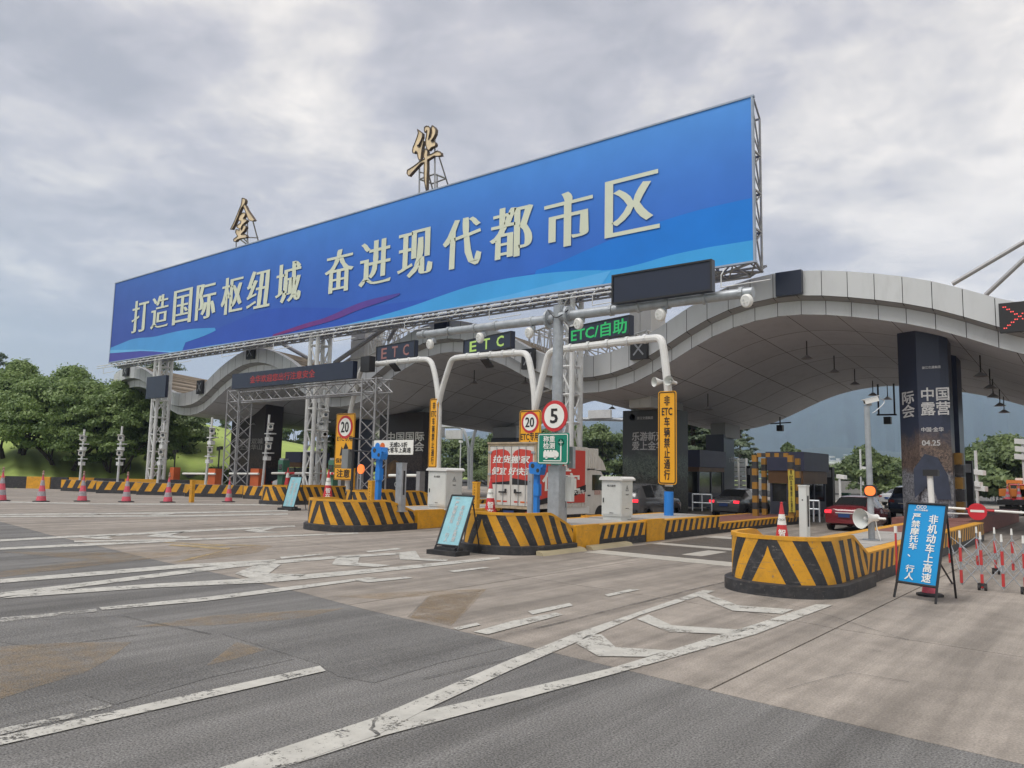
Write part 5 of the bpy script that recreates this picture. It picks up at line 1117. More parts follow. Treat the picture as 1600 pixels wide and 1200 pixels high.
# speed signs
y = portal_y(840)-.25; c = (YP(828, 641, y)+YP(828, 712, y))/2+Vector((.1, 0, 0)); hh = YP(828, 641, y).z-YP(828, 712, y).z; W = YP(846, 670, y).x-YP(812.5, 670, y).x; t = sign_panel('yellow speed limit 20 sign partly behind the round 5 sign', c+Vector((-.1, 0, 0)), W, hh, SIGNY, .1)
c = c+Vector((-.1, 0, 0)); round_limit(t, c+UZ*(hh*.5-W*.45), W*.40, '20'); b = MB(); letters(b, 'ETC专用', c+UZ*(-hh*.08), UX, UZ, W*.85, .34, lift=.008, full=True); b.prism([(-.25, 0), (0, .3), (.25, 0), (.1, 0), (.1, -.3), (-.1, -.3), (-.1, 0)], c+UZ*(-hh*.33)+Vector((0, -.01, 0)), UX, UZ, .003); b.build('lettering', INK, t)
y = portal_y(553)-.3; c = (YP(541, 645, y)+YP(536, 729, y))/2; hh = YP(540, 645, y).z-YP(540, 727, y).z; W = YP(556.5, 680, y).x-YP(527, 680, y).x; t = sign_panel('yellow speed limit 20 sign with a black arrow on the left portal post', c, W, hh, SIGNY, .1)
round_limit(t, c+UZ*(hh*.5-W*.47), W*.40, '20'); b = MB(); letters(b, 'ETC专用', c+UZ*(hh*.02), UX, UZ, W*.8, .30, lift=.008, full=True)
b.prism([(.12, .42), (.35, .1), (.1, -.02), (.2, -.22), (-.35, -.3), (-.22, .2), (-.08, .05)], c+UZ*(-hh*.2)+Vector((0, -.01, 0)), UX, UZ, .003); letters(b, '保持车距', c+UZ*(-hh*.40), UX, UZ, W*.85, .28, lift=.008, full=True); b.build('lettering', INK, t)
c2s = c+UZ*(-hh*.5-.40); t = sign_panel('small yellow notice under the left speed sign', c2s, W*.98, .72, SIGNY, .08); b = MB(); letters(b, '注意', c2s+Vector((0, -.008, 0)), UX, UZ, W*.7, .45, lift=.004, full=True); b.build('lettering', INK, t)
# grey box on a dark pole in front of it
p = YP(540, 765, 11.6*S); t = thing('control_box', 'small grey control box on a dark pole in front of the left speed sign', 'box', (p.x, p.y, ZI)); zq = YP(540, 717, 11.6*S).z
b = MB(); b.box((p.x, p.y, zq), (.42, .25, .85)); b.build('box', mat('box_grey', (.2, .21, .21), .5), t); b = MB(); b.tube((p.x+.15, p.y+.2, ZI), (p.x+.15, p.y+.2, zq+.6), .05, 8); b.build('pole', BLACKP, t)
# bar mounted discount notice
ya = 11.6*S; t = thing('notice_board', 'small white notice on two dark bars behind the blue camera post', 'sign', YP(614, 698, ya)); b = MB()
b.tube(YP(546, 685, ya), YP(650, 692, ya), .035, 6); b.tube(YP(546, 704, ya), YP(650, 710, ya), .035, 6); b.tube(YP(553, 683, ya), (YP(553, 683, ya).x, ya, ZI), .06, 8); b.build('bars', BLACKP, t)
c = YP(614, 699, ya-.1); W = YP(645, 699, ya).x-YP(584, 699, ya).x; b = MB(); b.prism(rrect(W, .60, .04), c, UX, UZ, .03); b.build('panel', WINK, t); b = MB(); letters(b, '无感2-5折\n大客车上高速', c+Vector((W*.14, -.006, 0)), UX, UZ, W*.62, .44, lift=.004, full=True); b.build('lettering', INK, t)
for k, mm_ in enumerate((BLUEP, ORANGE)): b = MB(); b.prism(disc(.15, 16), c+Vector((-W*.40+k*W*.13, -.008, .05)), UX, UZ, .004); b.build('badge', mm_, t)
# ------------------------------------------------------------------ grey camera pole with its long arm
YA = 8.5*S; base = YP(868, 818, YA); top = YP(872.5, 478, YA); t = thing('camera_pole', 'tall galvanised pole with a long camera arm on the middle island', 'pole', (base.x, YA, ZI))
b = MB(); b.tube((base.x+.02, YA, ZI), (top.x, YA, top.z), .155, 16, .132); b.build('pole', STEELG, t, smooth=True)
b = MB(); b.box((base.x+.02, YA, ZI+.75), (.34, .30, 1.5)); b.build('pole_casing', STEELG, t)
b = MB(); b.tube(YP(654, 523.5, YA), YP(868, 498, YA), .105, 12, .13); b.build('left_arm', STEELG, t, smooth=True); b = MB(); b.tube(YP(876, 495, YA), YP(1177, 456, YA), .13, 12, .115); b.build('right_arm', STEELG, t, smooth=True)
for u, v in ((858, 499), (889, 493)): b = MB(); p = YP(u, v, YA); b.tube(p-Vector((.03, 0, -.002)), p+Vector((.03, 0, .002)), .25, 18); b.build('flange', STEELG, t)
b = MB(); p = YP(868, 490, YA)
b.path(smooth_path([YP(856, 484, YA-.2), YP(864, 494, YA-.2), YP(869, 497, YA-.2), YP(880, 491, YA-.2), YP(888, 484, YA-.2)]), .016, 6); b.build('cable', BLACKP, t)
for k, (u, v) in enumerate(((672, 538), (750, 528), (827, 520), (904, 506), (1032, 492), (1167, 470))):
    p = YP(u, v, YA-.12); cm = thing('antenna_camera', 'white round lane antenna under the grey arm, %s from the left' % ('first', 'second', 'third', 'fourth', 'fifth', 'sixth')[k], 'camera', p, group='round white antennas under the grey arm')
    b = MB(); b.lathe([(.13, -.05), (.15, -.02), (.15, .03), (.12, .06)], p, axis=(-.25, -.95, -.2), n=20); b.build('dish', WHITE, cm, smooth=True)
    b = MB(); b.tube(p+Vector((.02, .06, .06)), p+Vector((-.02, .12, .22)), .03, 6); b.box(p+Vector((.03, .12, .12)), (.12, .08, .14)); b.build('bracket', STEELG, cm)
    b = MB(); 
    for dx, dz in ((-.05, .03), (.04, .04), (-.03, -.05), (.05, -.04)): b.prism(disc(.018, 8), p+Vector((dx-.02, -.07, dz)), UX, UZ, .02)
    b.build('lens_dots', CREAM, cm)
for f in (.06, .3, .45, .6, .78, .95): b = MB(); p = YP(876, 495, YA).lerp(YP(1177, 456, YA), f); b.tube(p-Vector((.04, 0, 0)), p+Vector((.04, 0, 0)), .15, 12); b.build('arm_clamp', STEELG, t)
for f in (.05, .25, .45, .6, .85): b = MB(); p = YP(654, 523.5, YA).lerp(YP(868, 498, YA), f); b.tube(p-Vector((.04, 0, 0)), p+Vector((.04, 0, 0)), .14, 12); b.build('arm_clamp', STEELG, t)
for u in (985, 1020, 1060, 1095): b = MB(); p = YP(u, 474-(u-957)*.155, YA); b.tube(p, p+Vector((0, -.1, .28)), .025, 6); b.build('screen_bracket', STEELG, t)
k = scale_at(867, YA-.25*1); c = YP(866.5, 650, YA-.3); t = thing('speed_limit_sign', 'round white speed limit 5 sign with red ring on the grey camera pole', 'sign', c); b = MB(); b.prism(disc(.395, 36), c, UX, UZ, .02); b.build('back_plate', RED, t); round_limit(t, c, .395, '5')
c = YP(864, 701, YA-.3); W = YP(888.5, 700, YA-.3).x-YP(840, 700, YA-.3).x; hh = YP(864, 677, YA-.3).z-YP(864, 726, YA-.3).z
t = sign_panel('green weighing station sign with a white truck and lollipop symbol', c, W, hh, SIGNG, .05, border=WINK, bt=.02); b = MB(); letters(b, '称重\n检测', c+Vector((-W*.12, -.01, hh*.2)), UX, UZ, W*.38, hh*.42, lift=.004, full=True)
def pr(poly, dx, dz, mb=None): (mb or b).prism([(x*W, z*hh) for x, z in poly], c+Vector((dx*W, -.012, dz*hh)), UX, UZ, .003)
pr([(-.30, .03), (-.30, -.16), (.14, -.16), (.19, -.12), (.19, -.02), (.12, .06), (.06, .06), (.06, .03)], 0, -.12); pr([(x*.04, y*.04) for x, y in disc(1, 12)], -.2, -.29); pr([(x*.04, y*.04) for x, y in disc(1, 12)], .08, -.29)
pr([(-.02, 0), (.02, 0), (.02, .5), (-.02, .5)], .26, -.38); pr([(-.3, 0), (.28, 0), (.28, .03), (-.3, .03)], 0, -.4)
n_ = 20
for i in range(n_):
    a, e = 2*math.pi*i/n_, 2*math.pi*(i+1)/n_; b.add([c+Vector((W*.26+r_*math.cos(q), -.013, hh*.2+r_*math.sin(q))) for r_, q in ((.07, a), (.07, e), (.085, e), (.085, a))], [(0, 1, 2, 3), (3, 2, 1, 0)])
b.frame(c+Vector((W*.26, -.012, hh*.2)), UX, (0, 1, 0), UZ, (.012, .004, .13)); b.frame(c+Vector((W*.26, -.014, hh*.2)), UX, (0, 1, 0), UZ, (.13, .004, .012)); b.build('lettering', WINK, t)
for k in range(4): b = MB(); b.prism([(-.03, -.02), (.03, -.02), (.03, .025), (-.03, .025)], c+Vector((-W*.24+k*W*.09, -.014, -hh*.075)), UX, UZ, .004); b.build('cargo_mark', WINK, t)
p = YP(893, 715, YA+.2); t = thing('junction_box', 'grey junction box strapped behind the green sign', 'box', p); b = MB(); b.box(p, (.16, .12, .55)); b.build('box', STEELG, t); b = MB(); b.box(p+Vector((-.05, .0, -.8)), (.2, .14, .62)); b.build('lower_box', CREAM, t); b = MB(); b.prism(disc(.02, 8), p+Vector((0, -.065, -.12)), UX, UZ, .01); b.build('lock', WHITE, t)
# horns on the right portal post
def horn(c, d, r, label, name='horn_speaker', L_=.45):
    c, d = Vector(c), Vector(d).normalized(); t = thing(name, label, 'speaker', c); b = MB(); b.lathe([(r, 0), (r*1.02, .01), (r*.72, -L_*.28), (r*.42, -L_*.55), (r*.34, -L_*.8), (r*.36, -L_), (r*.2, -L_*1.05), (.001, -L_*1.06)], c, d, 24, cap=False); b.build('horn', WHITE, t, smooth=True)
    b = MB(); b.lathe([(r*.97, -.005), (r*.66, -L_*.26), (r*.3, -L_*.5), (.001, -L_*.52)], c, d, 24, cap=False); b.build('bell_inside', CREAM, t, smooth=True); b = MB(); b.lathe([(.001, -L_*.2), (r*.16, -L_*.24), (r*.2, -L_*.45), (.001, -L_*.46)], c, d, 12); b.build('driver', WHITE, t, smooth=True); return t
p = PP(1029, 598); horn(p+Vector((0, -.3, 0)), (-.5, -.85, -.05), .165, 'white horn speaker left of the portal post'); p = PP(1051, 596); horn(p+Vector((0, -.3, 0)), (-.1, -1, .1), .165, 'white horn speaker right of the portal post')
# ------------------------------------------------------------------ camera pole on the nearest island
YC = 9.6*S; bp = YP(1362.5, 849, YC); t = thing('camera_pole', 'slim grey pole with a white camera, orange flasher and horn on the nearest island', 'pole', (bp.x, YC, ZI)); zt = YP(1361, 634, YC).z
b = MB(); b.tube((bp.x, YC, ZI), (bp.x-.02, YC, zt), .072, 12, .06); b.build('pole', STEELG, t, smooth=True); b = MB(); b.tube((bp.x, YC, ZI-.01), (bp.x, YC, ZI+.03), .2, 12); b.build('foot_plate', STEELG, t)
cp = YP(1361, 626, YC); tc_ = thing('security_camera', 'long white security camera on top of the slim grey pole', 'camera', cp); d = Vector((-.75, -.5, -.25)).normalized(); b = MB(); sx = d.cross(UZ).normalized()
b.frame(cp, d, sx, d.cross(sx), (.30, .11, .10)); b.build('housing', WHITE, tc_); b = MB(); b.frame(cp+UZ*.065-d*-.02, d, sx, d.cross(sx), (.36, .13, .015)); b.build('sun_shield', WHITE, tc_); b = MB(); b.prism(disc(.035, 12), cp+d*.155, sx, sx.cross(d)*-1, .01); b.build('lens', GLASS, tc_)
b = MB(); b.tube(cp+Vector((0, 0, -.06)), (bp.x-.02, YC, zt), .04, 8); b.path(smooth_path([cp-d*.2, cp-d*.32+Vector((.02, 0, -.1)), cp+Vector((.08, .02, -.24)), cp+Vector((.02, 0, -.28))]), .012, 6); b.build('mount', STEELG, tc_)
fp = YP(1359.5, 767, YC-.1); tf = thing('warning_flasher', 'round orange warning flasher on the slim grey pole', 'warning light', fp); FLM = mat('flasher_orange', (.75, .17, .03), .35, emit=(1, .20, .05), estr=.55, var=.35, vscale=60); b = MB(); b.prism(rrect(.25, .25, .04), fp, UX, UZ, .08); b.build('housing', BLACKP, tf); b = MB(); b.prism(rrect(.22, .205, .09, 6), fp+Vector((0, -.012, 0)), UX, UZ, .012); b.build('lamp', FLM, tf)
hp = YP(1345, 810, YC-.35); horn(hp, (-.5, -.86, -.03), .215, 'large white megaphone horn on the slim grey pole of the nearest island', 'megaphone', .46)
b = MB(); b.tube(hp+Vector((.42, .35, 0)), (bp.x, YC, hp.z), .03, 6); b.path(smooth_path([Vector((bp.x+.09, YC-.04, hp.z)), Vector((bp.x+.16, YC-.05, hp.z-.5)), Vector((bp.x+.12, YC-.05, ZI+.3)), Vector((bp.x+.2, YC-.1, ZI+.02))]), .014, 6); b.build('bracket', WHITE, t)
# short white camera stub beside the printed column
p = YP(1455, 742, 11.5*S); t = thing('camera_post', 'short white camera post before the printed column behind the blue sign', 'camera', (p.x, p.y, ZI)); b = MB(); b.tube((p.x, p.y, ZI), (p.x-.03, p.y, p.z), .07, 10); b.build('pole', WHITE, t); b = MB(); b.box((p.x, p.y, p.z+.05), (.34, .22, .16)); b.build('head', BLACKP, t)
# ------------------------------------------------------------------ leaning boards
def lean_board(label, TL, TR, BR, BL, feet, m_, cols, ink, base_slab=False, back=None, logo=True):
    f0, f1 = G(*feet[0]), G(*feet[1]); ym = (f0.y+f1.y)/2
    def onx(px, X): r = ratio(px[0]); Y = X/r; return YP(px[0], px[1], Y)
    d0 = YP(BL[0], BL[1], f0.y+.06); d1 = YP(BR[0], BR[1], f1.y+.06); u0 = onx(TL, d0.x+.02); u1 = onx(TR, d1.x+.02)
    zm = (d0.z+d1.z)/2; d0.z = d1.z = zm; ux = (d1-d0).normalized(); w_ = (d1-d0).length; nb = Vector((-ux.y, ux.x, 0)); mid = (d0+d1)/2; best = None; tu, tv = (TL[0]+TR[0])/2, (TL[1]+TR[1])/2
    for i in range(0, 50):
        for j in range(40, 220):
            q = mid+nb*(i*.016)+UZ*(j*.01); pu, pv = proj(q); e_ = (pu-tu)**2+(pv-tv)**2
            if best is None or e_ < best[0]: best = (e_, q)
    up = best[1]-mid; hh = up.length; up.normalize(); u0, u1 = d0+up*hh, d1+up*hh; c = (d0+d1+u0+u1)/4; nz = ux.cross(up)
    t = thing('leaning_sign_board', label, 'sign', f0)
    b = MB(); b.frame(c-nz*.015, ux, up, nz, (w_-.04, hh-.02, .02)); b.build('panel', m_, t)
    b = MB()
    for a, e in ((d0, u0), (d1, u1), (d0, d1), (u0, u1)): b.tube(a, e, .022, 6)
    b.tube(d0, f0, .02, 6); b.tube(d1, f1, .02, 6); b.build('frame', BLACKP, t); b = MB()
    if back:
        for a, e in ((u0, back[0]), (u1, back[1])):
            g_ = G(*e); b.tube(a.lerp(d0 if a is u0 else d1, .08), g_, .018, 6)
        b.build('prop_legs', BLACKP, t)
    else:
        b.tube(u0.lerp(d0, .1), (f0.x, u0.y+.25, .03), .018, 6); b.tube(u1.lerp(d1, .1), (f1.x, u1.y+.25, .03), .018, 6); b.build('prop_legs', BLACKP, t)
    if base_slab: b = MB(); m0 = (f0+f1)/2; b.frame((m0.x, m0.y+.12, .05), ux, Vector((-ux.y, ux.x, 0)), UZ, (w_+.2, .5, .1)); b.frame((m0.x, m0.y+.14, .13), ux, Vector((-ux.y, ux.x, 0)), UZ, (w_*.9, .3, .07)); b.build('weighted_base', RUBBER, t)
    b = MB()
    for k, (txt_, fx, fw, fy, fh) in enumerate(cols): letters(b, txt_, c+ux*(fx*w_)+up*(fy*hh)+nz*.0, ux, up, fw*w_, fh*hh, lift=.004, full=True)
    b.build('lettering', ink, t)
lean_board('bright blue leaning sign board with white characters at the right island', (1416, 786), (1481, 789), (1464, 917), (1401.5, 909), ((1397, 933), (1462, 944)), SIGNB, [('严\n禁\n摩\n托\n车\n、\n \n行\n人', -.21, .23, -.045, .83), ('非\n机\n动\n车\n上\n高\n速', .22, .24, -.05, .83), ('CICO', -.12, .26, .455, .045), ('浙江交通集团', -.12, .34, .415, .022)], WINK, back=((1488, 912), (1494, 935)))
lean_board('faded teal leaning sign board in front of the middle island', (706.6, 774), (741, 775), (717, 853), (682, 851), ((676, 865), (713, 869)), SIGNT, [('严\n禁\n摩\n托\n车\n、\n \n行\n人', -.16, .17, -.03, .82), ('非\n机\n动\n车\n上\n高\n速', .16, .17, -.06, .72), ('CICO', -.2, .22, .44, .04)], FADEINK, base_slab=True)
lean_board('small dirty teal leaning sign board in front of the left island', (453.4, 744), (472.7, 745), (459, 794), (441, 792.5), ((438.5, 796.5), (458, 798)), SIGNT, [('严\n禁\n摩\n托\n车\n、\n \n行\n人', -.16, .2, -.03, .82), ('非\n机\n动\n车\n上\n高\n速', .18, .2, -.06, .72)], FADEINK, base_slab=True)
# ------------------------------------------------------------------ folding barrier and gate arm at the right
t = thing('folding_barrier', 'red and white folding scissor barrier across the right lane', 'barrier', G(1530, 925)); front = [(1499, 829, 912), (1531, 831, 926), (1564, 835, 918), (1598, 837, 925), (1634, 840, 922)]; backr = [(1482, 822, 880), (1525, 823, 884), (1553, 824, 893), (1580, 826, 892), (1612, 829, 890)]
RD = mat('red_sleeve', (.55, .05, .05), .45, var=.12); FP, BPq = [], []
yf = G(1530, 922).y; yb_ = G(1553, 897).y
for lst, yy, arr in ((front, yf, FP), (backr, yb_, BPq)):
    for k, (u, v0, v1) in enumerate(lst):
        p = YP(u, v0, yy); x = p.x; zt = p.z; arr.append((x, yy, zt)); zb_ = max(.02, YP(u, v1, yy).z)
        b = MB(); b.tube((x, yy, zb_), (x, yy, zt-.1), .014, 6); b.build('post', STEELG, t); b = MB(); b.tube((x, yy, zt-.13), (x, yy, zt), .022, 8, .016); b.build('white_cap', WINK, t)
        for a, e in ((.68, .42), (.26, .02)): b = MB(); b.tube((x, yy, zb_+(zt-zb_)*e), (x, yy, zb_+(zt-zb_)*a), .025, 8); b.build('red_sleeve', RD, t)
        if k in (1, 3) and arr is FP or (k == 2 and arr is BPq): b = MB(); b.tube((x-.07, yy, .05), (x-.03, yy, .05), .05, 10); b.tube((x+.03, yy, .05), (x+.07, yy, .05), .05, 10); b.box((x, yy, .1), (.14, .06, .05)); b.tube((x, yy, .1), (x, yy, zb_+.1), .014, 6); b.build('castor', RUBBER, t)
b = MB()
for arr in (FP, BPq):
    for a, e in zip(arr, arr[1:]):
        za, ze = a[2], e[2]
        for f0, f1 in ((.72, .25), (.25, .72), (.40, -.02), (.0, .40)): b.tube((a[0], a[1], za*f0+.06), (e[0], e[1], ze*f1+.06), .009, 5)
for a, e in zip(FP, BPq): b.tube((a[0], a[1], a[2]*.7), (e[0], e[1], e[2]*.25), .009, 5); b.tube((a[0], a[1], a[2]*.25), (e[0], e[1], e[2]*.7), .009, 5)
b.build('scissor_bars', STEELG, t)
p = YP(1399, 822, 8.6*S); t = thing('barrier_post', 'single red and white post left of the blue leaning sign', 'post', (p.x, p.y, 0)); b = MB(); b.tube((p.x, p.y, .0), (p.x, p.y, p.z-.13), .02, 6); b.build('post', RD, t); b = MB(); b.tube((p.x, p.y, p.z-.13), (p.x, p.y, p.z), .03, 8); b.build('white_cap', WINK, t)
YG = 12.2*S; t = thing('lifting_barrier', 'red and white lifting barrier arm with a no entry disc at the right', 'barrier', YP(1483, 793, YG)); a, e = YP(1445, 791, YG), YP(1625, 803, YG)
for k in range(8): b = MB(); b.tube(a.lerp(e, k/8), a.lerp(e, (k+.985)/8), .03, 8); b.build('arm_length', WINK if k not in (3, 4) else RED, t)
b = MB(); b.tube(a+UZ*-.16, a.lerp(e, .45)+UZ*-.12, .02, 6); b.build('brace', STEELW, t)
c = YP(1527, 799.5, YG-.12); b = MB(); b.prism(disc(.215, 32), c, UX, UZ, .02); b.build('no_entry_disc', mat('no_entry_red', (.60, .025, .04), .4), t); b = MB(); b.prism(rrect(.31, .06, .008), c+Vector((0, -.006, .015)), UX, UZ, .004); b.build('white_bar', WINK, t)
b = MB(); b.box((a.x, a.y, .62), (.3, .3, 1.2)); b.build('drive_box', ORANGE, t)
# U frame lamp hanging in the right arch
y = 24.2*S
t = thing('hanging_camera_frame', 'dark U shaped frame with a camera hanging from the soffit in the right arch', 'camera', YP(1384, 648, y)); b = MB(); a1, a2 = YP(1373, 648, y), YP(1398, 648, y)
b.tube(a1, (a1.x, y, zs(a1.x, y)), .05, 6); b.tube(a2, (a2.x, y, zs(a2.x, y)), .05, 6); b.tube(a1-Vector((.1, 0, 0)), a2+Vector((.1, 0, 0)), .05, 6); b.build('frame', BLACKP, t); b = MB(); c = YP(1387, 657, y); b.box(c, (.36, .3, .4)); b.build('camera_box', BLACKP, t)
y = 24.2*S; t = thing('hanging_camera_frame', 'dark camera on a bar under the soffit left of the right arch opening', 'camera', YP(1219, 668, y)); b = MB(); a1, a2 = YP(1204, 662, y), YP(1236, 660, y); b.tube(a1, a2, .04, 6); b.tube(YP(1219, 665, y), (YP(1219, 665, y).x, y, zs(YP(1219, 665, y).x, y)), .04, 6); b.build('frame', BLACKP, t); b = MB(); b.box(YP(1219, 669, y), (.34, .3, .36)); b.build('camera_box', BLACKP, t)
# ------------------------------------------------------------------ LED message gantry on lattice legs
YL = 14.0*S; t = thing('led_gantry', 'wide dark LED message board on a grey lattice gantry over the left lanes', 'LED gantry', YP(380, 760, YL)); TLp, TRp, BLp, BRp = YP(379, 585, YL), YP(568, 568, YL), YP(377, 603, YL), YP(568, 592, YL)
zt_, zb_ = (TLp.z+TRp.z)/2, (BLp.z+BRp.z)/2-.15; b = MB(); b.box(((TLp.x+TRp.x)/2, YL-.55, (zt_+zb_)/2), (TRp.x-TLp.x, .3, zt_-zb_)); b.build('screen_housing', SCREEN, t)
b = MB(); letters(b, '金华欢迎您出行注意安全', ((TLp.x+TRp.x)/2-.6, YL-.7, (zt_+zb_)/2), UX, UZ, (TRp.x-TLp.x)*.55, .45, lift=.01, full=True); b.build('led_lettering', LED_RD, t)
xl, xr = YP(364, 615, YL).x, YP(606, 600, YL).x; zc_ = zb_-.75
b = MB()
for dy in (-.35, .35):
    for z in (zb_-.08, zc_): b.tube((xl, YL+dy, z), (xr, YL+dy, z), .045, 6)
    nn = 15
    for i in range(nn): x0, x1 = xl+(xr-xl)*i/nn, xl+(xr-xl)*(i+1)/nn; b.tube((x0, YL+dy, zc_ if i % 2 else zb_-.08), (x1, YL+dy, zb_-.08 if i % 2 else zc_), .03, 5)
b.build('beam_truss', STEELD, t)
def lattice_leg(xa, xb):
    P = [(xa, YL-.45), (xb, YL-.45), (xb, YL+.45), (xa, YL+.45)]
    for x, y_ in P: b = MB(); b.tube((x, y_, 0), (x, y_, zb_-.02), .05, 6); b.build('leg_chord', STEELD, t)
    b = MB(); nn = 9
    for i in range(4):
        a, e = P[i], P[(i+1) % 4]
        for k in range(nn): z0, z1 = zb_*k/nn, zb_*(k+1)/nn; b.tube((*a, z0), (*e, z1), .02, 5, cap=False); b.tube((*e, z0), (*a, z1), .02, 5, cap=False)
    b.build('leg_lacing', STEELD, t)
lattice_leg(YP(361, 700, YL).x, YP(379, 700, YL).x); lattice_leg(YP(572, 700, YL).x, YP(594, 700, YL).x)
b = MB(); q = YP(578, 600, YL); b.box((q.x, YL-.2, zb_+.75), (.7, .4, .8)); b.build('signal_box', BLACKP, t)
o = MB(); c = YP(563, 733, YL-.7); t2 = thing('warning_flasher', 'round orange warning flasher on the right lattice leg of the LED gantry', 'warning light', c); o.prism(disc(.24, 20), c, UX, UZ, .08); o.build('lamp', FLM, t2); o = MB(); o.tube(c+Vector((0, .05, 0)), (c.x, c.y+.05, ZI), .04, 6); o.build('post', STEELG, t2)
# ------------------------------------------------------------------ camera poles on the exit lanes
def cam_cluster(t, p, k, fl=1):
    V_ = lambda x, y, z: Vector((x*1.5, y*1.5, z*1.5))
    b = MB(); b.box(p+V_(.35*fl, -.1, 0), (.75, .35, .07)); b.tube(p, p+V_(.3*fl, -.1, -.12), .04, 6); b.build('bracket', STEELW, t)
    b = MB(); d = Vector((.82*fl, -.5, .08)).normalized(); sx = d.cross(UZ).normalized(); c = p+V_(.55*fl, -.25, .24); b.frame(c, d, sx, d.cross(sx), (.85, .3, .28)); b.frame(c+UZ*.19+d*.07, d, sx, d.cross(sx), (1.0, .38, .04)); b.build('camera', WHITE, t)
    b = MB(); b.prism(disc(.1, 12), c+d*.43, sx, UZ, .02); b.build('lens', GLASS, t)
    b = MB(); b.box(p+V_(.28*fl, -.1, -.22), (.42, .3, .24)); b.build('flash', STEELW, t)
for k, (ut, vt, ub, vb, vc, label) in enumerate(((132, 671, 124, 758, (694, 717), 'white camera pole farthest left, in front of the camphor trees'), (191, 666, 183, 758, (694, 717), 'white camera pole second from left, before the cedar'), (257, 661, 245, 759, (690, 716), 'thin white camera pole inside the left billboard tower'), (332, 652, 320, 761, (684, 713), 'white camera pole in front of the grass slope'), (421, 648, 409, 762, (678, 708), 'white camera pole right of the dark reddish poster column'), (502, 655, 497, 765, (660, 690), 'camera pole seen through the middle billboard tower'))):
    Y = (12.6+k*.55)*S; pt, pb = YP(ut, vt, Y), YP(ub, vb, Y); t = thing('lane_camera_pole', label, 'camera pole', (pb.x, Y, 0)); b = MB(); b.tube((pb.x, Y, 0), (pt.x, Y, pt.z), .085, 8, .07); b.build('pole', STEELW, t)
    for vv_ in vc: q = YP(ut+(ub-ut)*(vv_-vt)/(vb-vt), vv_, Y); cam_cluster(t, q, 1)
for k, (u, v0, v1, label) in enumerate(((274, 706, 758, 'thin dark lamp post on the grass left of the barrier box'), (343, 701, 762, 'thin dark lamp post right of the second barrier box'), (206, 700, 758, 'thin dark lamp post left of the left tower'))):
    Y = 16.5*S; p = YP(u, v0, Y); t = thing('garden_lamp', label, 'lamp post', (p.x, Y, 0)); b = MB(); b.tube((p.x, Y, 0), (p.x, Y, p.z), .06, 6); b.build('post', BLACKP, t); b = MB(); b.box((p.x-.15, Y, p.z), (.25, .15, .3)); b.box((p.x+.2, Y, p.z+.05), (.3, .15, .25)); b.build('lamp_heads', BLACKP, t)
OR2 = mat('barrier_box_orange', (.52, .11, .03), .5, var=.1)
for k, (u0, u1, v0, v1, ua, label) in enumerate(((265, 271, 730, 757, None, 'orange brown barrier box behind the left billboard tower'), (325, 336, 732, 760, 286, 'orange barrier box next to the fourth camera pole'), (391, 404, 732, 762, 359, 'bright orange barrier box right of the lattice leg'))):
    Y = 15.2*S; a, e = YP(u0, v1, Y), YP(u1, v1, Y); zt = YP(u0, v0, Y).z; t = thing('barrier_gate', label, 'barrier gate', ((a.x+e.x)/2, Y, 0)); b = MB(); b.box(((a.x+e.x)/2, Y+.2, zt/2), (e.x-a.x, .5, zt)); b.build('drive_box', OR2, t)
    if ua: q0, q1 = YP(ua, 740, Y-.1), YP(u1, 740.5, Y-.1); b = MB(); b.tube(q0, q1, .07, 8); b.build('arm', WINK, t)
for k, (u0, u1, v, Y, label) in enumerate(((425, 500, 739.5, 15.6, 'white barrier arm behind the middle billboard tower'), (512, 533, 740, 14.6, 'short white barrier arm left of the grey control box'), (545, 560, 741, 14.6, 'short white barrier arm right of the grey control box'), (608, 655, 743, 14, 'white and red barrier arm behind the grey sensor post'))):
    q0, q1 = YP(u0, v, Y*S), YP(u1, v, Y*S); t = thing('barrier_gate', label, 'barrier gate', (q1.x, Y*S, 0)); b = MB(); b.tube(q0, q1, .07, 8); b.build('arm', WINK, t); b = MB(); b.tube(q0.lerp(q1, .3), q0.lerp(q1, .5), .074, 8); b.build('red_length', RED, t); b = MB(); b.box((q1.x+.1, Y*S, q1.z/2+.1), (.25, .35, q1.z+.2)); b.build('drive_box', OR2 if k == 0 else STEELD, t)
KG = mat('kiosk_green', (.07, .19, .13), .5, var=.1)
for u, v0, v1, Y, label in ((442, 719, 755, 16, 'green payment kiosk left of the middle billboard tower'), (521, 719, 762, 14.8, 'green payment kiosk left of the yellow speed sign')):
    p = YP(u, v1, Y*S); k = scale_at(u, Y*S); zt = YP(u, v0, Y*S).z; t = thing('payment_kiosk', label, 'kiosk', (p.x, p.y, 0)); W = 9*k*1.4; b = MB(); b.box((p.x, p.y, zt/2), (W, .5, zt)); b.build('body', KG, t); b = MB(); b.box((p.x, p.y-.26, zt-.45), (W*.75, .03, .35)); b.build('screen', GLASS, t); b = MB(); b.box((p.x, p.y, zt+.06), (W*.8, .4, .12)); b.build('head', STEELG, t); b = MB(); b.box((p.x, p.y-.3, zt-.9), (W*.85, .14, .06)); b.build('shelf', KG, t)
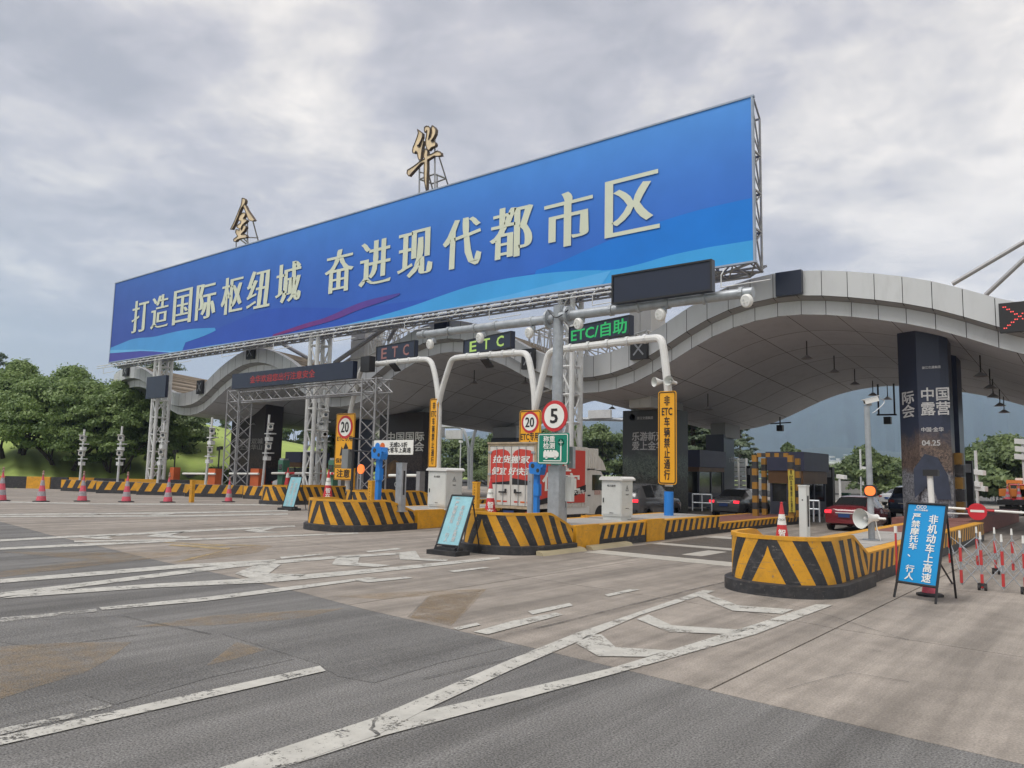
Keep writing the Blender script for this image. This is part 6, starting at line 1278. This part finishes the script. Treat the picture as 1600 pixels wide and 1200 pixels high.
# ================================================================== TOLL BOOTHS
BO = mat('booth_orange_band', (.13, .065, .025), .5, var=.2); BB_ = mat('booth_blue_band', (.05, .055, .10), .5, var=.12); BW = mat('booth_wall', (.045, .05, .07), .5, var=.2)
def booth(u0, u1, Y, vt, vb1, vb2, label, dep=3.2, z0=.17*S, roof_step=.25):
    a, e = YP(u0, 760, Y*S), YP(u1, 760, Y*S); z_t = YP(u0, vt, Y*S).z; z1 = YP(u0, vb1, Y*S).z; z2 = YP(u0, vb2, Y*S).z; W = e.x-a.x; cx = (a.x+e.x)/2; cy = Y*S+dep/2
    t = thing('toll_booth', label, 'toll booth', (cx, cy, z0)); b = MB(); b.box((cx, cy, z0+(z2-z0)*.2), (W, dep, (z2-z0)*.4)); b.build('wall', BW, t)
    b = MB(); b.box((cx, cy, (z1+z2)/2), (W+.1, dep+.1, z1-z2-.01)); b.build('orange_band', BO, t); b = MB(); b.box((cx, cy, (z_t+z1)/2), (W+.25, dep+.25, z_t-z1)); b.build('roof_band', BB_, t)
    zm = z0+(z2-z0)*.7; hh = (z2-z0)*.6
    for x, y_, sx_, sy_ in ((cx-W/2+.05, Y*S+.05, .1, .1), (cx+W/2-.05, Y*S+.05, .1, .1), (cx+W/2-.05, Y*S+dep-.05, .1, .1), (cx-W/2+.05, Y*S+dep-.05, .1, .1), (cx+W/2-.05, Y*S+dep*.5, .1, .1), (cx+.05, Y*S+.05, .08, .1)): b = MB(); b.box((x, y_, zm), (sx_, sy_, hh)); b.build('window_post', BW, t)
    for x0, x1 in ((cx-W/2+.1, cx), (cx+.1, cx+W/2-.1)): b = MB(); b.box(((x0+x1)/2, Y*S+.06, zm), (x1-x0, .02, hh-.02)); b.build('window_pane', GLASS, t)
    for y0, y1 in ((Y*S+.1, Y*S+dep*.5-.05), (Y*S+dep*.5+.05, Y*S+dep-.1)): b = MB(); b.box((cx+W/2-.05, (y0+y1)/2, zm), (.02, y1-y0, hh-.02)); b.build('window_pane', GLASS, t)
    b = MB(); b.box((cx-.1, cy, zm), (W*.9, dep*.9, hh*.98)); return t
booth(1203, 1254, 17.6, 706, 735, 755, 'toll booth with slate blue roof band behind the striped height frame')
booth(1046, 1092, 20.5, 703, 729, 736, 'orange banded toll booth between the yellow sign and the dark blue column', z0=.2)
booth(447, 468, 18.5, 706, 722, 730, 'small dark toll booth seen between the left columns', dep=2.4)
# striped height frame
YH = 16.2*S; t = thing('height_frame', 'yellow and black striped steel height frame in front of the toll booth', 'height frame', YP(1181, 790, YH)); SY = mat('frame_dull_yellow', (.30, .15, .02), .5, var=.15)
def striped(t, p, q, w_, n, name='stripe_length'):
    p, q = Vector(p), Vector(q); d = (q-p).normalized(); sx = Vector((1, 0, 0)) if abs(d.x) < .5 else UZ; sy = d.cross(sx)
    for k in range(n): a, e = p.lerp(q, k/n), p.lerp(q, (k+1)/n); b = MB(); b.frame((a+e)/2, d, sx, sy, ((e-a).length-.002, w_, w_)); b.build(name, SY if k % 2 == 0 else BLK, t)
zt = YP(1181, 711, YH).z
for u in (1180, 1236): p = YP(u, 740, YH); striped(t, (p.x, YH, zt), (p.x, YH, .17*S), .2, 9)
for u in (1194, 1247): p = YP(u, 740, YH+1.2); striped(t, (p.x, YH+1.2, zt-.1), (p.x, YH+1.2, .17*S), .18, 9)
a, e = YP(1180, 711, YH), YP(1236, 711, YH); striped(t, (a.x+.1, YH, zt+.0), (e.x-.1, YH, zt+.0), .16, 7)
pp_ = YP(1236, 735, YH-.16); b = MB(); b.box((pp_.x, YH-.13, (YP(1236, 735, YH).z+YP(1236, 800, YH).z)/2), (.24, .05, YP(1236, 735, YH).z-YP(1236, 800, YH).z)); b.build('yellow_notice', mat('notice_dull_yellow', (.45, .36, .05), .5), t)
b = MB(); letters(b, NOETC, (pp_.x, YH-.165, (YP(1236, 735, YH).z+YP(1236, 800, YH).z)/2), UX, UZ, .14, 2.0*.85, lift=.004, full=True); b.build('lettering', INK, t)
# railings
def railing(u0, u1, v0, v1, Y, label):
    a, e = YP(u0, v0, Y*S), YP(u1, v0, Y*S); zb_ = .17*S; t = thing('guard_railing', label, 'railing', (a.x, a.y, zb_)); zt = a.z; e.z = zt; b = MB(); b.tube(a, e, .035, 6); b.build('top_rail', STEELG, t); zm = YP(u0, v1, Y*S).z; b = MB(); b.tube((a.x, a.y, zm), (e.x, e.y, zm), .03, 6); b.build('middle_rail', STEELG, t)
    for f in (0, .5, 1): q = a.lerp(e, f); b = MB(); b.tube((q.x, q.y, zb_), (q.x, q.y, zt), .03, 6); b.build('post', STEELG, t)
railing(1082, 1112, 772, 785, 17.2, 'grey railing between the dark hatchback and the sedan'); railing(1262, 1280, 782, 795, 15.2, 'grey railing between the sensor post and the red car')
# dark equipment behind the nearest lanes
for u, v0, w_, Y, label in ((1268, 740, 1.2, 21, 'dark equipment pillar right of the toll booth'), (1295, 730, .6, 23, 'tall thin dark post left of the red car'), (1322, 770, .5, 24, 'dark box on the lane side above the red car'), (1512, 720, .5, 22, 'dark traffic light post right of the columns'), (1171, 728, .3, 24, 'thin dark post left of the striped frame')):
    p = YP(u, v0, Y*S); t = thing('equipment_pillar', label, 'post', (p.x, p.y, 0)); b = MB(); b.box((p.x, p.y, p.z/2), (w_*.8, .4, p.z)); b.build('body', BLACKP if 'box' not in label else KG, t); b = MB(); b.box((p.x, p.y-.25, p.z-.35), (w_*.6, .12, .4)); b.build('lamp_head', STEELD, t)
# ================================================================== VEHICLES
def car(label, p, sc, paint, kind='sedan', yaw=0.0, lit=True, plate=None, name='parked_car', front=False):
    t = thing(name, label, 'car', p, rotz=yaw); R = random.Random(int(abs(p[0]*31)))
    # stations along +y (nose forward): y, zbottom, zbelt, zroof, half width belt, half width roof
    if kind == 'sedan': ST = [(0, .45, .80, .82, .66, .5), (.06, .32, .88, .92, .80, .62), (.30, .24, .95, 1.03, .87, .66), (.75, .22, .97, 1.07, .89, .66), (1.45, .20, .98, 1.40, .90, .57), (1.55, .20, .98, 1.42, .90, .57), (2.05, .20, .97, 1.46, .91, .58), (2.15, .2, .97, 1.46, .91, .58), (2.85, .20, .95, 1.42, .91, .58), (2.95, .2, .95, 1.40, .9, .58), (3.55, .22, .92, .98, .90, .70), (4.2, .24, .84, .88, .87, .66), (4.5, .28, .72, .75, .78, .6), (4.6, .4, .6, .62, .66, .5)]; glass_rows = [(3, 4), (4, 6), (7, 9), (9, 10)]; Lc = 4.6; wh = (.85, 3.75)
    else: ST = [(0, .5, .85, .9, .74, .6), (.05, .36, .98, 1.12, .84, .70), (.18, .28, 1.02, 1.25, .88, .66), (.55, .24, 1.03, 1.56, .90, .62), (.65, .24, 1.03, 1.58, .90, .62), (1.45, .22, 1.02, 1.64, .91, .62), (1.55, .22, 1.02, 1.64, .91, .62), (2.5, .22, 1.0, 1.60, .91, .62), (2.6, .22, 1.0, 1.57, .91, .62), (3.3, .24, .98, 1.08, .90, .72), (3.9, .26, .92, .96, .87, .68), (4.25, .3, .8, .84, .8, .6), (4.4, .42, .65, .68, .68, .5)]; glass_rows = [(2, 3), (4, 5), (6, 7), (8, 9)]; Lc = 4.4; wh = (.8, 3.55)
    def ring(s):
        y, zb_, zl, zr, wb, wr = s; H_ = []
        H_ = [(0, zb_), (wb*.9, zb_), (wb*.98, zb_+.12), (wb, (zb_+zl)*.5), (wb*.985, zl-.06), (wb*.955, zl), (wr+(wb*.955-wr)*.06, zr-.05), (wr*.9, zr), (wr*.5, zr+.012), (0, zr+.018)]
        return [(x*sc, y*sc, z*sc) for x, z in H_]+[(-x*sc, y*sc, z*sc) for x, z in H_[-2:0:-1]]
    rings = [ring(s) for s in ST]; n = len(rings[0]); bv = [q for r in rings for q in r]; body = MB(local=True); body.v = list(bv); gl = {'rear_window': [], 'side_window': [], 'side_window ': [], 'windscreen': []}; top = {6, 7, 8, 9, 10, 11}; side = {5, n-6}
    roofr = {7, 8, 9, 10}
    for i in range(len(rings)-1):
        for k in range(n):
            f = (i*n+k, (i+1)*n+k, (i+1)*n+(k+1) % n, i*n+(k+1) % n)
            g_ = None
            if (i, i+1) == glass_rows[0] and k in (6, 7, 8, 9, 10, 11): g_ = 'rear_window'
            elif (i, i+1) == glass_rows[-1] and k in (6, 7, 8, 9, 10, 11): g_ = 'windscreen'
            elif k in (5, n-6) and (i in ([4, 5, 7, 8] if kind == 'sedan' else [4, 6, 7])): g_ = 'side_window' if k == 5 else 'side_window '
            if g_: gl[g_].append(f)
            else: body.f.append(list(f)); body.m.append(0)
    body.f.append(list(range(n))); body.m.append(0); body.f.append(list(range((len(rings)-1)*n, len(rings)*n))[::-1]); body.m.append(0)
    bo = body.build('body', paint, t, smooth=True)
    bm = bpy.data.meshes  # tidy normals
    for nm, fs in gl.items():
        if not fs: continue
        g2 = MB(local=True); idx = {}; 
        for f in fs:
            q = []
            for j in f:
                if j not in idx: idx[j] = len(g2.v); g2.v.append(bv[j])
                q.append(idx[j])
            g2.f.append(q); g2.m.append(0)
        g2.build(nm.strip(), GLASS, t, smooth=True)
    def LB(name, c, d, m_, **k): b = MB(local=True); b.box([x*sc for x in c], [x*sc for x in d]); return b.build(name, m_, t)
    zl = ST[2][2]
    TM = TAIL if lit else TAILOFF
    for s_ in (1, -1): LB('tail_lamp', (s_*.66, .035, zl-.14), (.26, .12, .13), TM)
    LB('bumper', (0, .0, .42), (1.5, .10, .16), paint if kind == 'sedan' else BLACKP); LB('number_plate', (0, -.06, .66 if kind == 'sedan' else .62), (.46, .02, .15), plate or mat('plate_blue', (.018, .05, .17), .4)); LB('chrome_strip', (0, -.02, .77), (.7, .05, .03), WHITE)
    if kind == 'sedan': LB('high_brake_lamp', (0, .95, 1.14), (.28, .06, .03), TM)
    for s_ in (1, -1):
        LB('mirror', (s_*.99, 2.95 if kind == 'sedan' else 2.7, 1.0), (.16, .10, .13), BLACKP)
        for y_ in wh:
            b = MB(local=True); b.lathe([(.20*sc, .0), (.33*sc, .0), (.335*sc, .02*sc), (.335*sc, .19*sc), (.30*sc, .205*sc), (.2*sc, .2*sc)], (s_*.70*sc, y_*sc, .335*sc), (s_, 0, 0), 22); w_ = b.build('wheel', RUBBER, t, smooth=True)
            b = MB(local=True); b.lathe([(.001, .19*sc), (.07*sc, .2*sc), (.2*sc, .185*sc), (.21*sc, .2*sc)], (s_*.70*sc, y_*sc, .335*sc), (s_, 0, 0), 10); b.build('rim', STEELG, w_)
            b = MB(local=True); b.prism([(.42*sc*math.cos(q), .42*sc*math.sin(q)) for q in [math.pi*i/12 for i in range(13)]], (s_*.895*sc, y_*sc, .33*sc), (0, s_, 0), (0, 0, 1), .02); b.build('wheel_arch', BLACKP, t)
    return t
def cmat(name, c, rough=.25): return mat(name, c, rough, var=.04, coat=.7)
P_RED = cmat('car_red', (.15, .012, .018)); P_GRY = cmat('car_dark_grey', (.07, .072, .078)); P_SUV = cmat('car_graphite', (.085, .085, .09)); P_SIL = cmat('car_silver', (.36, .37, .38)); P_BLU = cmat('car_navy', (.02, .035, .075)); P_WHT = cmat('car_white', (.6, .6, .6))
q = YP(1319, 800, 15.6*S); car('dark red sedan seen from behind beside the megaphone', (q.x, 15.6*S, 0), .86, P_RED)
car('dark graphite hatchback with one red tail lamp behind the white cabinet', (-8.7*S, 14.8*S, 0), .92, P_SUV, 'suv')
q = YP(1131, 790, 18.0*S); car('dark grey sedan with glowing tail lamps behind the grey railing', (q.x, 18*S, 0), .90, P_GRY)
g1 = G(1387, 790); car('silver sedan far off beyond the plaza', (g1.x, g1.y, 0), .84, P_SIL, lit=False, yaw=rad(-18))
g1 = G(1406, 811); car('navy blue car half hidden behind the printed column', (g1.x+.3, g1.y, 0), .98, P_BLU, 'suv', lit=False)
q = YP(432, 750, 18*S); car('white car waiting in the exit lane behind the small teal sign', (q.x, 18*S, 0), .95, P_WHT, lit=False, yaw=rad(-60))
q = YP(378, 756, 21*S); car('white car partly hidden behind the lattice leg of the LED gantry', (q.x-1, 21*S, 0), .9, P_WHT, lit=False, yaw=rad(-60))
# ------------------------------------------------------------------ box truck
TX0, TX1, TY = YP(764, 740, 10.55*S).x, YP(838, 740, 10.55*S).x, 10.55*S; TZ0, TZ1 = .72, YP(800, 694, 10.55*S).z; TW = TX1-TX0; TL_ = 3.0
TR_ = mat('truck_red_vinyl', (.55, .055, .04), .5, var=.05, dirt=.15, dcol=(.3, .08, .06)); TWm = mat('truck_white_dirty', (.60, .58, .54), .5, var=.08, vscale=2, dirt=.4, dcol=(.3, .24, .18), streak=1)
t = thing('box_truck', 'small white box truck with red advertising and open shutter look on its rear doors', 'truck', ((TX0+TX1)/2, TY, 0)); t['label'] = 'small white box truck with red advertising vinyl seen from behind in the middle lane'
cx = (TX0+TX1)/2; b = MB(); b.box((cx, TY+TL_/2, (TZ0+TZ1)/2), (TW, TL_, TZ1-TZ0)); b.build('cargo_box', TWm, t)
b = MB()
for x in (TX0+.03, TX1-.03): b.box((x, TY-.02, (TZ0+TZ1)/2), (.07, .08, TZ1-TZ0+.04))
for z in (TZ0+.02, TZ1-.02): b.box((cx, TY-.02, z), (TW-.14, .08, .09))
b.box((cx, TY+.05, TZ1+.04), (TW+.04, .3, .05)); b.build('rear_frame', mat('rusty_frame', (.42, .34, .24), .7, var=.25, vscale=6), t)
dz0, dz1 = TZ0+.08, TZ1-.08
for s_ in (-1, 1):
    d = MB(); d.box((cx+s_*TW*.235, TY-.03, (dz0+dz1)/2), (TW*.455, .05, dz1-dz0)); dr = d.build('rear_door', TWm, t); hh = dz1-dz0
    d = MB(); xa, xb = -TW*.21, TW*.21; zz0, zz1 = dz0+hh*.36, dz1-.08
    HV = zz1-zz0; poly = [(xa, 0), (xb, 0), (xb, HV-.18), (xb-.10, HV-.07), (xb-.30, HV), (xa+.3, HV-.02), (xa+.1, HV-.05), (xa, HV-.12)]
    if s_ > 0: poly = [(-x, z) for x, z in poly][::-1]
    d.prism(poly, (cx+s_*TW*.235, TY-.058, zz0), UX, UZ, .004); d.build('red_vinyl', TR_, dr)
    d = MB(); d.prism([(xa, 0), (xb, 0), (xb, .12), (xa, .12+(.1 if s_ > 0 else -.08))], (cx+s_*TW*.235, TY-.06, zz0-.02), UX, UZ, .004); d.build('black_vinyl', INK, dr)
    for q_ in (-.32, .32):
        d = MB(); d.tube((cx+s_*TW*.235+(q_ if s_ < 0 else -q_)*TW*.42*.55+.0, TY-.08, dz0), (cx+s_*TW*.235+(q_ if s_ < 0 else -q_)*TW*.42*.55, TY-.08, dz1), .010, 6); d.build('locking_rod', STEELG, dr)
    d = MB(); d.box((cx+s_*TW*.17, TY-.10, dz0+hh*.22), (.26, .03, .05)); d.box((cx+s_*TW*.10, TY-.09, dz0+hh*.24), (.05, .05, .14)); d.build('handle', BLACKP, dr)
    for z in (.3, .52, .9): d = MB(); d.box((cx+s_*TW*.455, TY-.07, dz0+hh*z), (.14, .03, .07)); d.build('hinge', STEELG, dr)
b = MB(); letters(b, '拉货搬家', (cx, TY-.062, dz0+hh*.78), UX, (.12, 0, 1), TW*.78, .26, lift=.004, full=True, shear=.1); letters(b, '便宜 好快捷', (cx+.02, TY-.062, dz0+hh*.58), UX, (.12, 0, 1), TW*.84, .26, lift=.004, full=True, shear=.1); b.build('rear_lettering', WINK, t)
for k in range(3):   # reflector strips
    for s_ in (-1, 1): b = MB(); b.box((cx+s_*TW*(.12+.13*k), TY-.058, dz0+.12), (.18, .006, .05)); b.build('reflector_strip', ORANGE if k % 2 else TR_, t)
ny_ = 14; X = TX1
b = MB(); 
for i in range(ny_): b.box((X+.012, TY+.15+(TL_-.2)*(i+.5)/ny_, (TZ0+TZ1)/2), (.02, .05, TZ1-TZ0-.1))
b.build('side_ribs', TWm, t); uy = Vector((0, 1, 0)); b = MB(); b.prism(rrect(TL_-.25, (TZ1-TZ0)*.86, .02), (X+.03, TY+TL_/2-.05, (TZ0+TZ1)/2+.02), uy, UZ, .008); b.build('side_vinyl', TR_, t)
b = MB(); letters(b, '啦\n便宜', (X+.034, TY+TL_*.46, (TZ0+TZ1)/2+.15), uy, UZ, TL_*.74, 1.25, lift=.004, full=True); b.build('side_lettering', WINK, t)
b = MB(); b.prism([(0, 0), (TL_*.5, .15), (TL_*.94, .42), (TL_*.94, .66), (TL_*.4, .34), (0, .16)], (X+.036, TY+.05, TZ0+.12), uy, UZ, .003); b.build('side_black_band', INK, t); b = MB(); letters(b, '小面 大货车', (X+.04, TY+TL_*.72, TZ0+.53), uy, (0, -.3, 1), TL_*.42, .16, lift=.004, full=True); b.build('side_band_lettering', WINK, t)
yc = TY+TL_+.08; b = MB(); CW = TW*.93; prof = [(0, .45), (0, 1.98), (.25, 2.03), (.95, 1.98), (1.45, 1.35), (1.62, 1.15), (1.66, .45)]
b.prism([(y_, z) for y_, z in prof], (cx+CW/2, yc, 0), (0, 1, 0), UZ, CW); b.build('cab', TWm, t)
b = MB(); b.prism([(.35, 1.30), (.35, 1.85), (.92, 1.85), (1.28, 1.35), (1.28, 1.28)], (cx+CW/2+.006, yc, 0), uy, UZ, .01); b.build('side_window', GLASS, t); b = MB(); b.box((cx+CW/2+.01, yc+.15, 1.12), (.02, .16, .05)); b.build('door_handle', BLACKP, t); b = MB(); b.box((cx+CW/2+.01, yc+.7, 1.22), (.012, .4, .16)); b.build('door_sticker', mat('sticker', (.45, .30, .26), .5, var=.6, vscale=30), t)
b = MB(); b.box((cx, yc+.30, TZ1-.38), (TW*.98, .75, .72)); 
for i in range(5): b.box((cx+TW*.49+.01, yc+.02+.14*i, TZ1-.38), (.02, .04, .66))
b.build('front_roof_box', TWm, t); b = MB(); b.prism([(0, 0), (.8, 0), (.55, .35), (.1, .62), (0, .62)], (cx+TW*.4, yc+.72, 2.02), uy, UZ, TW*.8); b.build('wind_deflector', TWm, t)
b = MB(); b.box((cx, TY+2.4, .56), (TW*.5, 4.6, .2)); b.build('chassis', BLACKP, t); b = MB(); b.box((cx, TY+.1, .52), (TW*.95, .1, .12)); b.build('rear_bumper', BLACKP, t); b = MB(); b.box((cx-.1, TY-.02, .55), (.44, .02, .15)); b.build('number_plate', mat('plate_blue', (.018, .05, .17), .4), t)
for s_ in (-1, 1): b = MB(); b.box((cx+s_*TW*.38, TY-.02, .56), (.3, .05, .11)); b.build('tail_lamp', mat('truck_tail_lamp', (.35, .015, .015), .3), t); b = MB(); b.box((cx+s_*TW*.47, TY+2.4, .62), (.06, 1.6, .25)); b.build('side_guard', WHITE, t)
for s_ in (-1, 1):
    for y_ in (.95, 4.0): b = MB(); b.lathe([(.18, 0), (.37, 0), (.38, .04), (.38, .24), (.34, .26), (.2, .25)], (cx+s_*(TW/2-.30), TY+y_, .38), (s_, 0, 0), 22); w_ = b.build('wheel', RUBBER, t, smooth=True); b = MB(); b.lathe([(.001, .22), (.1, .24), (.2, .22)], (cx+s_*(TW/2-.30), TY+y_, .38), (s_, 0, 0), 12); b.build('rim', STEELG, w_)
# ------------------------------------------------------------------ orange works truck
g0_ = G(1588, 806); ox, oy = YP(1578, 780, g0_.y).x, g0_.y; t = thing('works_truck', 'orange road works truck with a red cone on its rack at the right edge', 'truck', (ox, oy, 0), rotz=0); OT = mat('works_orange', (.62, .20, .035), .4, var=.08, coat=.3); k = scale_at(1580, oy); H_ = YP(1575, 748, oy).z
x0 = YP(1560, 780, oy).x; x1 = YP(1612, 780, oy).x; b = MB(); b.box(((x0+x1)/2, oy+2.5, H_*.62), ((x1-x0)*.95, 5, H_*.2)); b.build('body', OT, t)
for nm, c, d, m_ in (('cab', (x0+(x1-x0)*.24, oy+5.2, H_*.66), ((x1-x0)*.5, 2.0, H_*.62), OT), ('cab_window', (x0+(x1-x0)*.24, oy+4.17, H_*.76), ((x1-x0)*.38, .05, H_*.22), GLASS), ('deck', ((x0+x1)/2, oy+1.6, H_*.36), ((x1-x0), 4.4, H_*.12), BLACKP), ('tool_box', (x0+(x1-x0)*.78, oy+.5, H_*.6), ((x1-x0)*.42, 1, H_*.45), OT), ('bumper', ((x0+x1)/2, oy-.1, H_*.2), ((x1-x0)*.95, .2, H_*.1), BLACKP), ('light_bar', ((x0+x1)/2, oy+5, H_*1.0), ((x1-x0)*.5, .4, .15), WHITE), ('tail_panel', (x0+(x1-x0)*.55, oy-.02, H_*.42), ((x1-x0)*.8, .06, .2), RED)):
    b = MB(); b.box(c, d); b.build(nm, m_, t)
for f in (.36, .62, .86): b = MB(); b.tube((x0+(x1-x0)*f, oy+.02, H_*.4), (x0+(x1-x0)*f, oy+.02, H_*.84), .05, 6); b.build('rack_bar', OT, t)
b = MB(); b.tube((x0+(x1-x0)*.36, oy+.02, H_*.84), (x0+(x1-x0)*.95, oy+.02, H_*.84), .05, 6); b.build('rack_rail', RED, t)
for x in (x0+.4, x1-.4):
    for y_ in (1.0, 4.8): b = MB(); b.tube((x-.15, oy+y_, .42), (x+.15, oy+y_, .42), .42, 18); b.build('wheel', RUBBER, t)
cone((x0+(x1-x0)*.64, oy-.15, H_*.42), .85, 'red cone standing on the rear deck of the orange works truck', 'faded'); cone((x0+(x1-x0)*.30, oy-.15, H_*.42), .8, 'red cone at the left corner of the orange works truck', 'faded')
# ================================================================== THINGS BEYOND THE PLAZA
def pole_cam(u, v0, v1, Y, label, heads=((0, 0),), r=.09, m_=STEELW):
    p = YP(u, v0, Y*S); t = thing('far_camera_pole', label, 'camera pole', (p.x, p.y, 0)); b = MB(); b.tube((p.x, p.y, 0), p, r, 8); b.build('pole', m_, t)
    for du, dv in heads: q = YP(u+du, v0+dv, Y*S); b = MB(); b.frame(q, Vector((.9, -.4, -.1)).normalized(), Vector((.4, .9, 0)).normalized(), UZ, (.75, .35, .3)); b.build('camera', WHITE, t); b = MB(); b.tube(q, (p.x, p.y, q.z), .04, 6); b.build('arm', m_, t)
for a in ((1359, 703, 780, 60, 'white sign mast far off in the right arch', ((0, 2),)), (1430-118, 745, 780, 34, 'small white camera pole above the red car', ((3, 0),)), (1344, 702, 775, 40, 'thin pole with two white cameras left of the slim grey pole', ((7, 30), (9, 54))), (1524, 704, 790, 30, 'white camera pole right of the blue column', ((5, 34), (8, 59), (0, 52))), (1598, 690, 760, 28, 'camera pole cut by the right picture edge', ((0, 0), (1, 12), (0, 24))), (1182, 780, 800, 30, 'short pole under the striped height frame', ((0, 0),)), (720, 690, 760, 44, 'slim white lamp mast beyond the plaza between portal signs', ((0, 0),)), (664, 690, 760, 40, 'slim pole beyond the plaza behind the narrow yellow sign', ())): pole_cam(*a)
def far_portal(pts, Y, label):
    t = thing('far_lane_portal', label, 'lane portal', (YP(pts[-1][0], 700, Y*S).x, Y*S, 0)); P = [YP(u, v, Y*S) for u, v in pts]; b = MB(); b.path(smooth_path(P[:-1])+[P[-1]], .16, 8); b.build('pipe', STEELG, t, smooth=True); return t
far_portal([(640, 668), (700, 667), (722, 667), (728, 680), (732, 700), (733, 765)], 30, 'grey exit lane portal seen under the middle arch, left one'); far_portal([(790, 665), (748, 666), (742, 672), (737, 700), (736, 765)], 30, 'grey exit lane portal seen under the middle arch, right one')
far_portal([(900, 655), (950, 655), (975, 656)], 30, 'grey overhead pipe seen left of the faded mountain poster')
for (u0, u1, v0, v1, Y, label) in ((664, 708, 663, 668, 29.6, 'pale sign back on the exit portal, upper one'), (697, 722, 672, 686, 29.6, 'pale blank sign back under the exit portal pipe'), (655, 663, 677, 685, 29.6, 'small white box left of the narrow yellow sign beyond'), (660, 694, 668, 683, 29.0, 'grey blue blank display back beyond the plaza'), (920, 955, 640, 654, 29.6, 'pale sign back left of the faded mountain poster')):
    a, e = YP(u0, v1, Y*S), YP(u1, v0, Y*S); t = thing('sign_back', label, 'sign', a); b = MB(); b.box(((a.x+e.x)/2, Y*S, (a.z+e.z)/2), (e.x-a.x, .25, e.z-a.z)); b.build('panel', STEELW if 'blue' not in label else STEELD, t); b = MB(); b.tube((a.x, Y*S+.2, a.z), (e.x, Y*S+.2, a.z), .07, 6); b.build('rail', STEELG, t)
# grey wall panels and a long pale building far off
t = thing('sound_wall', 'grey louvred wall behind the sedan, right of the blue column', 'wall', YP(1150, 765, 34*S)); a, e = YP(1143, 765, 34*S), YP(1168, 765, 34*S); zt = YP(1150, 716, 34*S).z
for i in range(9): b = MB(); b.box(((a.x+e.x)/2, 34*S, zt*(i+.5)/9), (e.x-a.x, .2, zt/9-.06)); b.build('wall_slat', STEELG, t)
for x in (a.x, (a.x+e.x)/2, e.x): b = MB(); b.box((x, 34*S-.15, zt/2), (.14, .1, zt)); b.build('wall_post', STEELW, t)
for (u0, u1, v0, v1, Y, label) in ((1238, 1315, 727, 745, 100, 'long low white building in the far distance of the right arch'), (1395, 1412, 739, 752, 64, 'small grey shed beyond the road left of the printed column'), (560, 600, 668, 690, 62, 'pale low building beyond the left lanes')):
    a, e = YP(u0, v1, Y*S), YP(u1, v0, Y*S); t = thing('far_building', label, 'building', (a.x, a.y, 0)); b = MB(); b.box(((a.x+e.x)/2, Y*S, e.z/2), (e.x-a.x, 8, e.z)); b.build('wall', TWm, t); b = MB(); b.box(((a.x+e.x)/2, Y*S, e.z+.15), (e.x-a.x+1, 9, .3)); b.build('roof', STEELD, t); nw = max(2, int((e.x-a.x)/3.5))
    for i in range(nw): b = MB(); b.box((a.x+(e.x-a.x)*(i+.5)/nw, Y*S-4.02, e.z*.6), (1.3, .08, 1.1)); b.build('window', GLASS, t)
wl = thing('boundary_wall', 'low pale wall along the far side of the road beyond the plaza', 'wall', YP(1200, 760, 56*S))
for i in range(16): b = MB(); x = YP(1190, 760, 56*S).x+i*3.0; b.box((x, 56*S, .8), (2.94, .25, 1.6)); b.build('wall_panel', CONC, wl)
t = thing('guard_rail', 'steel guard rail along the far road left of the orange truck', 'guard rail', G(1540, 782)); a, e = G(1530, 776), G(1568, 788); b = MB(); d = (e-a)
for i in range(9): q = a+d*(i/8); b2 = MB(); b2.box((q.x, q.y, .4), (.1, .1, .8)); b2.build('post', STEELG, t)
b.frame((a+e)/2+UZ*.65, d.normalized(), Vector((-d.y, d.x, 0)).normalized(), UZ, (d.length, .06, .3)); b.build('rail', STEELG, t)
for u, v, Y, sh, label in ((1380, 757, 44, 'tri', 'small triangular road sign far off in the right arch'), (1387, 760, 44, 'sq', 'small pale rectangular road sign beside the triangular one'), (1411, 757, 46, 'sq', 'tall pale road sign just left of the printed column'), (1511, 724, 23, 'g', 'small green lit lane sign on the post right of the columns')):
    p = YP(u, v, Y*S); k = scale_at(u, Y*S); t = thing('small_road_sign', label, 'sign', p); b = MB(); b.prism([(-4*k, -4*k), (4*k, -4*k), (0, 4*k)] if sh == 'tri' else rrect(6*k, 9*k, k), p, UX, UZ, .06); b.build('panel', SIGNG if sh == 'g' else STEELG if sh == 'tri' else WHITE, t); b = MB(); b.tube((p.x, p.y+.08, 0), (p.x, p.y+.08, p.z), .06, 6); b.build('post', STEELG, t)
# low wall and bench like blocks on the left grass
for u0, u1, v0, v1, Y, label in ((284, 300, 742, 757, 19, 'small grey concrete block under the grass slope'), (232, 240, 745, 757, 19, 'small concrete bollard block left of the tower')):
    a, e = YP(u0, v1, Y*S), YP(u1, v0, Y*S); t = thing('concrete_block', label, 'block', (a.x, a.y, 0)); b = MB(); b.box(((a.x+e.x)/2, Y*S, e.z/2), (e.x-a.x, .8, e.z)); b.build('block', CONC, t); b = MB(); b.box(((a.x+e.x)/2, Y*S, e.z+.06), (e.x-a.x+.5, 1.1, .12)); b.build('cap', STEELW, t)
# ================================================================== AIR
hb = MB(); hb.box((0, 2200, 420), (11000, 9400, 850))
hz = hb.build('haze', [], kind='stuff')
hm = bpy.data.materials.new('haze_air'); hm.use_nodes = True; t = hm.node_tree; t.nodes.clear()
o = N(t, 'ShaderNodeOutputMaterial'); vv = N(t, 'ShaderNodeVolumePrincipled'); vv.inputs['Color'].default_value = (.56, .71, 1, 1); vv.inputs['Density'].default_value = 0.00021; vv.inputs['Anisotropy'].default_value = .1
L(t, vv.outputs[0], o.inputs['Volume']); hz.data.materials.append(hm)
